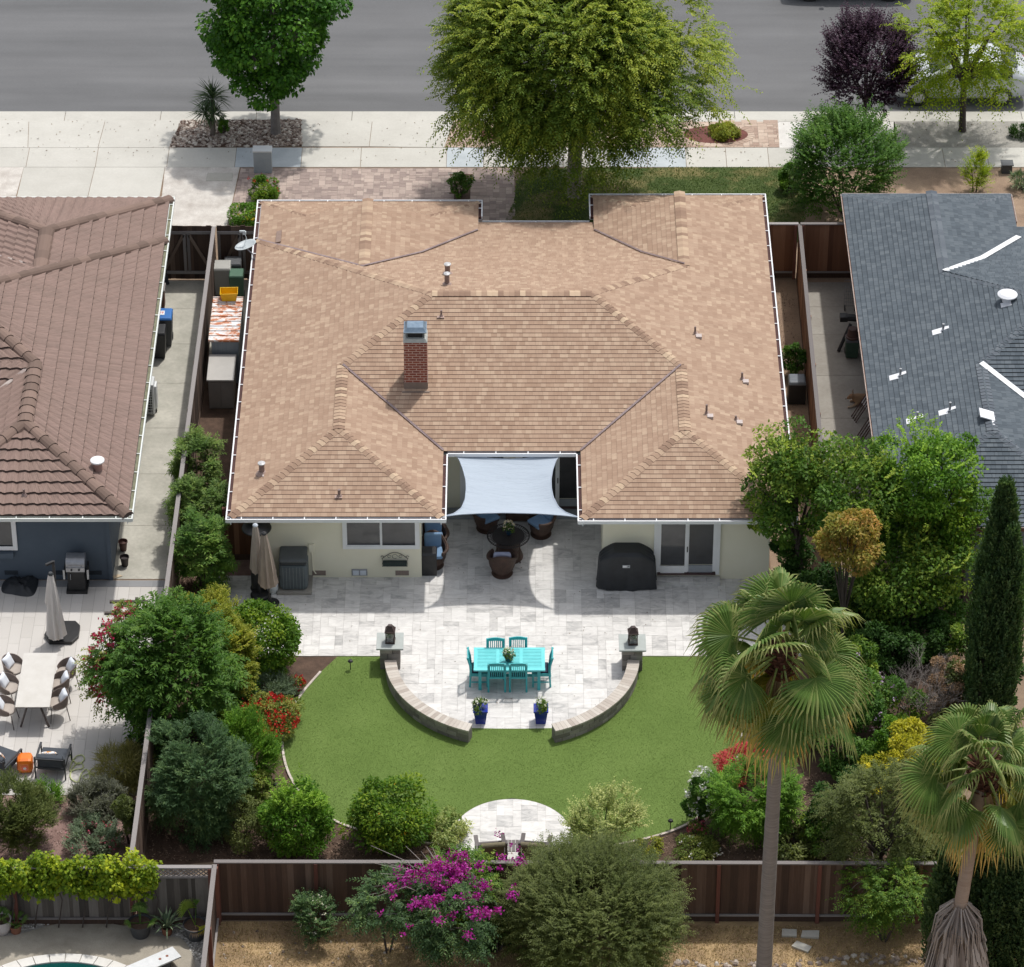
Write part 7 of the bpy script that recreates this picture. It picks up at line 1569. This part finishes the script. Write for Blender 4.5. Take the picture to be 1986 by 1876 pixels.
plant('variegated_shrub','pale yellow variegated shrub at the left edge of the small round patio','shrub',872,1612,50,34,LM['varieg'],.08,.04,cover=1.8,lump=.25)
plant('ornamental_grass','straw green fountain grass at the tiled patio edge beside the hose','ornamental grass',243,1488,48,40,LM['straw'],.34,.014,up=.7,cover=3.,ncl=26)
plant('lavender_bush','grey green lavender mound below the tiled patio','shrub',186,1556,55,38,LM['lav'],.13,.02,'spray',cover=3.,spray=(.28,12,.0,1.3,.5),cjit=.6)
plant('green_shrub','wide fine leaved green mound cut by the left frame edge','shrub',25,1585,78,72,LM['olive'],.10,.024,'spray',cover=3.6,spray=(.28,12,.0,1.1,.5),K=60,ccr=.3)
plant('green_shrub','light green mound directly below the charcoal armchairs','shrub',85,1545,32,22,LM['bright'],.08,.022,'spray',cover=2.4,spray=(.25,10,.0,1.1,.5))
plant('brown_green_shrub','narrow dull green shrub against the fence right of the lavender','shrub',250,1585,30,62,LM['olive'],.08,.035,cover=2.2)
plant('oleander','low grey leaved oleander with pink blossoms above the vine','flower bush',180,1628,55,28,LM['grey'],.12,.025,'spray',cover=1.9,spray=(.25,10,.0,1.,.7),fl=[('blossoms',pinkp,42,.055,.0)])
p=P(130,1668,1.8);t=thing('climbing_vine','yellow green vine draped thickly over the weathered grey fence','vine',(P(130,1690,1.6).x,-18.3,0));L=Leaves(55)
for k in range(46):
    x=-2.1+4.1*k/45;z=1.75+.12*math.sin(k*1.3);dr_=.40+.22*abs(math.sin(k*.9));blob(L,(x,-.02+.1*math.sin(k),z-.18),(.28,.26,dr_),9,.15,34,.10,.075,.7,0,bottom=-1,tint=.12*math.sin(k*.7)+(.18 if k>33 else 0))
L.build('foliage',LM['vine'],t);g=MB()
for k in range(8): x=-2+4*k/7;g.tube([(x,-.08,.0),(x+.15,-.1,.9),(x-.05,-.06,1.8)],[.02,.015,.01],5)
g.build('stem',barkd,t)
# --- bottom row behind the back fence
plant('rose_bush','small loose bush with pale flowers on the dry lot against the dark fence','flower bush',613,1783,36,50,LM['bluegr'],.07,.04,'spray',cover=1.7,spray=(.3,10,.1,.8,.9),fl=[('blossoms',Leaf('petal_cream',(.6,.58,.40),(.72,.70,.55),(.8,.78,.66),.2),34,.045,-.4)],lump=.3)
plant('pepper_tree','green feathery tree with a pale trunk under the magenta bougainvillea','tree',870,1785,82,68,LM['bluegr'],.12,.04,'spray',cover=2.1,spray=(.4,13,.5,.2,.9),zc=1.7,rz=.9,trunk=(.05,1.0,twig),base=B(838,1858),bottom=-.8,lump=.25)
plant('pepper_tree','green feathery branch reaching left along the dark fence','tree',750,1742,68,32,LM['bluegr'],.12,.04,'spray',cover=1.6,spray=(.4,13,.4,.2,.9),zc=1.7,rz=.45,bottom=-.8,lump=.3,stems=3)
bt=plant('bougainvillea','bougainvillea with magenta bracts and bare arching stems over the back fence','flower bush',880,1722,85,48,LM['fruit'],.08,.045,'spray',cover=1.3,spray=(.4,12,.4,.3,.9),zc=1.7,rz=.7,bottom=-.7,lump=.3)
L=Leaves(401)
for u,v,r_,n in((812,1695,.42,900),(845,1680,.38,800),(860,1712,.38,800),(880,1660,.30,520),(900,1668,.22,280),(786,1730,.28,460),(848,1742,.30,620),(872,1750,.22,360),(865,1770,.20,260),(915,1705,.28,420),(930,1735,.24,320),(975,1690,.20,220),(945,1752,.22,330),(925,1782,.20,280),(805,1765,.16,150),(796,1792,.12,70),(985,1650,.12,60),(960,1668,.16,110)):
  for _s in range(3):
    c_=P(u+L.g.normal()*24,v+L.g.normal()*17,2.55+L.g.uniform(-.25,.1));m=int(n*.17);r_=r_*.86;d=rdir(L.g,m)*L.g.uniform(.1,1.,(m,1))*r_*np.array((1.2,.8,1.0));L.add(d+np.array((c_.x-bt.location.x,c_.y-bt.location.y,c_.z)),rdir(L.g,m),rdir(L.g,m),.065,.055,L.g.uniform(0,1,m))
L.build('bracts',mag,bt)
g=MB();q=random.Random(5)
for k in range(22):
    a=P(850+q.uniform(-15,25),1745,1.6);e=P(q.uniform(700,850),q.uniform(1640,1740),q.uniform(2.0,2.6));o_=bt.location;g.tube([(a.x-o_.x,a.y-o_.y,a.z),((a.x+e.x)/2-o_.x,(a.y+e.y)/2-o_.y,(a.z+e.z)/2+.35),(e.x-o_.x,e.y-o_.y,e.z)],[.012,.009,.004],4)
for e in((820,1820),(845,1830),(860,1800)): a=P(850,1740,1.7);b=P(*e,.6);o_=bt.location;g.tube([(a.x-o_.x,a.y-o_.y,a.z),(b.x-o_.x+.1,b.y-o_.y,1.1),(b.x-o_.x,b.y-o_.y,b.z)],[.014,.011,.006],4)
g.build('bare_stem',twig,bt)
plant('olive_green_bush','huge dense dull green bush rising over the back fence at the bottom','shrub',1150,1778,176,128,LM['olive'],.085,.026,'spray',cover=3.0,spray=(.42,15,.25,.5,.8),zc=1.4,rz=1.55,bottom=-.75,lump=.14,cjit=.55,stems=10)
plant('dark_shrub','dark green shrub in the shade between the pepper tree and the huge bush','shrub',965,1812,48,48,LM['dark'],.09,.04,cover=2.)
plant('variegated_shrub','cream variegated shrub with an irregular top right of the small round patio','shrub',1170,1588,66,58,LM['varieg'],.075,.04,'spray',cover=1.9,spray=(.35,11,.0,.9,.9),lump=.4,cjit=.4,zc=.95)
plant('variegated_shrub','small yellow green shrub at the fence right of the huge bush','shrub',1256,1648,32,18,LM['yel'],.07,.035,cover=1.8)
def shoots(n=70,tint=.3):
    return lambda L,cc,Rr,Rz:sprays(L,(cc[0],cc[1],cc[2]+Rz*.12),(Rr*.92,Rr*.8,Rz*.82),n,.40,13,.11,.06,.05,bottom=-.1,upw=1.1,tint=tint,lump=.35)
# --- right garden
plant('fruit_tree','dark green fruit tree overlapping the lower right corner of the tan roof','tree',1532,948,86,128,LM['fruit'],.115,.07,cover=2.1,zc=3.2,rz=1.75,trunk=(.09,1.5,barkd),base=B(1560,1145),ncl=75,cr=.30,lump=.28,bottom=-.9,group='fruit trees in the right garden',extra=shoots())
plant('fruit_tree','green fruit tree in the middle of the right tree group','tree',1655,985,88,112,LM['fruit'],.115,.07,cover=2.1,zc=3.3,rz=1.7,trunk=(.09,1.5,barkd),base=B(1670,1180),ncl=75,cr=.30,lump=.28,bottom=-.9,group='fruit trees in the right garden',extra=shoots())
plant('fruit_tree','tall light green fruit tree whose top covers the grey roof','tree',1795,938,92,100,LM['bright'],.115,.07,cover=1.9,zc=3.8,rz=1.7,trunk=(.10,1.6,barkd),base=B(1795,1190),ncl=80,cr=.28,lump=.38,bottom=-.9,group='fruit trees in the right garden',extra=shoots(110,.4))
plant('fruit_tree','low green fruit tree between the orange tinged tree and the cypress','tree',1770,1085,112,92,LM['fruit'],.115,.07,cover=1.9,zc=2.1,rz=1.35,trunk=(.08,1.1,barkd),base=B(1765,1215),ncl=75,cr=.30,lump=.25,bottom=-.9,group='fruit trees in the right garden',extra=shoots())
plant('fruit_tree','yellow green fruit tree just left of the tall cypress','tree',1870,1015,62,82,LM['citrus'],.11,.065,cover=1.7,zc=2.9,rz=1.3,trunk=(.07,1.2,barkd),base=B(1868,1190),ncl=50,cr=.3,lump=.3,bottom=-.9,group='fruit trees in the right garden')
plant('orange_tinged_tree','small tree with orange tinged new leaves amid green trees','tree',1645,1048,58,62,LM['orange'],.10,.05,cover=2.3,zc=3.7,rz=1.0,trunk=(.05,1.2,barkd),ncl=50,cr=.3,lump=.2,bottom=-.9)
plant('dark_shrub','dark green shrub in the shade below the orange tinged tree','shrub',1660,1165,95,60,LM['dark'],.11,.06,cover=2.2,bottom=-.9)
plant('green_shrub','green bush at the right frame edge right of the cypress','shrub',1965,1120,40,75,LM['fruit'],.11,.07,cover=2.,bottom=-.9)
plant('green_shrub','green bush left of the cypress above the bare shrub','shrub',1822,1185,52,62,LM['green'],.09,.05,cover=2.,bottom=-.9)
p=P(1785,1400);t=thing('bare_shrub','leafless grey twiggy shrub left of the tall cypress','shrub',(p.x,p.y,0));g=MB();q=random.Random(12)
def twigs(a,d,L_,r,n):
    b=a+d*L_;g.tube([a,a.lerp(b,.5)+Vector((q.uniform(-.05,.05),q.uniform(-.05,.05),q.uniform(0,.06))),b],[r,r*.75,r*.5],4,0,q.random())
    if n:
        for _ in range(3):
            e=(d+Vector((q.uniform(-.8,.8),q.uniform(-.8,.8),q.uniform(-.35,.65)))).normalized();twigs(a.lerp(b,q.uniform(.5,1)),e,L_*q.uniform(.55,.85),r*.6,n-1)
for k in range(11): a=k*.57;twigs(Vector((.25*math.cos(a),.2*math.sin(a),0)),Vector((.55*math.cos(a),.45*math.sin(a),1)).normalized(),.75,.02,4)
g.build('twigs',twig,t)
plant('dry_shrub','dry pinkish brown shrub at the foot of the cypress','shrub',1835,1330,42,60,Leaf('leaf_dry_brown',(.12,.08,.06),(.22,.15,.11),(.34,.25,.19),.2),.06,.025,cover=1.3,bottom=-.9)
plant('climber_bush','dark green bush with lilac blossoms behind the tall palm crown','shrub',1655,1365,80,95,LM['green'],.09,.05,cover=2.,fl=[('blossoms',lil,40,.06,-.6)],bottom=-.9)
plant('climber_bush','green bush with lilac pink blossoms at the right lawn edge under the palm','shrub',1428,1318,56,44,LM['green'],.08,.045,cover=1.6,fl=[('blossoms',lil,46,.06,-.2)])
plant('green_shrub','bright green bush between the palm crown and the golden shrub','shrub',1712,1460,42,70,LM['bright'],.09,.04,cover=1.8)
plant('red_leaf_shrub','coral red leaved low shrub below the palm crown at the lawn edge','shrub',1440,1480,52,24,crim,.06,.03,cover=2.2,zc=.55,rz=.4)
plant('rose_bush','green bush with many white roses at the lower right lawn edge','flower bush',1362,1548,32,62,LM['green'],.08,.045,cover=1.9,fl=[('blossoms',whitep,70,.075,-.5)],bottom=-.9)
plant('round_shrub','large rounded feathery green bush right of the white roses','shrub',1462,1555,92,86,LM['bright'],.11,.03,'spray',cover=2.6,spray=(.35,14,.3,.35,.8),bottom=-.85,cjit=.6,lump=.2)
plant('rose_bush','low bush with pink roses under the white rose bush','flower bush',1352,1612,20,20,LM['rose'],.06,.03,cover=1.3,fl=[('blossoms',pinkp,22,.065,-.3)])
plant('rose_bush','low yellowish bush with pale roses against the back fence','flower bush',1356,1648,46,20,LM['rose'],.06,.03,cover=1.8,fl=[('blossoms',whitep,12,.06,-.2)])
plant('golden_shrub','vivid yellow leaved shrub left of the second palm crown','shrub',1768,1470,60,62,LM['gold'],.09,.045,cover=1.9,zc=1.5,rz=1.0)
plant('golden_shrub','patch of yellow leaves above the dull olive tree','shrub',1700,1500,50,24,LM['gold'],.08,.04,cover=1.2,zc=1.7,rz=.4)
plant('olive_tree','dull olive green tree with bare twigs hanging over the back fence','tree',1700,1600,98,112,LM['olive'],.09,.035,'spray',cover=1.9,spray=(.4,12,.5,.2,.9),zc=2.3,rz=1.7,trunk=(.09,1.2,barkd),base=B(1712,1730),bottom=-.9,lump=.25)
plant('green_shrub','green hanging foliage in front of the back fence below the olive tree','shrub',1720,1745,85,55,LM['fruit'],.08,.04,'spray',cover=1.3,spray=(.35,11,.5,.1,.9),zc=1.3,rz=.8,bottom=-.9,lump=.3)
plant('green_shrub','shaded dark shrub between the palm trunk and the olive tree','shrub',1622,1560,55,85,LM['dark'],.10,.05,cover=1.6)
plant('green_shrub','green shrub at the back fence just right of the tall palm trunk','shrub',1600,1610,52,50,LM['fruit'],.08,.04,cover=1.6)
g=MB();q=random.Random(9);c_=P(1712,1690,1.4)
for k in range(60):
    a=Vector((c_.x+q.uniform(-.4,.4),c_.y+q.uniform(-.3,.3),q.uniform(.9,1.8)));d=Vector((q.uniform(-1,1),q.uniform(-.7,.5),q.uniform(-.4,.8))).normalized();g.tube([a,a+d*.5+Vector((0,0,-.05)),a+d*.95+Vector((0,0,-.2))],[.01,.007,.003],4)
o=g.build('bare_branches',twig);tag(o,'tangle of bare grey branches in front of the olive tree at the back fence','branches')
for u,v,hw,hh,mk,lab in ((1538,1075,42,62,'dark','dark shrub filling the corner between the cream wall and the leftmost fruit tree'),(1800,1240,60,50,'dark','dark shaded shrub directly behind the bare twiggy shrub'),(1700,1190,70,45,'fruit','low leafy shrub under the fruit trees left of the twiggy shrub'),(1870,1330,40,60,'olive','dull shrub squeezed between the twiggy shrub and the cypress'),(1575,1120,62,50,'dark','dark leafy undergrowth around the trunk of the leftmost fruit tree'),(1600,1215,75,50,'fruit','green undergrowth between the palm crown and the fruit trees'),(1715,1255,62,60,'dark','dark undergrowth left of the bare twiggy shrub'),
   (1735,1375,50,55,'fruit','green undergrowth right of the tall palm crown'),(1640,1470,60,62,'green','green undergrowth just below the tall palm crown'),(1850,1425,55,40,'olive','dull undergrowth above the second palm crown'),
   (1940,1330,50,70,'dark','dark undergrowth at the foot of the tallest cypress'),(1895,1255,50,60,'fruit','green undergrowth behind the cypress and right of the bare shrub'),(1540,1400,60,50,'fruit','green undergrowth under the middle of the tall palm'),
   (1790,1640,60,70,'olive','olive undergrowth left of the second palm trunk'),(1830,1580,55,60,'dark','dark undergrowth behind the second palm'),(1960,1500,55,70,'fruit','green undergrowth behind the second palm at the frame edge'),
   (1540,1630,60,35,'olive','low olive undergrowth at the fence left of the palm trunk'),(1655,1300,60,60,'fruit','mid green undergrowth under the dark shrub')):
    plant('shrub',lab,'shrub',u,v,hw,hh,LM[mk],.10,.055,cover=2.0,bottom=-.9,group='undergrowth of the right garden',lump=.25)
for u,v,hw,hh,mk,lab in ((455,1330,55,50,'green','green undergrowth between the golden shrub and the rosemary'),(300,1440,60,50,'dark','dark undergrowth below the large overhanging tree'),(430,1400,62,50,'fruit','mid green undergrowth left of the red flowers'),(500,1530,38,45,'rose','yellowish undergrowth right of the blue green shrub')):
    plant('shrub',lab,'shrub',u,v,hw,hh,LM[mk],.10,.05,cover=2.0,bottom=-.9,group='undergrowth of the left garden')
# --- cypresses
def cypress(label,u,vb,vt,hw,group,name='cypress',seed=0,tilt=0):
    p=P(u,vb);s=ppm(p.x,p.y,3);z=1.
    for _ in range(30):                                  # height whose top meets the row vt
        q_=P(u,vt,z);z+=(p.y-q_.y)*-.6 if False else (q_.y-p.y)*.6
    H=z;R0=hw/s;t=thing(name,label,'tree',(p.x,p.y,0),0,group);SEED[0]+=1;L=Leaves(SEED[0]);gg=L.g
    n=int(60*H*R0/.5)*8;per=9
    zz=gg.uniform(0.02,1,n)**.9;prof=lambda t_:np.sin(np.pi*np.clip(t_*.86+.14,0,1))**.8
    a=gg.uniform(0,2*np.pi,n);lob=1+.24*np.sin(a*4+gg.uniform(0,6))*(1-zz)+.10*np.sin(zz*23+a*2)
    r=R0*prof(zz)*lob*gg.uniform(.66,1.06,n);c=np.stack([r*np.cos(a),r*np.sin(a),zz*H*.97],1)
    D=np.stack([np.cos(a)*.28,np.sin(a)*.28,np.ones(n)],1)+rdir(gg,n)*.12;T=(np.arange(per)/per)[None,:,None]
    pp_=c[:,None,:]+D[:,None,:]*T*.42;ax=D[:,None,:]*.8+gg.normal(size=pp_.shape)*.30
    L.add(pp_.reshape(-1,3),ax.reshape(-1,3),rdir(gg,n*per),  .11,.045,(gg.uniform(0,1,(n,1))**1.5*.8+gg.uniform(0,.25,(n,per))).ravel());L.build('foliage',LM['cyp'],t)
    g=MB();g.tube([(0,0,0),(0,0,H*.8)],[.09,.03],8);g.build('trunk',barkd,t);return t
gc='tall columnar cypresses'
cypress('tallest dark columnar cypress, standing behind the second palm crown',1912,1395,942,40,gc)
cypress('slimmer cypress column directly in front of the tallest cypress',1930,1420,1035,27,gc)
cypress('shorter cypress column on the left front of the tallest cypress',1896,1425,1130,26,gc)
for k,(u,vb,vt,hw,lab) in enumerate(((1822,1905,1660,32,'leftmost cypress of the dark row at the lower right corner'),(1872,1930,1640,34,'second cypress from the left in the lower right row'),(1920,1950,1600,36,'third cypress from the left in the lower right row'),(1968,1960,1560,36,'fourth cypress in the lower right row, at the frame edge'),(2010,1960,1540,36,'last cypress of the lower right row, mostly outside the frame'))): cypress(lab,u,vb,vt,hw,'dark cypress row at the lower right',seed=k)
# --- palms
pf=Leaf('fan_palm_leaf',(.028,.070,.018),(.085,.155,.045),(.30,.31,.16),.22,.38);po=Leaf('fan_palm_old_leaf',(.07,.11,.02),(.20,.24,.05),(.48,.36,.15),.22);pdm=Leaf('fan_palm_dead_leaf',(.17,.12,.085),(.30,.225,.165),(.42,.34,.27),.05);pet=M('petiole_green',(.16,.22,.05),(.30,.36,.10),.5,6)
tbark=M('palm_bark',(.16,.145,.135),(.27,.25,.235),.9,3,stretch=(.6,.6,9),fine=.25,fscale=30,bmp=.4,bscale=20);tbark2=M('palm_bark_tan',(.26,.19,.145),(.37,.29,.235),.9,3,stretch=(.6,.6,9),fine=.25,fscale=30);boots=M('palm_boots',(.05,.018,.010),(.17,.065,.035),.9,9,stretch=(1,1,3),bmp=.6,bscale=20)
def palm_frond(t,hub,az,el,pl,rad,mat,seed,old=0,name='frond'):
    q=random.Random(seed);d=Vector((math.cos(az)*math.cos(el),math.sin(az)*math.cos(el),math.sin(el)));sg=.42*pl*(1 if el>-.2 else .3)*q.uniform(.5,1.5)
    h=Vector(hub);pts=[h,h+d*pl*.5+Vector((0,0,-sg*.18)),h+d*pl+Vector((0,0,-sg*.55))];g=MB();g.tube(pts,[.030,.022,.016],5,1,.3)
    d2=(pts[2]-pts[1]).normalized();d2=(d2+Vector((q.uniform(-.25,.25),q.uniform(-.25,.25),q.uniform(-.55,.05)))).normalized();sd=Vector((-math.sin(az),math.cos(az),0));tw=q.uniform(-1.15,1.15)
    up=d2.cross(sd)*-1
    if up.z<0 and el>-.9: up=-up
    sd2=(sd*math.cos(tw)+up*math.sin(tw)).normalized();up2=sd2.cross(d2)
    if up2.z<0: up2=-up2
    fanseg(g,pts[2],d2,sd2,up2,rad,32,q.uniform(95,120),old,q.uniform(.25,.55) if not old else .65,q);return g.build(name,[mat,pet],t)
def palm(label,hub,base,n,rad,pl,r0,r1,bm,seed,group='fan palms'):
    t=thing('fan_palm',label,'palm tree',(base.x,base.y,0),0,group);h=hub-Vector((base.x,base.y,0));q=random.Random(seed)
    g=MB();N=40;pts=[];rr=[]
    for k in range(N+1):
        f=k/N;pts.append(Vector((h.x*f**1.1,h.y*f**1.1,(h.z-.25)*f)));rr.append((r0*(1-f)+r1*f)*(1+.025*(k%2))*(1.25-.25*min(1,f*12)))
    g.tube(pts,rr,16);g.build('trunk',bm,t,smooth=True)
    g=MB();g.lathe([(r1,-.95),(r1*1.5,-.7),(r1*1.9,-.3),(r1*1.5,.05),(r1*.6,.25)],tuple(h),16)
    for k in range(70):
        a=k*2.4;z=-.75+.9*k/70;rr_=r1*1.5;b=Vector((h.x+rr_*math.cos(a),h.y+rr_*math.sin(a),h.z+z));o_=Vector((math.cos(a),math.sin(a),.9));g.beam(b,b+o_*.16,.09,.03,0,q.random())
    g.build('leaf_bases',boots,t)
    for k in range(n):
        f=k/(n-1);el=math.radians(86-158*f**1.05+q.uniform(-16,16));az=k*2.39996+q.uniform(-.45,.45)
        old=1 if f>.80 else 0;palm_frond(t,h+Vector((.10*math.cos(az),.10*math.sin(az),.15-.45*f)),az,el,pl*q.uniform(.75,1.15)*(1 if f<.8 else .8),rad*q.uniform(.80,1.12),po if old else pf,seed*100+k,old)
    g=MB()
    for k in range(60):
        a=k*2.4+.3;b=Vector((h.x+r1*1.1*math.cos(a),h.y+r1*1.1*math.sin(a),h.z-.75));e=b+Vector((.16*math.cos(a),.16*math.sin(a),-q.uniform(.6,1.35)));g.tube([b,b.lerp(e,.5)+Vector((.06*math.cos(a),.06*math.sin(a),0)),e],[.02,.018,.006],4,0,q.random());s_=Vector((-math.sin(a),math.cos(a),0))*.09;g.face([e-s_*.2,e+s_*.2,e+s_+Vector((0,0,-.3)),e-s_+Vector((0,0,-.32))],0,q.random())
    g.build('dead_leaf_skirt',pdm,t);return t
H1=10.5;hb=P(1516,1258,H1);palm('tall fan palm with a straight grey trunk in front of the back fence',hb,Vector((hb.x-.05,hb.y,0)),50,1.08,1.2,.19,.135,tbark,21)
H2=7.6;hb=P(1908,1485,H2);m_=P(1857,1760,4.3);b_=m_+(m_-hb)*(4.3/(H2-4.3))*.55;t=palm('shorter leaning fan palm with a tan trunk and a shaggy dead skirt at its middle',hb,Vector((b_.x,b_.y,0)),40,.95,1.05,.17,.14,tbark2,33)
g=MB();q=random.Random(4);h_=hb-Vector((b_.x,b_.y,0));f=4.2/H2;ctr=Vector((h_.x*f**1.1,h_.y*f**1.1,4.2))
for k in range(150):
    a=q.uniform(0,6.283);z0=q.uniform(-.5,.12);b=ctr+Vector((.16*math.cos(a),.16*math.sin(a),z0));ln=q.uniform(1.0,2.1);w_=.20+.35*ln/2;o1=Vector((math.cos(a),math.sin(a),0));s_=Vector((-math.sin(a),math.cos(a),0))
    m1=b+o1*w_*.7+Vector((0,0,-ln*.25));e=b+o1*w_+Vector((0,0,-ln))+s_*q.uniform(-.1,.1);g.tube([b,m1,m1.lerp(e,.4)],[.022,.02,.014],4,0,q.random())
    m2=m1.lerp(e,.4);g.face([m2-s_*.02,m2+s_*.02,e+s_*q.uniform(.03,.12),e-s_*q.uniform(.03,.10)],0,q.random());g.face([m2-s_*.01,m2+s_*.03,e+s_*.1+o1*.1,e+s_*.02+o1*.08],0,q.random())
g.build('dead_frond_skirt',M('dead_fronds',(.16,.13,.115),(.30,.26,.235),.9,5,c3=(.42,.38,.35),rv=.8),t)
